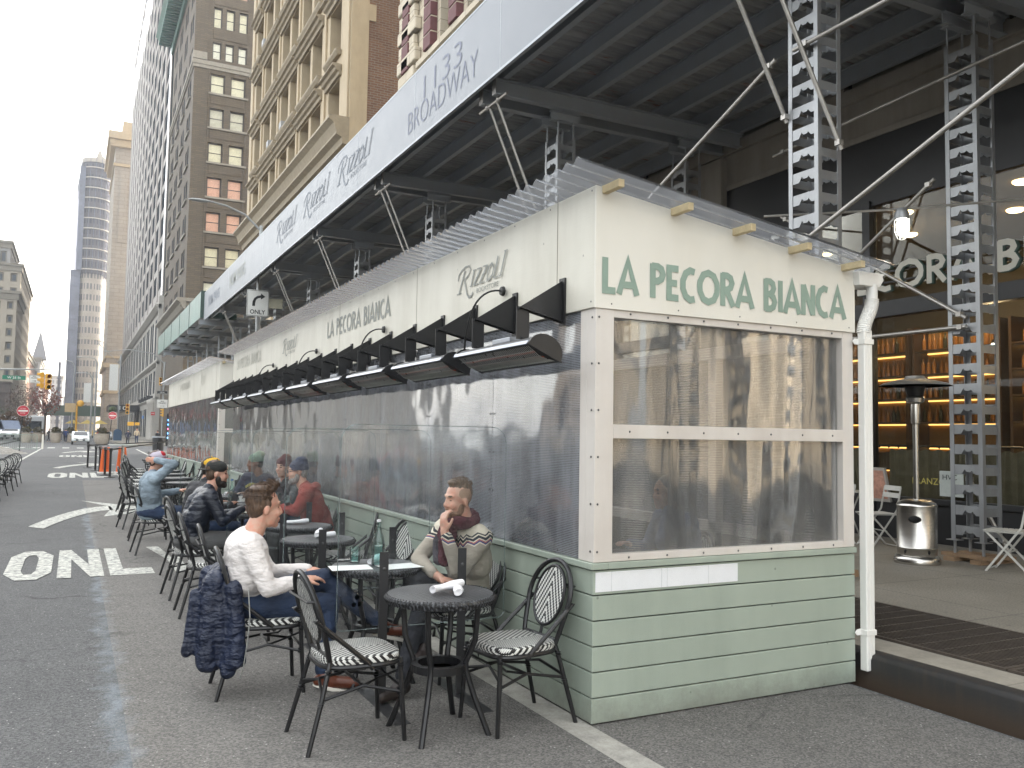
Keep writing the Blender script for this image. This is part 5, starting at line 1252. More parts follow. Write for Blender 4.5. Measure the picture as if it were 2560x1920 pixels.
def napkins(x, y, a1, a2, label, cross=True, z=.7425):
    b = MB(); roll(b, (x, y, z), a1, .22, .024, .0 if not cross else .014, .06)
    if cross: roll(b, (x+.04, y-.05, z), a2, .17, .024)
    b.build('napkin', nap, smooth=True, label=label, cat='napkin', group='rolled white napkins')
napkins(1.86, 4.38, .35, 1.15, 'rolled white napkins crossed on the nearest table')
napkins(1.86, 7.15, 1.2, .1, 'crossed white napkins on the table behind the white sweater man')
napkins(1.92, 8.2, .0, .2, 'single rolled napkin beside the red jacket', False)
napkins(1.86, 5.62, .9, 0, 'rolled napkin standing beside the water bottle', False)
napkins(2.0, 12.4, .3, 1, 'small rolled napkin on the far table by the yellow cap', False)
def rounded_rect(w, h): return [(0, 0), (w, 0), (w, h), (0, h)]
for i, (x, y, a) in enumerate(((1.62, 5.42, -.12), (1.93, 5.36, .1))):
    b = MB(); c, s = math.cos(a), math.sin(a); b.obox((x, y, .7455+.001*i), (.13*c, .13*s, 0), (-.10*s, .10*c, 0), (0, 0, .0009))
    b.build('paper_menu', M('menu paper', (.72, .74, .72), .7, var=.05, vs=30), label=['white paper menu at the left of the bottle', 'white paper menu at the right of the bottle'][i], cat='menu', group='paper menus')
b = MB(); b.obox((1.70, 5.75, .747), (.075, 0, 0), (0, .038, 0), (0, 0, .004)); b.build('phone', M('phone glass', (.01, .01, .012), .12), label='dark phone lying beside the water glass', cat='phone', bevel=.003)
bx, by = 1.82, 5.47; r = thing('water_bottle', 'tall clear swing-top water bottle on the table', 'bottle', (bx, by, .743))
b = MB(); b.lathe([(0, .003), (.038, .003), (.043, .012), (.043, .14), (.034, .185), (.018, .23), (.0145, .265), (.0175, .27), (.0175, .28), (.013, .283)], (bx, by, .743), 22); b.build('glass_body', MATS['bottle glass'], r, smooth=True)
b = MB(); b.lathe([(0, .008), (.038, .008), (.039, .13), (0, .131)], (bx, by, .743), 20); b.build('water', clear('water', .02, (.6, .8, .8), (.78, .92, .92), .02, 1.4), r, smooth=True)
b = MB(); b.lathe([(.0, .283), (.014, .285), (.014, .297), (0, .30)], (bx, by, .743), 14); b.build('stopper', MATS['napkin linen'], r, smooth=True)
def tumbler(x, y, z, label, h=.10, rr=.038):
    r = thing('water_glass', label, 'glass', (x, y, z), 'glasses on the tables')
    b = MB(); b.lathe([(0, .004), (rr*.85, .004), (rr, h), (rr-.003, h), (rr*.85-.004, .01), (0, .01)], (x, y, z), 20); b.build('glass_body', MATS['bottle glass'], r, smooth=True)
    b = MB(); b.lathe([(0, .012), (rr*.8, .012), (rr*.88, h*.55), (0, h*.55)], (x, y, z), 16); b.build('water', MATS['water'], r, smooth=True)
tumbler(1.72, 5.66, .743, 'short glass of iced water left of the bottle')
def wineglass(x, y, label, col):
    r = thing('wine_glass', label, 'glass', (x, y, .743), 'glasses on the tables')
    b = MB(); b.lathe([(.033, .0), (.004, .006), (.004, .08), (.02, .095), (.038, .13), (.036, .17), (.029, .20)], (x, y, .743), 18); b.build('glass_body', MATS['bottle glass'], r, smooth=True)
    b = MB(); b.lathe([(0, .092), (.02, .097), (.035, .125), (0, .126)], (x, y, .743), 16); b.build('wine', M('wine '+label[:3], col, .1), r, smooth=True)
wineglass(1.80, 9.30, 'stemmed glass of red wine beside the plates', (.06, .01, .015)); wineglass(2.0, 9.5, 'amber drink in a stemmed glass behind the red wine', (.45, .22, .05)); wineglass(2.05, 9.2, 'third stemmed glass nearest the clear screen', (.08, .015, .02))
for i, (x, y, c, lb_) in enumerate(((1.72, 9.45, None, 'white plate with scraps nearest the pointing hand'), (1.80, 9.08, 1, 'white plate of orange food below the wine glass'))):
    r = thing('plate', lb_, 'plate', (x, y, .743), 'white plates')
    b = MB(); b.lathe([(0, .004), (.08, .004), (.12, .018), (.118, .022), (.08, .009), (0, .009)], (x, y, .743), 28); b.build('dish', M('china', (.74, .73, .70), .25), r, smooth=True)
    b = MB()
    for q in range(9): b.ball((x+random.uniform(-.05, .05), y+random.uniform(-.05, .05), .757), (.02, .015, .008), 8, 4)
    b.build('food', M('food orange' if c else 'food pale', (.45, .20, .10) if c else (.35, .3, .2), .5, var=.5, vs=60), r)
r = thing('cup', 'white cup on a saucer on the far table', 'cup', (1.9, 11.0, .743)); b = MB(); b.lathe([(0, .0), (.07, .008), (.072, .012), (0, .008)], (1.9, 11.0, .743), 20); b.build('saucer', MATS['china'], r, smooth=True); b = MB(); b.lathe([(.025, .01), (.045, .03), (.052, .07), (.048, .07), (.04, .03), (0, .02)], (1.9, 11.0, .743), 20); b.build('bowl', MATS['china'], r, smooth=True)
tumbler(1.95, 10.75, .743, 'water glass beside the white cup on the far table'); tumbler(2.08, 9.75, .743, 'water glass at the back of the plate table')
for (x, y, lb_) in ((1.75, 10.9, 'clear water bottle with blue cap on the cup table'), (2.08, 10.6, 'clear water bottle at the wall side of the cup table')):
    r = thing('water_bottle', lb_, 'bottle', (x, y, .743)); b = MB(); b.lathe([(0, .003), (.035, .003), (.036, .14), (.015, .22), (.015, .27)], (x, y, .743), 14); b.build('glass_body', MATS['bottle glass'], r, smooth=True)
    b = MB(); b.lathe([(0, .27), (.017, .27), (.017, .29), (0, .29)], (x, y, .743), 10); b.build('cap', M('blue cap', (.06, .16, .35), .4), r)
# ---------------------------------------------------------------- people
def cloth(name, col, wr=.5, sc=9, rough=.85, var=.1, quilt=0, stretch=(1, 1, 2.2), fine=420):
    if name in MATS: return MATS[name]
    t = NT(name); v = t.obj(); n1 = t.noise(3, v, 4)
    c = t.mix(t.ramp(n1, .35, .7), mul(col, 1-var), mul(col, 1+var))
    b = t.bump(t.noise(sc, v, 4, .5, sx=stretch), wr, .045); b = t.bump(t.noise(fine, v, 2), .2, .002, b)
    if quilt:
        z = t.a("SeparateXYZ", i_0=v).outputs[2]; w = t.math('ABSOLUTE', t.math('SINE', t.math('MULTIPLY', t.math('ADD', z, t.math('MULTIPLY', t.noise(4, v), .05)), quilt)))
        b = t.bump(t.math('POWER', w, .4), .35, .010, b); c = t.mix(t.ramp(w, .0, .12), mul(col, .7), c)
    t.set(Base_Color=c, Roughness=rough, Normal=b, Sheen_Weight=.0); return t.m
def skinmat(name, col):
    if name in MATS: return MATS[name]
    t = NT(name); v = t.obj()
    c = t.mix(t.ramp(t.noise(28, v, 3), .4, .7), col, (col[0]*1.05, col[1]*.80, col[2]*.76))
    t.set(Base_Color=c, Roughness=.48, Subsurface_Weight=.08, Subsurface_Radius=(.3, .1, .05), Subsurface_Scale=.02, Normal=t.bump(t.noise(160, v, 3), .12, .002)); return t.m
skinmat('skin fair', (.56, .335, .245)); skinmat('skin tan', (.46, .27, .185)); skinmat('skin brown', (.17, .085, .05))
def hairmat(name, col):
    if name in MATS: return MATS[name]
    t = NT(name); v = t.obj(); n = t.noise(60, v, 4, .7, sx=(1, 1, .25))
    t.set(Base_Color=t.mix(t.ramp(n, .35, .65), mul(col, .55), mul(col, 1.7)), Roughness=.5, Normal=t.bump(n, .8, .008)); return t.m
hairmat('hair brown', (.075, .045, .028)); hairmat('hair dark', (.02, .015, .012)); hairmat('hair crop', (.10, .065, .04)); hairmat('stubble', (.20, .115, .07)); hairmat('hair grey', (.2, .19, .18))
M('eye dark', (.02, .015, .012), .25); M('lip', (.42, .17, .14), .45); M('tooth', (.78, .75, .68), .3); M('side fade', (.30, .19, .13), .6)
def prim_mesh(prims):
    b = MB()
    for p in prims:
        if p[0] == 'c':
            _, a, ra, c, rc = p; a, c = Vector(a), Vector(c); d = c-a; L = d.length
            if L < 1e-5: b.ball(a, ra, 12, 8); continue
            d.normalize(); s = d.cross(Vector((0, 0, 1))); s = s.normalized() if s.length > .05 else Vector((1, 0, 0)); u = d.cross(s)
            prof = [(ra*math.sin(q), -ra*math.cos(q)) for q in np.linspace(0.02, PI/2, 5)]+[(rc*math.sin(q), L-rc*math.cos(q)) for q in np.linspace(PI/2, PI-.02, 5)]
            b.lathe(prof, a, 14, (s, u, d))
        else:
            _, c, r, R = p; b.ball(c, r, 18, 12, R)
    return b
def sdf(p, X):
    if p[0] == 'c':
        _, a, ra, c, rc = p; a = np.array(a); c = np.array(c); d = c-a; L2 = max(1e-9, d@d)
        t = np.clip(((X-a)@d)/L2, 0, 1); return np.linalg.norm(X-a-t[:, None]*d, axis=1)-(ra+(rc-ra)*t)
    _, c, r, R = p; Y = X-np.array(c)
    if R is not None: Y = Y @ np.array(R)
    r = np.array(r if isinstance(r, (tuple, list)) else (r, r, r)); k = np.linalg.norm(Y/r, axis=1); return (k-1)*r.min()
WRK = {'sweater': (.008, 9, 16), 'jeans': (.007, 11, 14), 'shell': (.022, 13, 3.5), 'scarf': (.010, 16, 16), 'jacket': (.009, 9, 15), 'sweatshirt': (.008, 9, 15), 'trousers': (.006, 10, 12), 'suit_jacket': (.007, 9, 12), 'beanie': (.005, 14, 14), 'hair': (.006, 45, 14)}
def skinned(name, prims, mats, parent, voxel=.008, smooth=4, assign=None, paint_=(), kind=None):
    """one continuous surface grown from overlapping tapered forms; assign: material index for each form"""
    me = prim_mesh(prims).mesh(name, mats[0]); o = bpy.data.objects.new(name, me); COL.objects.link(o)
    m_ = o.modifiers.new('r', 'REMESH'); m_.mode = 'VOXEL'; m_.voxel_size = voxel
    s = o.modifiers.new('s', 'SMOOTH'); s.factor = .6; s.iterations = smooth
    dg = bpy.context.evaluated_depsgraph_get(); ev = o.evaluated_get(dg); nm = bpy.data.meshes.new_from_object(ev)
    o.modifiers.clear(); o.data = nm; bpy.data.meshes.remove(me); nm.name = name
    if name in WRK and voxel < .02:                          # folds and creases pressed into the surface
        A, fx, fz = WRK[name]; off = Vector((len(nm.vertices) % 7, 1.3, 2.1)); nv = len(nm.vertices); co = np.zeros(nv*3); nm.vertices.foreach_get('co', co); no = np.zeros(nv*3); nm.vertices.foreach_get('normal', no); co = co.reshape(-1, 3); no = no.reshape(-1, 3)
        d = np.array([abs(mnoise.noise(Vector((c[0]*fx, c[1]*fx, c[2]*fz))+off+mnoise.noise_vector(Vector(c)*5)*.8)) for c in co]); d = np.sqrt(d)-.55
        nm.vertices.foreach_set('co', (co+no*(d*A)[:, None]).ravel()); nm.update()
    nm.materials.clear()
    for m in mats: nm.materials.append(m)
    nf = len(nm.polygons); cs = np.zeros(nf*3); nm.polygons.foreach_get('center', cs); X = cs.reshape(-1, 3)
    idx = np.zeros(nf, int)
    if assign:
        D = np.stack([sdf(p, X) for p in prims]); idx = np.array(assign)[D.argmin(0)]
    for c, r, R, mi in paint_:
        idx[sdf(('e', c, r, R), X) < 0] = mi
    nm.polygons.foreach_set('material_index', idx.astype(np.int32)); nm.polygons.foreach_set('use_smooth', [True]*nf); nm.update()
    if parent is not None: adopt(o, parent)
    if kind: o['kind'] = kind
    return o
class Head:
    def __init__(s, c, f, up=(0, 0, 1), k=1.0):
        s.c = Vector(c); s.f = Vector(f).normalized(); s.s = Vector(up).cross(s.f).normalized(); s.u = s.f.cross(s.s); s.k = k
        s.R = Matrix((s.f, s.s, s.u)).transposed()
    def p(s, a, b, c): return tuple(s.c+(s.f*a+s.s*b+s.u*c)*s.k)
    def e(s, a, b, c, ra, rb, rc, tilt=0):
        R = s.R
        if tilt: R = Matrix.Rotation(tilt, 3, s.s) @ R
        return ('e', s.p(a, b, c), (ra*s.k, rb*s.k, rc*s.k), R)
    def cap(s, a, ra, b, rb): return ('c', s.p(*a), ra*s.k, s.p(*b), rb*s.k)
    def skin(s):
        return [s.e(-.012, 0, .035, .094, .075, .090), s.e(.030, 0, -.03, .060, .059, .085), s.e(.028, 0, -.072, .055, .050, .040), s.e(.066, 0, -.098, .022, .024, .018),
                s.cap((.084, 0, .018), .009, (.102, 0, -.024), .0125), s.e(.094, .011, -.031, .010, .009, .008), s.e(.094, -.011, -.031, .010, .009, .008), s.e(.074, 0, .034, .020, .050, .012),
                s.e(.060, .036, -.028, .028, .022, .026), s.e(.060, -.036, -.028, .028, .022, .026), s.e(.084, 0, -.060, .013, .023, .009), s.e(.082, 0, -.074, .013, .020, .008),
                s.e(-.010, .078, -.008, .018, .009, .031, .2), s.e(-.010, -.078, -.008, .018, .009, .031, .2)]
    def paints(s, lip=2, eye=1, brow=3):
        P = [(s.p(.094, 0, -.067), tuple(x*s.k for x in (.022, .023, .009)), s.R, lip)]
        for q in (-1, 1): P += [(s.p(.086, .031*q, .008), tuple(x*s.k for x in (.016, .013, .006)), s.R, eye), (s.p(.088, .032*q, .034), tuple(x*s.k for x in (.02, .019, .0055)), s.R, brow)]
        return P
def hand(prims, w, d, n, k=1.0, curl=.6, spread=.016, right=1):
    """palm and five fingers: w wrist, d pointing direction, n palm normal (towards which the fingers curl)"""
    w, d, n = Vector(w), Vector(d).normalized(), Vector(n).normalized(); s = d.cross(n).normalized()*right
    def C(a, ra, b, rb): prims.append(('c', tuple(a), ra*k, tuple(b), rb*k))
    R = Matrix((d, s, n)).transposed(); prims.append(('e', tuple(w+d*.045*k), (.05*k, .040*k, .018*k), R))
    for i, (o, L) in enumerate(((-.029, .070), (-.010, .080), (.010, .076), (.028, .060))):
        b = w+d*.082*k+s*o*k; q = d
        r = .0092
        for j, (f, ln) in enumerate(((.5, .45), (1.0, .32), (1.2, .23))):
            an = curl*f; q2 = (q*math.cos(an*.8)+n*math.sin(an*.8)).normalized(); e = b+q2*L*ln*k*1.05+s*o*.05; C(b, r, e, r*.92); b = e; r *= .92
            n2 = n; q = q2
    b = w+d*.02*k-s*.032*k; e = b+(d*.7-s*.6+n*.3).normalized()*.038*k; C(b, .013, e, .0105); C(e, .0105, e+(d*.9-s*.1+n*.45).normalized()*.032*k, .009)
def shoe(prims, an, toe, k=1.0):
    an, toe = Vector(an), Vector(toe); d = toe-an; d = Vector((d.x, d.y, d.z)).normalized()
    prims += [('c', tuple(an), .046*k, tuple(an+d*.06-Vector((0, 0, .02))), .044*k), ('c', tuple(an-d*.03+Vector((0, 0, -.03))), .040*k, tuple(toe-Vector((0, 0, 0))), .036*k)]
def soleof(an, toe):
    an, toe = Vector(an), Vector(toe); d = (toe-an).normalized(); s = d.cross(Vector((0, 0, 1))).normalized(); u = s.cross(d); a0 = an-u*.068-d*.055; L = (toe-an).length+.10; b = MB()
    P = []
    for i in range(20):
        q = 2*PI*i/20; P.append((L/2+L/2*math.cos(q)*1.0, (.043-.004*math.cos(q))*math.sin(q)))
    b.prism(P, a0, d, s, u*.022); return b
# --- the man in the white sweater
W1 = lambda *p: tuple(p)
r = thing('person', 'man in white sweater and jeans seated with crossed legs, laughing toward the shed', 'person', (1.1, 5.6, .0))
h = Head((1.095, 5.56, 1.125), (.93, .12, -.02), (-.05, 0, 1), 1.06)
nk = [h.cap((-.022, 0, -.05), .054, (-.055, 0, -.135), .060)]
torso = [('c', (1.06, 5.60, .56), .155, (1.00, 5.60, .70), .145), ('c', (1.00, 5.49, .72), .125, (.99, 5.48, .87), .125), ('c', (1.00, 5.70, .72), .125, (1.00, 5.71, .87), .12),
         ('c', (.98, 5.45, .905), .088, (1.02, 5.74, .915), .088), ('c', (1.0, 5.58, .90), .085, (1.03, 5.57, .975), .066), ('e', (1.10, 5.60, .60), (.11, .15, .12), None)]
armn = [('c', (.985, 5.395, .905), .074, (1.085, 5.315, .665), .056), ('c', (1.085, 5.315, .665), .056, (1.315, 5.40, .69), .040)]
armf = [('c', (1.03, 5.79, .905), .070, (1.20, 5.84, .68), .054), ('c', (1.20, 5.84, .68), .054, (1.40, 5.66, .715), .038)]
legp = [('c', (1.09, 5.50, .53), .100, (1.50, 5.45, .52), .070), ('c', (1.50, 5.45, .52), .068, (1.455, 5.40, .13), .052)]
legc = [('c', (1.09, 5.70, .545), .100, (1.49, 5.56, .66), .074), ('c', (1.49, 5.56, .66), .068, (1.81, 5.42, .39), .049)]
hp = [('e', (1.03, 5.60, .54), (.16, .19, .10), None)]
hd = []; hand(hd, (1.315, 5.40, .69), (.9, .35, .05), (0, .2, -1), 1, .55); hand(hd, (1.40, 5.66, .715), (.8, -.5, -.1), (0, .1, -1), 1, .5)
sh = []; shoe(sh, (1.46, 5.39, .085), (1.64, 5.33, .04)); sh2 = []; shoe(sh2, (1.83, 5.41, .365), (1.98, 5.36, .33))
thin = lambda ps, q=.012: [(p[0], p[1], p[2]-q, p[3], p[4]-q) if p[0] == 'c' else (p[0], p[1], tuple(x-q for x in p[2]), p[3]) for p in ps]
body = h.skin()+nk+hd+thin(torso+armn+armf+legp+legc+hp)
skinned('body', body, [MATS['skin fair'], MATS['eye dark'], MATS['lip'], MATS['hair brown'], MATS['tooth']], r, .0065, 3, None, h.paints()+[(h.p(.10, 0, -.069), (.02, .017, .006), h.R, 4)])
swm = cloth('white jersey', (.70, .655, .63), .55, 10, .9, .05)
skinned('sweater', torso+armn+armf, [swm], r, .009, 5)
b = MB(); b.lathe([(.066, -.010), (.073, -.008), (.071, .006), (.064, .008)], (1.035, 5.57, .985), 24, (Vector((1, 0, -.25)).normalized(), Vector((0, 1, 0)), Vector((.25, 0, 1)).normalized())); b.build('collar', swm, r, smooth=True)
skinned('jeans', legp+legc+hp, [cloth('indigo denim', (.018, .034, .075), .5, 8, .8, .35)], r, .009, 5)
hair = [h.e(-.028, 0, .052, .090, .080, .078), h.e(-.052, 0, .008, .055, .074, .075), h.e(.022, 0, .116, .056, .058, .030, -.45), h.e(.046, 0, .126, .036, .048, .026, -.8), h.e(-.02, .02, .118, .07, .05, .03), h.e(-.035, -.02, .11, .07, .05, .032)]
hair += [h.cap((-.05+.03*i, (-.055+.022*i), .115), .018, (.035+.008*i, -.035+.02*i, .138), .014) for i in range(4)]+[h.e(-.012, -.074, .03, .03, .006, .036), h.e(-.012, .074, .03, .03, .006, .036)]
skinned('hair', hair, [MATS['hair brown']], r, .006, 2)
def strands(h, n, base, rad, flow, mat, parent, L=.035, seed=2, r_=.0016, zmin=-.02):
    rr = random.Random(seed); b = MB(); c0 = Vector(base); f = Vector(flow)
    while n > 0:
        v = Vector((rr.gauss(0, 1), rr.gauss(0, 1), rr.gauss(0, 1))).normalized()
        if v.z < zmin or (v.x > .75 and v.z < .45): continue
        n -= 1; p = c0+Vector((v.x*rad[0], v.y*rad[1], v.z*rad[2])); t = (f-v*f.dot(v)).normalized()*L+v*.006
        q = [p, p+t*.5+v*.003, p+t+v*rr.uniform(-.002, .006)]; b.tube([h.p(*x) for x in q], [r_*1.3, r_, r_*.5], 4)
    return b.build('hair_strands', mat, parent)
strands(h, 260, (-.026, 0, .058), (.093, .082, .082), (-1, 0, .15), MATS['hair brown'], r); strands(h, 120, (.030, 0, .122), (.060, .058, .034), (-.9, .1, .5), MATS['hair brown'], r, .04, 5)
brl = M('brown leather', (.12, .035, .018), .32, var=.35, vs=12, bump=.15); sol = M('white sole', (.66, .63, .56), .5)
for s_, a_, t_ in ((sh, (1.46, 5.39, .085), (1.64, 5.33, .04)), (sh2, (1.83, 5.41, .365), (1.98, 5.36, .33))):
    o = skinned('shoe', s_, [brl], r, .006, 3); soleof(a_, t_).build('sole', sol, o, bevel=.004)
# jacket hung on his chair
r = thing('puffer_jacket', 'navy puffer jacket hanging over the back of the sweater man chair', 'jacket', (.82, 5.6, .15))
jk = [('e', (.825, 5.50, .46), (.065, .13, .30), None), ('e', (.815, 5.66, .46), (.065, .15, .29), None), ('e', (.80, 5.56, .30), (.07, .17, .16), None), ('e', (.845, 5.60, .66), (.075, .205, .14), None), ('c', (.80, 5.47, .70), .075, (.76, 5.44, .24), .070), ('c', (.81, 5.58, .68), .07, (.80, 5.55, .22), .075), ('c', (.81, 5.72, .70), .07, (.78, 5.75, .28), .075), ('c', (.90, 5.41, .66), .055, (.93, 5.38, .24), .055), ('c', (.90, 5.42, .55), .05, (.88, 5.41, .18), .05), ('e', (.80, 5.60, .22), (.07, .17, .07), None), ('c', (.87, 5.80, .68), .05, (.84, 5.83, .40), .05), ('c', (.70, 5.52, .62), .04, (.66, 5.50, .30), .045)]
skinned('shell', jk, [cloth('navy quilt', (.012, .019, .045), .9, 11, .5, .3, 34)], r, .009, 4)
b = MB(); b.tube([(.975, 5.345, .66), (.985, 5.325, .50), (.975, 5.322, .36), (.955, 5.325, .20), (.94, 5.335, .145)], .004, 5); b.build('zip', MATS['wire steel'], r)
# --- the man with the scarf
r = thing('person', 'bearded man in patterned sweater and burgundy scarf, fist at his chin', 'person', (2.38, 5.3, 0))
h = Head((2.285, 5.245, 1.175), (-.96, -.22, -.05), (.12, 0, 1), 1.0)
nk = [h.cap((-.022, 0, -.05), .056, (-.05, 0, -.14), .064)]
torso = [('c', (2.42, 5.34, .56), .15, (2.41, 5.34, .74), .14), ('c', (2.42, 5.24, .76), .12, (2.39, 5.24, .90), .115), ('c', (2.39, 5.42, .76), .12, (2.36, 5.42, .90), .115), ('c', (2.40, 5.17, .945), .082, (2.30, 5.48, .965), .082), ('c', (2.36, 5.31, .95), .08, (2.34, 5.28, 1.02), .07)]
armn = [('c', (2.41, 5.12, .935), .074, (2.235, 5.085, .735), .058), ('c', (2.235, 5.085, .735), .058, (2.165, 5.135, .945), .040)]
armf = [('c', (2.29, 5.50, .95), .07, (2.10, 5.46, .775), .054), ('c', (2.10, 5.46, .775), .052, (2.125, 5.26, .705), .038)]
sk = [('c', (2.165, 5.135, .93), .031, (2.155, 5.15, .99), .028), ('c', (2.125, 5.28, .71), .031, (2.16, 5.20, .675), .028)]
hand(sk, (2.155, 5.15, .985), (-.05, .12, 1), (.85, .25, 0), 1, 1.15); hand(sk, (2.16, 5.21, .675), (.55, -.75, -.1), (0, 0, -1), 1, .35)
leg1 = [('c', (2.40, 5.24, .54), .095, (2.02, 5.17, .53), .068), ('c', (2.02, 5.17, .53), .064, (1.85, 5.04, .14), .048)]
leg2 = [('c', (2.40, 5.44, .55), .095, (2.03, 5.33, .66), .068), ('c', (2.03, 5.33, .66), .062, (2.02, 5.13, .32), .048)]
hp = [('e', (2.42, 5.34, .54), (.15, .18, .10), None)]
body = h.skin()+nk+sk+thin(torso+armn+armf+leg1+leg2+hp)
skinned('body', body, [MATS['skin fair'], MATS['eye dark'], MATS['lip'], MATS['hair crop'], MATS['tooth'], MATS['side fade']], r, .0065, 3, None,
        [(h.p(-.03, q*.05, .045), (.07, .035, .045), h.R, 5) for q in (-1, 1)]+[(h.p(-.07, 0, .02), (.05, .09, .07), h.R, 5)]+h.paints()+[(h.p(.098, 0, -.066), (.02, .020, .0075), h.R, 4)])
skinned('hair', [h.e(-.022, 0, .080, .086, .064, .064), h.e(.025, 0, .120, .052, .048, .024), h.e(-.065, 0, .05, .045, .06, .05)], [MATS['hair crop']], r, .006, 2)
strands(h, 220, (-.022, 0, .082), (.087, .065, .066), (-.2, 0, 1), MATS['hair crop'], r, .016, 8, .0013, .2)
skinned('beard', [h.e(.030, 0, -.080, .060, .0565, .042), h.e(.068, 0, -.102, .027, .028, .022), h.e(.012, .048, -.05, .03, .016, .04), h.e(.012, -.048, -.05, .03, .016, .04), h.e(.092, 0, -.050, .012, .026, .006)], [MATS['stubble']], r, .006, 2)
def fairisle():
    t = NT('patterned knit'); v = t.obj(); s = t.a("SeparateXYZ", i_0=v)
    an = t.math('ARCTAN2', t.math('SUBTRACT', s.outputs[1], 5.30), t.math('SUBTRACT', s.outputs[0], 2.36))
    tri = t.math('PINGPONG', t.math('MULTIPLY', an, 3.2), .5); rad = t.math('MULTIPLY', t.math('POWER', t.math('ADD', t.math('POWER', t.math('SUBTRACT', s.outputs[0], 2.36), 2.), t.math('POWER', t.math('SUBTRACT', s.outputs[1], 5.30), 2.)), .5), -.25)
    z = t.math('ADD', t.math('ADD', s.outputs[2], t.math('MULTIPLY', tri, .045)), t.math('ADD', rad, .05))
    r_ = t.a("ValToRGB", i_0=t.math('MULTIPLY_ADD', z, 4., -3.2)); r_.color_ramp.interpolation = 'CONSTANT'; e = r_.color_ramp.elements
    g_, cr_, dk_, nv_, pk_ = (.36, .32, .265), (.68, .62, .50), (.03, .035, .045), (.05, .07, .2), (.42, .16, .14)
    stops = [(0, g_), (.40, cr_), (.44, nv_), (.48, pk_), (.515, cr_), (.545, dk_), (.62, cr_), (.66, dk_), (.70, cr_)]
    e[0].position = 0; e[0].color = (*g_, 1); e[1].position = stops[1][0]; e[1].color = (*stops[1][1], 1)
    for p, c in stops[2:]: x = e.new(p); x.color = (*c, 1)
    t.set(Base_Color=r_.outputs[0], Roughness=.95, Normal=t.bump(t.noise(10, v, 3, .5, sx=(1, 1, 2.2)), .5, .03, t.bump(t.noise(400, v, 2), .4, .002))); return t.m
skinned('sweater', torso+armn+armf, [fairisle()], r, .009, 4)
skinned('jeans', leg1+leg2+hp, [cloth('black denim', (.022, .024, .03), .5, 8, .85, .3)], r, .010, 5)
sc = []
for i in range(14):
    a0, a1 = 2*PI*i/14, 2*PI*(i+1)/14; q = lambda a: (2.315+.095*math.cos(a), 5.265+.105*math.sin(a), 1.035+.03*math.cos(a)+.015*math.sin(2*a)); sc.append(('c', q(a0), .042+.008*math.sin(a0*2), q(a1), .042+.008*math.sin(a1*2)))
sc += [('c', (2.23, 5.22, 1.01), .05, (2.22, 5.24, .93), .055), ('c', (2.24, 5.33, .99), .045, (2.21, 5.32, .90), .05)]
sc2 = [('c', (2.215, 5.25, .93), .055, (2.215, 5.27, .78), .045), ('c', (2.20, 5.33, .90), .05, (2.19, 5.33, .78), .04)]
skinned('scarf', sc+sc2, [cloth('burgundy wool', (.085, .018, .028), .8, 14, .95, .4, 0, (1, 1, 1)), cloth('grey fringe wool', (.12, .11, .13), 1., 30, .95, .6, 0, (3, 3, 1))], r, .008, 2, [0]*len(sc)+[0, 1])
for a_, t_ in (((1.84, 5.03, .085), (1.70, 4.97, .04)), ((2.02, 5.12, .28), (1.93, 5.0, .22))):
    s_ = []; shoe(s_, a_, t_); skinned('shoe', s_, [M('dark boot', (.03, .022, .02), .5)], r, .008, 3)
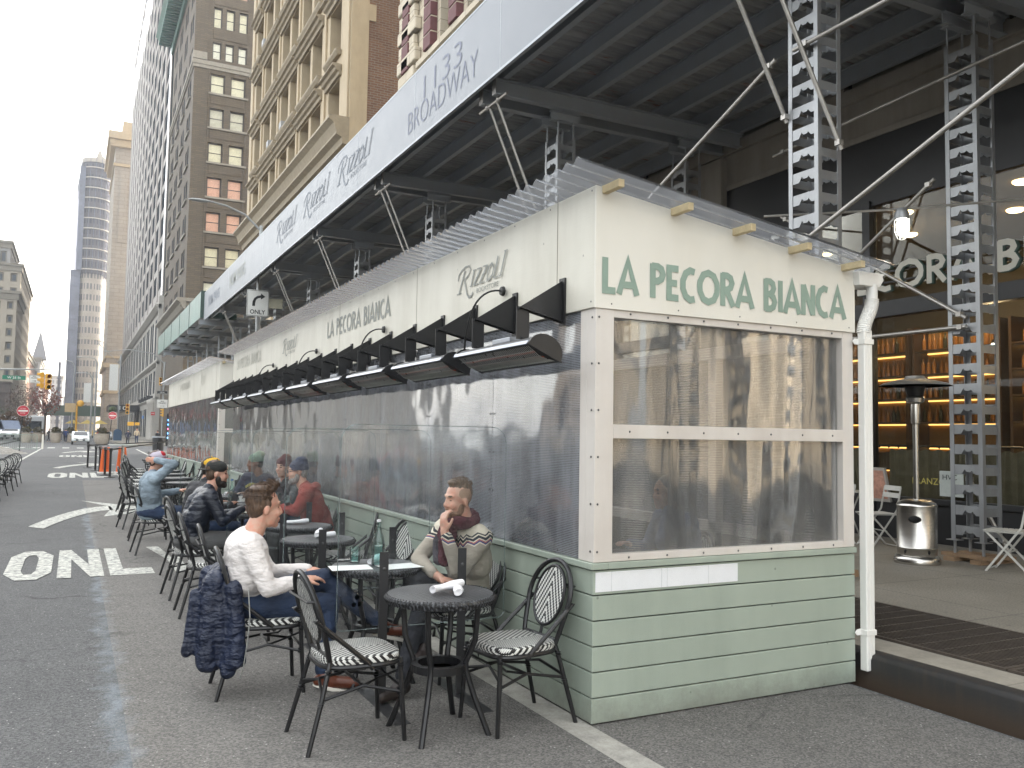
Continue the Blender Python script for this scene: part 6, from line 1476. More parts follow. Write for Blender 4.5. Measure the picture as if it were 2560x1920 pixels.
# --- generic sitters
def sitter(label, x, y, face, top, mtop, mleg, skin='skin fair', hair=None, hat=None, lean=0., turn=0., arms=None, k=1.0, voxel=.011, beard=None, topname='jacket', extras=None, dz=0.):
    r = thing('person', label, 'person', (x, y, 0)); c, s = math.cos(face), math.sin(face)
    def T(a, b, z): return (x+(a*c-b*s)*k, y+(a*s+b*c)*k, .0+z*k+dz)
    L = lean
    torso = [('c', T(-.09, 0, .57), .155*top, T(-.09+.3*L, 0, .72), .145*top), ('c', T(-.10+.4*L, -.08, .74), .12*top, T(-.10+.8*L, -.09, .90), .115*top), ('c', T(-.10+.4*L, .08, .74), .12*top, T(-.10+.8*L, .09, .90), .115*top), ('c', T(-.08+L, -.17, .975), .083*top, T(-.08+L, .17, .975), .083*top), ('c', T(-.08+L, 0, .97), .085, T(-.06+L*1.1, 0, 1.04), .065)]
    A = arms or {}
    el = A.get('le', (.06, .25, .74)), A.get('re', (.06, -.25, .74)); wr = A.get('lw', (.28, .14, .79)), A.get('rw', (.28, -.14, .79))
    arm = []; hd = []
    for q, (e_, w_) in enumerate(zip(el, wr)):
        sd_ = 1 if q == 0 else -1; S = T(-.08+L, .20*sd_, .96); e2 = T(*e_); w2 = T(*w_)
        arm += [('c', S, .072*top, e2, .055*top), ('c', e2, .055*top, w2, .042*top)]; d = (Vector(w2)-Vector(e2)).normalized()
        hd.append(('c', tuple(Vector(w2)-d*.02), .030, tuple(Vector(w2)+d*.02), .028)); hand(hd, Vector(w2)+d*.015, A.get('hd%d' % q, tuple(d)), A.get('hn%d' % q, (0, 0, -1)), 1., A.get('curl', .45), right=sd_)
    legs = []; shs = []
    for q in (-1, 1):
        legs += [('c', T(-.02, .09*q, .535), .095, T(.38, .13*q, .53), .068), ('c', T(.38, .13*q, .53), .064, T(.36, .13*q, .13), .046)]; p_ = []; shoe(p_, T(.36, .13*q, .085), T(.52, .14*q, .035)); shs.append(p_)
    legs.append(('e', T(-.08, 0, .54), (.17, .18, .10), None))
    fd = face+turn; h = Head(T(-.01+L*1.3, 0, 1.185), (math.cos(fd), math.sin(fd), -.05), (-.05*c, -.05*s, 1), 1.02*k)
    nk = [h.cap((-.022, 0, -.05), .055, (-.045, 0, -.14), .062)]
    skinned('body', h.skin()+nk+hd+thin(torso+arm+legs), [MATS[skin], MATS['eye dark'], MATS['lip'], MATS[hair or 'hair dark']], r, voxel, 3, None, h.paints())
    skinned(topname, torso+arm, [mtop], r, voxel*1.1, 4); skinned('trousers', legs, [mleg], r, voxel*1.3, 4)
    for p_ in shs: skinned('shoe', p_, [MATS['dark boot']], r, .014, 2)
    if hair: skinned('hair', [h.e(-.026, 0, .052, .094, .083, .088), h.e(-.052, 0, .0, .057, .078, .08)], [MATS[hair]], r, voxel, 2)
    if beard: skinned('beard', [h.e(.030, 0, -.084, .062, .060, .046), h.e(.070, 0, -.108, .032, .034, .028), h.e(.012, .050, -.05, .03, .016, .045), h.e(.012, -.050, -.05, .03, .016, .045)], [MATS[beard]], r, .009, 2)
    if hat: hat(h, r)
    if extras: extras(h, r, T)
    return r, h
def beanie(mat, slouch=0.):
    def f(h, r):
        skinned('beanie', [h.e(-.018, 0, .060, .104, .089, .078), h.e(-.04-slouch, 0, .115, .07, .06, .05), h.e(-.018, 0, .030, .106, .091, .030)], [mat], r, .010, 2)
    return f
def cap(matf, matb, brim, back=False, logo=None, strap=None):
    def f(h, r):
        q = -1 if back else 1
        o = skinned('cap', [h.e(-.012, 0, .062, .104, .089, .072), h.e(.04*q-.012, 0, .075, .060, .072, .055)], [matf, matb], r, .009, 2, [1, 0])
        b = MB(); n = 14; P = []
        for i in range(n+1): a = -1.25+2.5*i/n; P.append((.055+.115*math.cos(a), .082*math.sin(a)/math.sin(1.25)*.95))
        b.prism(P+[(.06, .07), (.075, 0), (.06, -.07)], h.p(-.012, 0, .034), h.f*q*h.k, h.s*h.k, h.u*.008); b.build('brim', brim, r, bevel=.002)
        b = MB(); b.ball(h.p(-.012, 0, .137), .009, 8, 5); b.build('button', matb, o)
        if strap:
            b = MB(); b.tube([h.p(-.012-q*.102, -.04, .05), h.p(-.012-q*.1, 0, .075), h.p(-.012-q*.102, .04, .05)], .006, 5); b.build('strap', strap, o)
        if logo: logo(h, o)
    return f
dq = cloth('dark quilt', (.009, .013, .025), .5, 9, .42, .3, 58); denim = cloth('pale denim', (.25, .31, .36), .7, 10, .9, .3); redf = cloth('red fleece', (.26, .045, .035), .8, 9, .95, .2)
navy = cloth('navy sweatshirt', (.022, .025, .045), .5, 9, .9, .2); blk = cloth('black jacket', (.012, .012, .015), .5, 9, .7, .3); jn = MATS['indigo denim']; grt = cloth('grey trousers', (.10, .10, .10), .4, 9, .9, .2)
sitter('bearded man in dark quilted jacket and grey cap pointing across the table', 1.15, 8.95, .12, 1.0, dq, grt, 'skin fair', 'hair brown', cap(cloth('washed black cap', (.025, .026, .024), .3, 20, .9, .5), MATS['washed black cap'], MATS['washed black cap'], True, None, MATS['stubble']), .12, -.25,
       {'le': (.10, .27, .74), 'lw': (.36, .14, .79), 're': (.14, -.27, .74), 'rw': (.37, -.10, .84), 'hd1': (1, .1, -.15), 'curl': .35}, beard='hair dark')
def bolt(h, o): text('lettering', 'BOLT', h.p(.098, -.045, .06), h.s*.09, h.u*.035, MATS['black steel'], o, thick=.006)
sitter('person in yellow cap mostly hidden behind the grey-capped man', 1.30, 10.1, .5, .95, blk, jn, 'skin tan', 'hair dark', cap(cloth('yellow cap', (.62, .36, .03), .3, 20, .8, .1), MATS['yellow cap'], MATS['black steel'], False, bolt), .1, -.75)
def redlogo(h, o): text('lettering', 'C', h.p(.075, -.02, .095), h.s*.04, h.u*.04, MATS['white letter'], o, thick=.01)
sitter('man in pale denim jacket and red and white cap, hand behind his head', 1.02, 12.2, .1, 1.05, denim, jn, 'skin fair', 'hair brown', cap(cloth('red cap', (.45, .012, .025), .3, 20, .7, .1), cloth('lilac cap back', (.50, .45, .52), .3, 20, .8, .1), MATS['red cap']), .0, -.3,
       {'re': (.13, -.30, 1.16), 'rw': (-.05, -.12, 1.20), 'hd1': (-.8, .6, .05), 'hn1': (.3, .5, 0), 'curl': .3}, k=1.02)
def specs(h, r, T):
    b = MB()
    for q in (-1, 1):
        b.tube([h.p(.103, .031*q+.024*math.cos(a), .005+.019*math.sin(a)) for a in np.linspace(0, 2*PI, 13)[:-1]], .0032, 5, closed=True); b.tube([h.p(.10, .055*q, .01), h.p(.0, .084*q, .012)], .0028, 5)
    b.tube([h.p(.108, -.01, .01), h.p(.108, .01, .01)], .003, 5); b.build('eyeglasses', MATS['black gloss'], r)
    skinned('hood', [('c', T(-.02, -.11, 1.0), .055, T(-.05, .0, 1.02), .06), ('c', T(-.05, .0, 1.02), .06, T(-.02, .11, 1.0), .055)], [MATS['red fleece']], r, .012, 2)
sitter('person in red fleece jacket, navy beanie and glasses leaning on the table', 2.33, 9.35, PI-.25, 1.12, redf, grt, 'skin fair', 'hair grey', beanie(cloth('navy knit', (.03, .04, .075), .6, 30, .95, .3)), .12, .15, {'le': (.14, .27, .78), 'lw': (.34, .12, .80)}, extras=specs, beard='hair grey')
sitter('man in maroon beanie and dark jacket facing the street behind the red jacket', 2.30, 10.55, PI+.35, 1.0, cloth('charcoal quilt', (.02, .022, .028), .4, 8, .5, .3, 38), jn, 'skin fair', None, beanie(cloth('maroon knit', (.10, .022, .028), .6, 30, .95, .3), .01), .02, .35)
def chest(h, r, T):
    o = [x for x in r.children if x.name.startswith('sweatshirt')][0]; a = Vector(T(.05, .11, .86)); b_ = Vector(T(.05, -.11, .86)); w_ = b_-a; n_ = w_.cross(Vector((0, 0, 1))).normalized()*.016; q_ = MB()
    for i_ in range(9):                                     # arched row of worn yellow characters, too faded to read
        t_ = (i_+.5)/9; p_ = a+w_*t_+Vector((0, 0, .045*math.sin(PI*t_)))+n_; q_.obox(p_, w_*.035, n_*.05, (0, 0, .019)); q_.obox(p_+w_*.03, w_*.018, n_*.05, (0, 0, .006))
    q_.build('print', MATS['yellow letter'], o)
sitter('person in green beanie and navy sweatshirt looking up the avenue', 2.22, 12.05, PI+.75, .98, navy, jn, 'skin brown', 'hair dark', beanie(cloth('green knit', (.20, .29, .22), .7, 36, .95, .25), .03), .0, -.7, topname='sweatshirt', extras=chest)
# inside the shed
bs = cloth('blue suit', (.07, .11, .22), .4, 8, .8, .2)
sitter('man in dark blue suit seated inside behind the front plastic pane', 4.12, 5.35, PI-.1, 1.08, bs, bs, 'skin tan', 'hair dark', None, .05, 0, {'le': (.2, .2, .85), 'lw': (.06, .06, 1.06), 'hd0': (-.1, -.1, 1), 'hn0': (-1, 0, 0)}, topname='suit_jacket')
sitter('dark haired person seated inside by the long side pane', 2.98, 6.3, .2, 1.0, blk, jn, 'skin tan', 'hair dark', None, .05, .2)
sitter('person in grey seated deeper inside the dining shed', 4.1, 7.1, PI+.2, 1.0, cloth('grey wool', (.16, .16, .18), .4, 9, .9, .2), jn, 'skin fair', 'hair brown', None, .05, 0)
for i, (x, y, rz, lb_) in enumerate(((4.14, 5.38, PI-.1, 'bistro chair inside the shed under the man in the blue suit'), (2.95, 6.3, .2, 'bistro chair inside the shed by the long side pane'), (4.1, 7.1, PI+.2, 'bistro chair inside the shed under the person in grey'), (3.1, 5.3, .1, 'empty bistro chair inside the shed facing the blue suit'), (3.05, 4.75, 1.2, 'empty bistro chair inside the shed behind the corner post'), (3.2, 8.6, .4, 'empty bistro chair deep inside the shed'), (4.2, 9.0, 3.4, 'second empty bistro chair deep inside the shed'))):
    chair(x, y, rz, lb_, 'bistro chairs inside the dining shed')
for x, y, lb_ in ((3.62, 5.4, 'round table inside the shed in front of the blue suit'), (3.6, 7.0, 'round table inside the shed between two diners'), (4.3, 4.75, 'round table with white paper just behind the front pane'), (3.7, 8.8, 'round table deep inside the shed')): table(x, y, lb_, 'round tables inside the dining shed')
b = MB(); b.obox((4.3, 4.75, .746), (.16, 0, 0), (0, .11, 0), (0, 0, .001)); b.build('paper_menu', MATS['menu paper'], label='white paper menu on the inside table behind the front pane', cat='menu', group='paper menus')
# ---------------------------------------------------------------- people far down the avenue
def walker(x, y, face, label, mt, ml, skin='skin tan', z=0, stride=.22, hairm='hair dark', bag=None, h_=1.0):
    r = thing('person', label, 'person', (x, y, z), 'people walking far down the avenue'); c, s = math.cos(face), math.sin(face)
    def T(a, b, q): return (x+(a*c-b*s)*h_, y+(a*s+b*c)*h_, z+q*h_)
    tor = [('c', T(0, 0, .98), .14, T(0, 0, 1.15), .15), ('c', T(0, -.13, 1.36), .09, T(0, .13, 1.36), .09), ('c', T(0, 0, 1.15), .15, T(0, 0, 1.36), .13), ('c', T(0, 0, 1.38), .07, T(0, 0, 1.46), .06)]
    arm = [('c', T(0, .21, 1.37), .06, T(-.08, .26, 1.12), .05), ('c', T(-.08, .26, 1.12), .05, T(.08, .24, .90), .038), ('c', T(0, -.21, 1.37), .06, T(.06, -.26, 1.12), .05), ('c', T(.06, -.26, 1.12), .05, T(.2, -.22, .95), .038)]
    leg = [('c', T(0, .09, .92), .10, T(stride*.6, .09, .5), .065), ('c', T(stride*.6, .09, .5), .06, T(stride, .09, .08), .045), ('c', T(0, -.09, .92), .10, T(-stride*.2, -.09, .5), .065), ('c', T(-stride*.2, -.09, .5), .06, T(-stride, -.09, .1), .045)]
    ft = [('c', T(stride, .09, .05), .045, T(stride+.16, .09, .04), .04), ('c', T(-stride, -.09, .06), .045, T(-stride+.15, -.09, .04), .04)]
    h = Head(T(.02, 0, 1.58), (c, s, 0), (0, 0, 1), h_)
    skinned('body', h.skin()+[h.cap((-.02, 0, -.05), .055, (-.04, 0, -.15), .06)]+thin(tor+arm+leg, .01)+ft, [MATS[skin]], r, .028, 2)
    skinned('coat', tor+arm, [mt], r, .03, 2); skinned('trousers', leg, [ml], r, .03, 2); skinned('hair', [h.e(-.025, 0, .045, .09, .082, .08)], [MATS[hairm]], r, .028, 1)
tanc = cloth('tan coat', (.45, .36, .25), .3); redc = cloth('red coat', (.35, .03, .03), .3); bluec = cloth('blue coat', (.03, .06, .18), .3)
ps_ = [(7.55, 93, 2.2, 'dark-coated walker on the right sidewalk beside the black bin', blk, jn), (6.3, 104, -1.6, 'walker in pale tan coat on the far corner', tanc, jn), (5.2, 100, 1.6, 'slim dark figure by the traffic light pole on the corner', navy, blk),
       (3.5, 118, 1.5, 'dark figure left of the right-hand no-entry sign', blk, blk), (2.9, 128, 0, 'figure in red coat on the far corner near the sedan', redc, jn), (-.8, 122, 1.5, 'walker in dark blue beside the white sedan', bluec, jn), (-1.0, 133, 1.5, 'dark walker behind the blue one', blk, blk), (-2.0, 128, 1.2, 'figure in the middle of the plaza among the planters', navy, blk),
       (-2.9, 130, .5, 'dark figure left of the plaza planters', blk, blk), (-4.6, 127, 1.4, 'person in blue jacket at the left of the plaza', bluec, blk), (-1.6, 140, 2, 'small figure in grey beyond the planters', cloth('grey coat', (.15, .15, .15), .3), jn), (4.4, 135, 1, 'small dark figure at the far right corner', blk, jn), (.0, 128, 1, 'figure with red coat right of the planters', redc, blk)]
for x, y, f_, lb_, mt, ml in ps_: walker(x, y, f_, lb_, mt, ml, z=.16 if x > 4.9 and y > 100 else 0)
# ---------------------------------------------------------------- street furniture down the avenue
gp = M('grey pole', (.30, .31, .31), .45, .3); yl = M('signal yellow', (.62, .33, .03), .45, var=.15); bk_ = MATS['black steel']; wsn = M('sign white', (.66, .66, .63), .4, var=.04)
def plate(x0, x1, z0, z1, y, mat, name, parent, th=.01, bevel=0, **k):
    b = MB(); b.box(x0, x1, y, y+th, z0, z1); return b.build(name, mat, parent, bevel=bevel, **k)
def roundsign(c, r_, mat, name, parent, n=(0, -1, 0), th=.01, seg=28):
    n = Vector(n); u = Vector((0, 0, 1)).cross(n).normalized(); b = MB(); b.lathe([(0, 0), (r_, 0), (r_, th), (0, th)], c, seg, (u, Vector((0, 0, 1)), n)); return b.build(name, mat, parent)
def rect_sign(name, label, x, y, z, w, h, lines, pole=None, arrow=None, cat='sign', border=True, parent=None, mat=None, ink=None, group=None):
    r = thing(name, label, cat, (x, y, z), group); mat = mat or wsn; ink = ink or bk_
    plate(x-w/2, x+w/2, z-h/2, z+h/2, y, mat, 'face', r, .008, .003)
    if border:
        b = MB(); t = .012; m_ = .018
        b.box(x-w/2+m_, x+w/2-m_, y-.003, y, z+h/2-m_-t, z+h/2-m_); b.box(x-w/2+m_, x+w/2-m_, y-.003, y, z-h/2+m_, z-h/2+m_+t); b.box(x-w/2+m_, x-w/2+m_+t, y-.003, y, z-h/2+m_+t, z+h/2-m_-t); b.box(x+w/2-m_-t, x+w/2-m_, y-.003, y, z-h/2+m_+t, z+h/2-m_-t); b.build('border', ink, r)
    for s_, zz, hh, ww in lines: text('lettering', s_, (x-ww/2, y-.002, zz), (ww, 0, 0), (0, 0, hh), ink, r, thick=.003, bold=.02)
    if arrow:
        b = MB(); ax, az, L = arrow; b.box(x+ax-L/2, x+ax+L/2-.06, y-.004, y, az-.012, az+.012); b.prism([(0, -.045), (.09, 0), (0, .045)], (x+ax+L/2-.09, y-.004, az), UX, (0, 0, 1), (0, .004, 0)); b.build('arrow', ink, r)
    return r
# lamp post with the turn sign, rising behind the shed panels
r = thing('street_lamp', 'grey cobra-head street lamp rising above the white shed panels', 'street lamp', (6.0, 32.8, .2), 'cobra-head street lamps')
b = MB(); b.tube([(6.0, 32.8, .2), (6.0, 32.8, 9.4)], [.10, .07], 12); b.build('pole', gp, r, smooth=True)
b = MB(); b.tube([(6.0, 32.8, 9.2), (5.4, 32.8, 9.75), (4.7, 32.8, 10.0), (4.0, 32.8, 10.1)], [.045, .04, .035, .03], 8); b.build('arm', gp, r, smooth=True)
b = MB(); b.ball((3.75, 32.8, 10.07), (.38, .13, .06), 14, 8); b.build('lamp_head', gp, r, smooth=True)
r = rect_sign('turn_sign', 'white right-turn ONLY sign on a pole under the shed', 5.75, 31.6, 6.28, .78, .96, [('ONLY', 5.88, .16, .54)], border=True)
b = MB(); P = [(-.20, -.16), (-.10, -.16), (-.10, -.06), (-.07, .06), (.0, .13), (.10, .155), (.10, .09), (.26, .20), (.10, .31), (.10, .245), (-.03, .21), (-.13, .13), (-.19, .0)]
b.prism(P, (5.75, 31.594, 6.28+.05), UX, (0, 0, 1), (0, .005, 0)); b.build('turn_arrow', bk_, r)
b = MB(); b.tube([(5.75, 31.68, .2), (5.75, 31.68, 7.3)], .05, 10); b.build('pole', gp, r, smooth=True)
plate(6.15, 6.65, 6.15, 6.5, 31.7, M('dull sign back', (.45, .43, .33), .5), 'rear_sign', r)
# W 25 St mast arm and its signals
r = thing('mast_arm', 'signal mast arm carrying the green street name sign at left', 'signal arm', (-6.2, 60, .12))
b = MB(); b.tube([(-6.6, 60.2, .1), (-6.6, 60.2, 6.2)], .10, 10); b.tube([(-6.6, 60.2, 5.15), (-4.2, 60.2, 5.2), (-1.35, 60.2, 5.32)], [.06, .05, .035], 8); b.build('arm', gp, r, smooth=True)
for x in (-3.3, -2.25):
    b = MB(); b.cyl((x, 60.1, 5.0), (x, 60.1, 5.25), .02, 6); b.build('hanger', gp, r)
grn = M('street green', (.01, .17, .10), .4, var=.05)
rect_sign('street_name_sign', 'green W 25 St street name sign hanging from the mast arm', -3.34, 60, 4.72, 1.22, .24, [('W 25 St', 4.65, .14, .72)], border=False, mat=grn, ink=wsn)
rect_sign('traffic_sign', 'white ALL TRAFFIC sign hanging beside the street name sign', -2.25, 60, 4.68, .56, .48, [('ALL', 4.80, .075, .2), ('TRAFFIC', 4.70, .075, .38)], arrow=(0, 4.56, .22), group='all traffic signs')
def signal(x, y, z, face, label, sc=1.0, lenses=True, group='yellow traffic signals'):
    r = thing('traffic_signal', label, 'traffic light', (x, y, z), group); d = Vector((math.cos(face), math.sin(face), 0)); s = Vector((-d.y, d.x, 0))
    for i in range(3):
        zz = z+(1-i)*.33*sc; b = MB(); b.obox((x, y, zz), d*.10*sc, s*.16*sc, (0, 0, .155*sc)); b.build('housing', yl, r, bevel=.02*sc)
        b = MB(); b.lathe([(0, 0), (.11*sc, 0)], Vector((x, y, zz))+d*.104*sc, 14, (s, Vector((0, 0, 1)), d)); b.build('lens', M(['lens red', 'lens amber', 'lens green'][i], [(.16, .015, .01), (.14, .05, .01), (.02, .05, .04)][i], .25), r)
        b = MB(); P = [Vector((x, y, zz))+d*.10*sc+(s*math.cos(a)+Vector((0, 0, 1))*math.sin(a))*.135*sc for a in np.linspace(-.3, PI+.3, 11)]; Q = [p+d*.17*sc for p in P]
        b.add([tuple(v) for v in P+Q], [(i_, i_+1, 12+i_, 11+i_) for i_ in range(10)]); b.build('visor', yl, r)
signal(-1.85, 60.1, 4.62, PI+.15, 'yellow signal seen edge-on at the tip of the mast arm'); signal(-1.5, 60, 4.55, -PI/2+.3, 'yellow three-lens signal facing the viewer at the tip of the mast arm')
def noentry(x, y, z, label, px=0, z0=0):
    r = thing('no_entry_sign', label, 'sign', (x, y, z0), 'round no entry signs'); b = MB(); b.tube([(x+px, y+.05, z0), (x, y+.05, z+.3)], .04, 8); b.build('pole', bk_, r)
    roundsign((x, y, z), .40, wsn, 'rim', r); roundsign((x, y-.012, z), .375, M('sign red', (.42, .015, .03), .4), 'disc', r)
    plate(x-.30, x+.30, z-.055, z+.055, y-.026, wsn, 'bar', r, .004); text('lettering', 'DO NOT', (x-.17, y-.026, z+.12), (.34, 0, 0), (0, 0, .08), wsn, r, thick=.002); text('lettering', 'ENTER', (x-.15, y-.026, z-.2), (.30, 0, 0), (0, 0, .08), wsn, r, thick=.002)
noentry(-3.28, 71, 2.92, 'round red DO NOT ENTER sign on a leaning pole at left', -.12); noentry(3.45, 95, 3.1, 'round red DO NOT ENTER sign on the right of the crossing', -.28)
r = thing('signal_pole', 'grey pole at the far corner carrying one-way and all traffic signs', 'pole', (9.6, 114, .16)); b = MB(); b.tube([(9.75, 114.2, .16), (9.75, 114.2, 10.2)], .11, 10); b.tube([(9.75, 114.2, 10.0), (8.4, 114.2, 11.2), (5.6, 114.2, 11.5), (3.6, 114.2, 11.2)], [.07, .06, .05, .04], 8); b.tube([(9.7, 114.2, 7.6), (5, 114.2, 8.2)], .03, 6); b.build('pole', gp, r, smooth=True)
b = MB(); b.ball((3.2, 114.2, 11.15), (.5, .16, .08), 12, 6); b.build('lamp_head', gp, r, smooth=True)
signal(9.35, 114, 7.75, -PI/2, 'yellow signal high on the far corner pole'); signal(9.75, 114, 3.9, PI, 'yellow signal low on the far corner pole, edge-on')
rect_sign('one_way_sign', 'black ONE WAY arrow sign on the far corner pole', 9.6, 113.9, 6.4, 1.25, .38, [('ONE WAY', 6.34, .12, .55)], border=True, mat=bk_, ink=wsn, arrow=(0, 6.22, 1.0))
rect_sign('traffic_sign', 'large white ALL TRAFFIC sign below the one-way sign', 9.65, 113.9, 5.0, 1.25, 1.05, [('ALL', 5.22, .18, .45), ('TRAFFIC', 4.98, .18, .9)], arrow=(0, 4.72, .5), group='all traffic signs')
rect_sign('small_red_sign', 'small red sign by the hand signal on the far corner', 8.6, 113.8, 3.75, .45, .4, [('STOP', 3.70, .12, .34)], border=False, mat=M('sign red', (.42, .015, .03), .4), ink=wsn)
rect_sign('street_name_sign', 'small brown street name blade high on the far corner pole', 10.9, 113.8, 7.9, 1.2, .32, [('W 25', 7.83, .14, .6)], border=False, mat=M('sign maroon', (.12, .03, .03), .4), ink=wsn)
r = thing('signal_pole', 'thin grey pole with three-lens signal beside the right no-entry sign', 'pole', (5.6, 110, .16)); b = MB(); b.tube([(5.75, 110.2, 0), (5.75, 110.2, 5.2)], .09, 10); b.build('pole', gp, r, smooth=True)
signal(5.55, 110, 4.15, -PI/2-.1, 'yellow three-lens signal on the thin pole by the canopy', 1.25); b = MB(); b.box(5.6, 6.3, 109.8, 110, 2.2, 2.65); b.box(6.4, 6.9, 109.7, 110, 2.25, 2.6); b.build('walk_signal', yl, label='yellow pedestrian signal box on the thin pole', cat='pedestrian signal', bevel=.03)
# hanging lamps farther away
for i, (x, y, z, hd_, lb_) in enumerate(((-.3, 180, 14.5, -2.4, 'street lamp with curved arm before the netted tower'), (3.4, 175, 15.0, -3.0, 'tall street lamp right of the netted tower'), (2.6, 165, 11.5, -2.2, 'shorter street lamp beside the banner'))):
    r = thing('street_lamp', lb_, 'street lamp', (x, y, 0), 'cobra-head street lamps'); b = MB(); b.tube([(x, y, 0), (x, y, z-1), (x-.4, y, z-.2), (x+hd_*.5, y, z), (x+hd_, y, z-.05)], [.16, .12, .1, .08, .07], 8); b.build('pole', gp, r, smooth=True)
    b = MB(); b.ball((x+hd_, y, z-.08), (.5, .16, .1), 10, 6); b.build('lamp_head', gp, r)
r = thing('banner_pole', 'grey pole with hanging white banner and flower basket', 'pole', (6.6, 165, .1)); b = MB(); b.tube([(6.9, 165, 0), (6.9, 165, 15)], .14, 8); b.tube([(6.9, 165, 13.2), (3.0, 165, 17)], .06, 6); b.build('pole', gp, r); plate(5.2, 6.6, 8.6, 13.2, 165, wsn, 'banner', r)
b = MB(); b.ball((6.0, 165, 5.3), (.7, .6, .55), 12, 8); b.build('flower_basket', M('basket green', (.06, .08, .03), .9, var=.6, vs=2), r)
r = thing('banner_pole', 'street pole with small pale banner left of the canopy', 'pole', (2.0, 150, .1)); b = MB(); b.tube([(2.4, 150, 0), (2.4, 150, 9.8)], .10, 8); b.build('pole', gp, r); plate(1.2, 2.2, 6.0, 9.0, 150, wsn, 'banner', r)
rect_sign('warning_sign', 'yellow round signal and board on a post near the plaza', -.5, 130, 4.6, 1.3, 1.2, [], border=False, mat=M('peach sign', (.45, .33, .18), .5)); b = MB(); b.ball((.7, 130, 5.2), (.45, .2, .45), 12, 8); b.tube([(.3, 130.2, 0), (.3, 130.2, 5)], .12, 8); b.build('yellow_beacon', yl, label='yellow round beacon on a post near the plaza', cat='signal')
# posts and belts of the queue barrier
r0 = None
st_pos = [(1.17, 32.3), (1.06, 34.0), (.94, 36.0), (.84, 38.0), (.60, 40.8), (4.1, 50.5), (5.6, 60)]
for i, (x, y) in enumerate(st_pos):
    r = thing('belt_post', ['nearest black belt post in the road', 'second black belt post', 'third black belt post', 'fourth black belt post', 'fifth and farthest black belt post of the left line', 'black belt post by the shed, middle distance', 'black belt post beside the litter bin'][i], 'barrier post', (x, y, 0), 'black belt barrier posts')
    b = MB(); b.lathe([(0, 0), (.18, 0), (.18, .02), (.05, .04), (0, .04)], (x, y, 0), 18); b.build('base', bk_, r); b = MB(); b.lathe([(.04, .03), (.04, .88), (.055, .88), (.055, 1.0), (0, 1.01)], (x, y, 0), 12); b.build('post', bk_, r)
for i, (a, c, lb_) in enumerate((((1.17, 32.3), (4.1, 50.5), 'long black belt from the nearest post to the shed'), ((.60, 40.8), (5.6, 60), 'second long black belt across the road'), ((1.17, 32.3), (1.06, 34.0), 'short black belt between the two nearest posts'), ((1.06, 34), (.94, 36), 'short black belt between the second and third posts'), ((.94, 36), (.84, 38), 'short black belt between the third and fourth posts'), ((4.1, 50.5), (5.6, 60), 'black belt along the shed toward the litter bin'))):
    b = MB(); b.bar((*a, .95), (*c, .95), .006, .055); b.build('belt', bk_, label=lb_, cat='belt', group='retractable belts')
# orange barricade and high table
r = thing('barricade', 'orange plastic folding barricade with white feet in the road', 'barricade', (1.6, 35.3, 0)); og = M('safety orange', (.72, .13, .02), .45, var=.12)
for s_ in (-1, 1):
    b = MB(); cx = 1.40+.28*s_; b.prism([(-.20, 0.06), (.20, .06), (.13, .98), (-.13, .98)], (cx, 35.5, 0), UX, (0, 0, 1), (0, .05, 0)); o = b.build('panel', og, r, bevel=.015)
    b = MB(); b.prism([(-.11, .15), (.11, .15), (.07, .88), (-.07, .88)], (cx, 35.49, 0), UX, (0, 0, 1), (0, .01, 0)); b.build('inset', M('orange dark', (.50, .075, .012), .5), o)
    b = MB(); b.box(cx-.27, cx+.27, 35.3, 35.6, 0, .06); b.build('foot', wsn, r, bevel=.01)
r = thing('high_table', 'tall white table on a steel column beside the barricade', 'table', (1.62, 34.0, 0)); b = MB(); b.lathe([(0, 1.08), (.50, 1.08), (.50, 1.11), (0, 1.11)], (1.62, 34, 0), 24); b.build('tabletop', M('milk glass', (.55, .58, .54), .25), r)
b = MB(); b.lathe([(.055, .03), (.055, 1.08)], (1.62, 34, 0), 12); b.build('column', MATS['brushed stainless'], r, smooth=True)
for q in range(4):
    a = q*PI/2+.5; b = MB(); b.bar((1.62, 34, .04), (1.62+.42*math.cos(a), 34+.42*math.sin(a), .02), .07, .03); b.build('leg', wsn, r)
# litter bin, mailbox, kiosk, planters, fence, gravel
r = thing('litter_bin', 'black litter bin at the end of the barrier belt', 'bin', (6.0, 73, .0)); b = MB(); b.lathe([(.40, 0), (.44, 1.15), (.47, 1.2), (.3, 1.22)], (6.0, 73, 0), 18); b.build('drum', bk_, r); b = MB(); b.lathe([(.48, 1.1), (.48, 1.2), (.46, 1.2)], (6.0, 73, 0), 18); b.build('rim', MATS['dark steel'], r)
r = thing('mailbox', 'dark blue round-topped mailbox on the far sidewalk', 'mailbox', (5.2, 124, .16)); P = [(-.5, 0), (.5, 0), (.5, 1.1)]+[(.5*math.cos(a), 1.1+.42*math.sin(a)) for a in np.linspace(.1, PI-.1, 9)]+[(-.5, 1.1)]; b = MB(); b.prism(P, (5.2, 124, .3), UX, (0, 0, 1), (0, .9, 0)); b.build('body', M('mail blue', (.02, .06, .12), .4), r)
r = thing('information_kiosk', 'dark upright screen kiosk with blue lit text at the shed end', 'kiosk', (8.2, 88, .16)); b = MB(); b.box(7.9, 8.65, 88, 88.35, .2, 3.3); b.build('cabinet', bk_, r)
for q, c_ in enumerate(((.1, .3, .8), (.1, .35, .85), (.7, .1, .2), (.1, .35, .85), (.15, .45, .9))): plate(8.0, 8.5, 2.6-q*.42, 2.75-q*.42, 87.98, emis('kiosk %d' % (q if q != 1 and q != 3 else 1), c_, 1.2), 'screen_line', r)
cn = M('planter concrete', (.38, .33, .27), .85, var=.2); sh_ = M('dry shrub', (.07, .06, .03), .9, var=.6, vs=6)
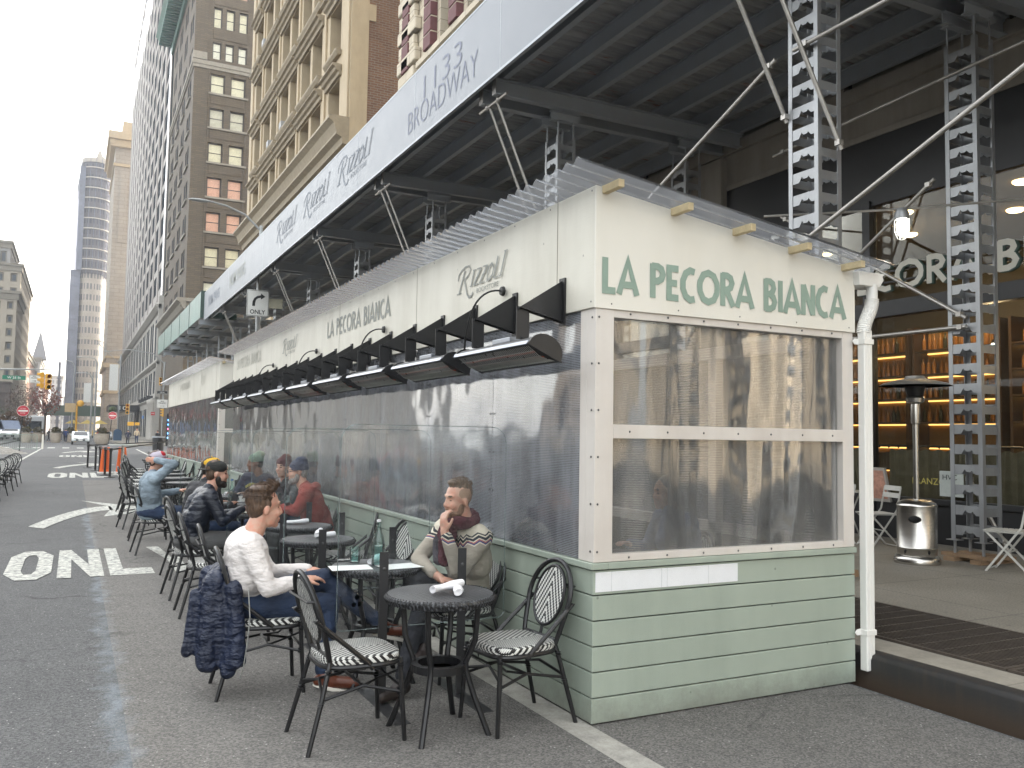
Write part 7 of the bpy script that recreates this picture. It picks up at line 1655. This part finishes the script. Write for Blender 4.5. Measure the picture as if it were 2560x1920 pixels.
def bushball(c, rad, n, mat, parent, name='foliage', leaf=.12):
    b = MB(); rr = random.Random(int(c[0]*97+c[1]))
    for i in range(n):
        v = Vector((rr.gauss(0, 1), rr.gauss(0, 1), rr.gauss(0, 1))).normalized()*rr.uniform(.45, 1.05); p = Vector(c)+Vector((v.x*rad[0], v.y*rad[1], v.z*rad[2])); u = Vector((rr.gauss(0, 1), rr.gauss(0, 1), rr.gauss(0, 1))).normalized()*leaf; w = u.orthogonal().normalized()*leaf*.6; b.quad(p-u-w, p+u-w, p+u+w, p-u+w)
    return b.build(name, mat, parent)
for i, (x, y, lb_) in enumerate(((-1.9, 120, 'stone planter left of the middle walkers'), (-3.9, 121, 'stone planter between plaza figures'), (-.3, 126, 'stone planter right beside the blue walker'), (3.0, 112, 'low wide stone planter behind the high table'), (-5.0, 118, 'leftmost stone planter on the plaza'))):
    r = thing('planter', lb_, 'planter', (x, y, 0), 'stone planters on the plaza'); q = 1.0 if i != 3 else 1.35
    b = MB(); b.lathe([(.45*q, 0), (.62*q, .5), (.60*q, 1.1), (.70*q, 1.15), (.66*q, 1.2), (0, 1.1)], (x, y, 0), 18); b.build('pot', cn, r, smooth=True); bushball((x, y, 1.5), (.55, .5, .45), 160, sh_, r)
r = thing('barrier_fence', 'pale green crowd-control fence round a gravel heap at left', 'fence', (-4, 66, 0)); gf = M('pale green steel', (.26, .33, .28), .5)
for k in range(2):
    x0 = -7.0+k*2.45; b = MB(); x1 = x0+2.35; y = 68; b.tube([(x0, y, .12), (x0, y, 1.15), (x0+.08, y, 1.22), (x1-.08, y, 1.22), (x1, y, 1.15), (x1, y, .12)], .025, 6); b.tube([(x0, y, .25), (x1, y, .25)], .02, 6); b.box(x0-.02, x0+.02, y-.35, y+.35, 0, .03); b.box(x1-.02, x1+.02, y-.35, y+.35, 0, .03); o = b.build('frame', gf, r)
    b = MB()
    for x in np.arange(x0+.12, x1, .12): b.cyl((x, y, .25), (x, y, 1.22), .009, 5)
    b.build('bars', gf, o)
b = MB(); n = 26; vs = []
for i in range(n):
    for j in range(n):
        u, v = i/(n-1), j/(n-1); d = math.sqrt(((u-.5)/.5)**2+((v-.5)/.5)**2); vs.append((-7.6+u*5.0, 62.5+v*5, max(-.02, .75*(1-d)+random.uniform(-.05, .05))))
b.add(vs, [(i*n+j, (i+1)*n+j, (i+1)*n+j+1, i*n+j+1) for i in range(n-1) for j in range(n-1)]); b.build('gravel', M('grey gravel', (.24, .23, .21), .95, var=.5, vs=7, bump=.8, bs=14), kind='stuff', label='heap of grey gravel behind the pale green fence', cat='gravel')
r = thing('traffic_post', 'pale wooden post standing at the end of the lane line', 'post', (-2.2, 80, 0)); b = MB(); b.box(-2.27, -2.13, 80, 80.14, 0, 1.2); b.build('post', MATS['cream panel'], r); 
# vehicles
def car(x, y, label, col, face=-1, k=1.0, name='parked_car', paint_=None):
    r = thing(name, label, 'car', (x, y, 0)); pm = paint_ or M('car paint '+label[:5], col, .22, .1, .05, spec=.7); gm = MATS['window glass dark']
    prof = [(-2.3, .35), (-2.35, .62), (-2.2, .82), (-1.2, .98), (-.55, 1.42), (.9, 1.45), (1.7, 1.05), (2.25, .95), (2.32, .5), (2.25, .33)]
    b = MB(); b.prism([(a*k, c*k) for a, c in prof], (x-.88*k, y, 0), (0, 1, 0), (0, 0, 1), (1.76*k, 0, 0)); b.build('body', pm, r, bevel=.09, smooth=True)
    b = MB(); b.add([(x-.72*k, y-1.22*k, 1.0*k), (x+.72*k, y-1.22*k, 1.0*k), (x+.60*k, y-.62*k, 1.40*k), (x-.60*k, y-.62*k, 1.40*k)], [(0, 1, 2, 3)]); b.build('windscreen', gm, r)
    for s_ in (-1, 1):
        b = MB(); b.add([(x+.892*s_*k, y-.95*k, 1.0*k), (x+.892*s_*k, y+1.4*k, 1.02*k), (x+.892*s_*k, y+.9*k, 1.36*k), (x+.892*s_*k, y-.5*k, 1.36*k)], [(0, 1, 2, 3) if s_ > 0 else (3, 2, 1, 0)]); b.build('side_window', gm, r)
        b = MB(); b.box(x+(.45*s_-.22)*k, x+(.45*s_+.22)*k, y-2.37*k, y-2.3*k, .62*k, .78*k); b.build('headlight', M('lamp lens', (.5, .5, .48), .15), r, bevel=.03)
        b = MB(); b.box(x+(.95*s_-.08)*k, x+(.95*s_+.08)*k, y-.8*k, y-.7*k, 1.0*k, 1.12*k); b.build('mirror', pm, r)
        for yy in (-1.45, 1.4):
            b = MB(); b.cyl((x+.70*s_*k, y+yy*k, .33*k), (x+.90*s_*k, y+yy*k, .33*k), .33*k, 18); w = b.build('wheel', M('tyre', (.02, .02, .02), .8), r); b = MB(); b.cyl((x+.89*s_*k, y+yy*k, .33*k), (x+.91*s_*k, y+yy*k, .33*k), .2*k, 12); b.build('rim', MATS['wire steel'], w)
    b = MB(); b.box(x-.45*k, x+.45*k, y-2.38*k, y-2.33*k, .42*k, .60*k); b.build('grille', bk_, r); b = MB(); b.box(x-.2*k, x+.2*k, y-2.40*k, y-2.38*k, .44*k, .55*k); b.build('number_plate', wsn, r)
car(.75, 108, 'white sedan facing the viewer at the end of the road', (.62, .66, .66)); car(4.6, 150, 'silver car crossing at the far corner', (.4, .4, .4)); car(-9.6, 150, 'pale blue car at the left behind the planters', (.35, .5, .6))
r = thing('bus', 'long white and grey bus crossing the avenue at left', 'bus', (-12, 165, 0)); b = MB(); b.box(-26, -4.2, 165, 167.6, .4, 3.9); b.build('body', M('bus white', (.55, .56, .57), .3), r, bevel=.2)
b = MB(); b.box(-25.5, -4.8, 164.94, 165, 1.6, 3.0); b.build('windows', MATS['window glass dark'], r); b = MB(); b.box(-25.5, -10, 164.9, 164.95, 1.0, 1.5); b.build('stripe', M('bus red', (.3, .05, .05), .4), r)
for x in (-22, -7):
    b = MB(); b.cyl((x, 164.9, .5), (x, 165.2, .5), .5, 16); b.build('wheel', MATS['tyre'], r)
car(-7.6, 135, 'white van with blue windscreen left of the plaza', (.5, .55, .6), k=1.35, name='van')
for i, (x, y) in enumerate(((-.6, 205), (1.6, 210), (4.6, 200))): car(x, y, ['yellow cab beneath the green awning, left one', 'yellow cab beneath the green awning, middle one', 'yellow cab beneath the green awning, right one'][i], (.62, .42, .05), k=1.15, paint_=M('cab yellow', (.62, .40, .04), .25))
r = thing('sidewalk_shed', 'long low green sidewalk shed at the foot of the netted tower', 'sidewalk shed', (2, 300, 0)); b = MB(); b.box(-8, 9, 300, 304, 6.0, 9.2); b.build('hoarding', M('awning green', (.05, .10, .07), .6), r)
b = MB()
for x in np.arange(-8, 9, 2.2): b.box(x, x+.25, 300, 300.25, 0, 6)
b.build('posts', MATS['dark steel'], r)
def tree(x, y, label, h, col, name='street_tree', rad=2.2):
    r = thing(name, label, 'tree', (x, y, 0), 'small trees down the avenue'); b = MB(); rr = random.Random(int(x*13+y)); b.tube([(x, y, 0), (x+.1, y, h*.45), (x, y, h*.6)], [.18, .13, .09], 7); b.build('trunk', M('bark', (.10, .075, .055), .9), r)
    b = MB()
    for i in range(16):
        a = rr.uniform(0, 2*PI); p0 = Vector((x, y, h*rr.uniform(.4, .6))); p1 = p0+Vector((math.cos(a)*rad*.5, math.sin(a)*rad*.5, h*.18)); p2 = p1+Vector((math.cos(a)*rad*.4, math.sin(a)*rad*.3, h*rr.uniform(.1, .25))); b.tube([p0, p1, p2], [.06, .04, .015], 5)
    b.build('limbs', MATS['bark'], r)
    bushball((x, y, h*.72), (rad, rad, h*.30), 700, M('leaf '+label[:6], col, .9, var=.5, vs=.8), r, 'crown', .14)
tree(-4.0, 150, 'reddish thin-leaved young tree beyond the plaza', 8.5, (.22, .08, .06)); tree(-11.5, 145, 'dull green bushy tree behind the gravel heap', 5.2, (.06, .07, .03), rad=3); tree(-7.5, 142, 'brown low bushy tree left of the plaza', 4.2, (.12, .07, .04), rad=2); tree(-9.0, 190, 'bare brown tree in front of the orange building', 10, (.12, .08, .06), rad=3)
b = MB()
for x, z in ((-9.5, 1.5), (-7.6, 1.6)): b.prism([(-1.6, 0), (1.6, 0), (1.2, 1.1), (-1.2, 1.1)], (x, 128, z), UX, (0, 0, 1), (0, 1.2, 0))
b.build('market_tent', M('tent blue', (.3, .36, .5), .7), label='pale blue market tents at the left of the plaza', cat='tent')
for i, (x, y) in enumerate(((-.2, 240), (3.0, 240), (5.8, 235))):
    r = thing('umbrella', ['yellow umbrella at the left beneath the green shed', 'yellow umbrella in the middle beneath the green shed', 'yellow umbrella at the right beneath the green shed'][i], 'umbrella', (x, y, 0), 'yellow umbrellas'); b = MB(); b.lathe([(1.8, 3.2), (0, 4.2)], (x, y, 0), 10); b.build('canopy', M('umbrella yellow', (.6, .45, .1), .7), r); b = MB(); b.cyl((x, y, 0), (x, y, 3.9), .06, 6); b.build('pole', gp, r)
# ---------------------------------------------------------------- give every separate stone course, hood and column its own object
def split_pieces(prefix, single):
    for o in [x for x in SC.objects if x.type == 'MESH' and x.name.split('.')[0] == prefix]:
        me = o.data; n = len(me.vertices); par = list(range(n))
        def find(a):
            while par[a] != a: par[a] = par[par[a]]; a = par[a]
            return a
        for p in me.polygons:
            v = p.vertices; a = find(v[0])
            for q in v[1:]: par[find(q)] = a
        groups = {}
        for p in me.polygons: groups.setdefault(find(p.vertices[0]), []).append(p.index)
        if len(groups) < 2: o.name = single; continue
        for gi, fs in enumerate(groups.values()):
            vid = {}; V = []; F = []
            for f in fs:
                r_ = []
                for v in me.polygons[f].vertices:
                    if v not in vid: vid[v] = len(V); V.append(tuple(me.vertices[v].co))
                    r_.append(vid[v])
                F.append(r_)
            nm = bpy.data.meshes.new(single); nm.from_pydata(V, [], F)
            for m in me.materials: nm.materials.append(m)
            for k, f in enumerate(fs): nm.polygons[k].material_index = me.polygons[f].material_index; nm.polygons[k].use_smooth = me.polygons[f].use_smooth
            c = o.copy(); c.data = nm; c.name = single; COL.objects.link(c)
        bpy.data.objects.remove(o)
for a_, b_ in (('stone_bands', 'stone_band'), ('cornices', 'cornice'), ('sill_courses', 'sill_course'), ('window_hoods', 'window_hood'), ('window_sills', 'window_sill'), ('pilaster_strips', 'pilaster_strip'), ('fins', 'fin'), ('brick_panels', 'brick_panel'), ('entrance_columns', 'entrance_column'), ('stone_panels', 'stone_panel'), ('shop_column', 'shop_column'), ('letter_rails', 'letter_rail')): split_pieces(a_, b_)
# ---------------------------------------------------------------- street air
hz = MB(); hz.box(-210, 210, -70, 780, -1.5, 125); ho = hz.build('haze', None, kind='stuff')
ht = NT('haze'); ht.n.remove(ht.p); pv = ht.a("VolumePrincipled"); pv.inputs['Color'].default_value = (.86, .90, .97, 1); pv.inputs['Density'].default_value = .0006; pv.inputs['Anisotropy'].default_value = .3
ht.t.links.new(pv.outputs[0], ht.o.inputs['Volume']); ho.data.materials.clear(); ho.data.materials.append(ht.m)
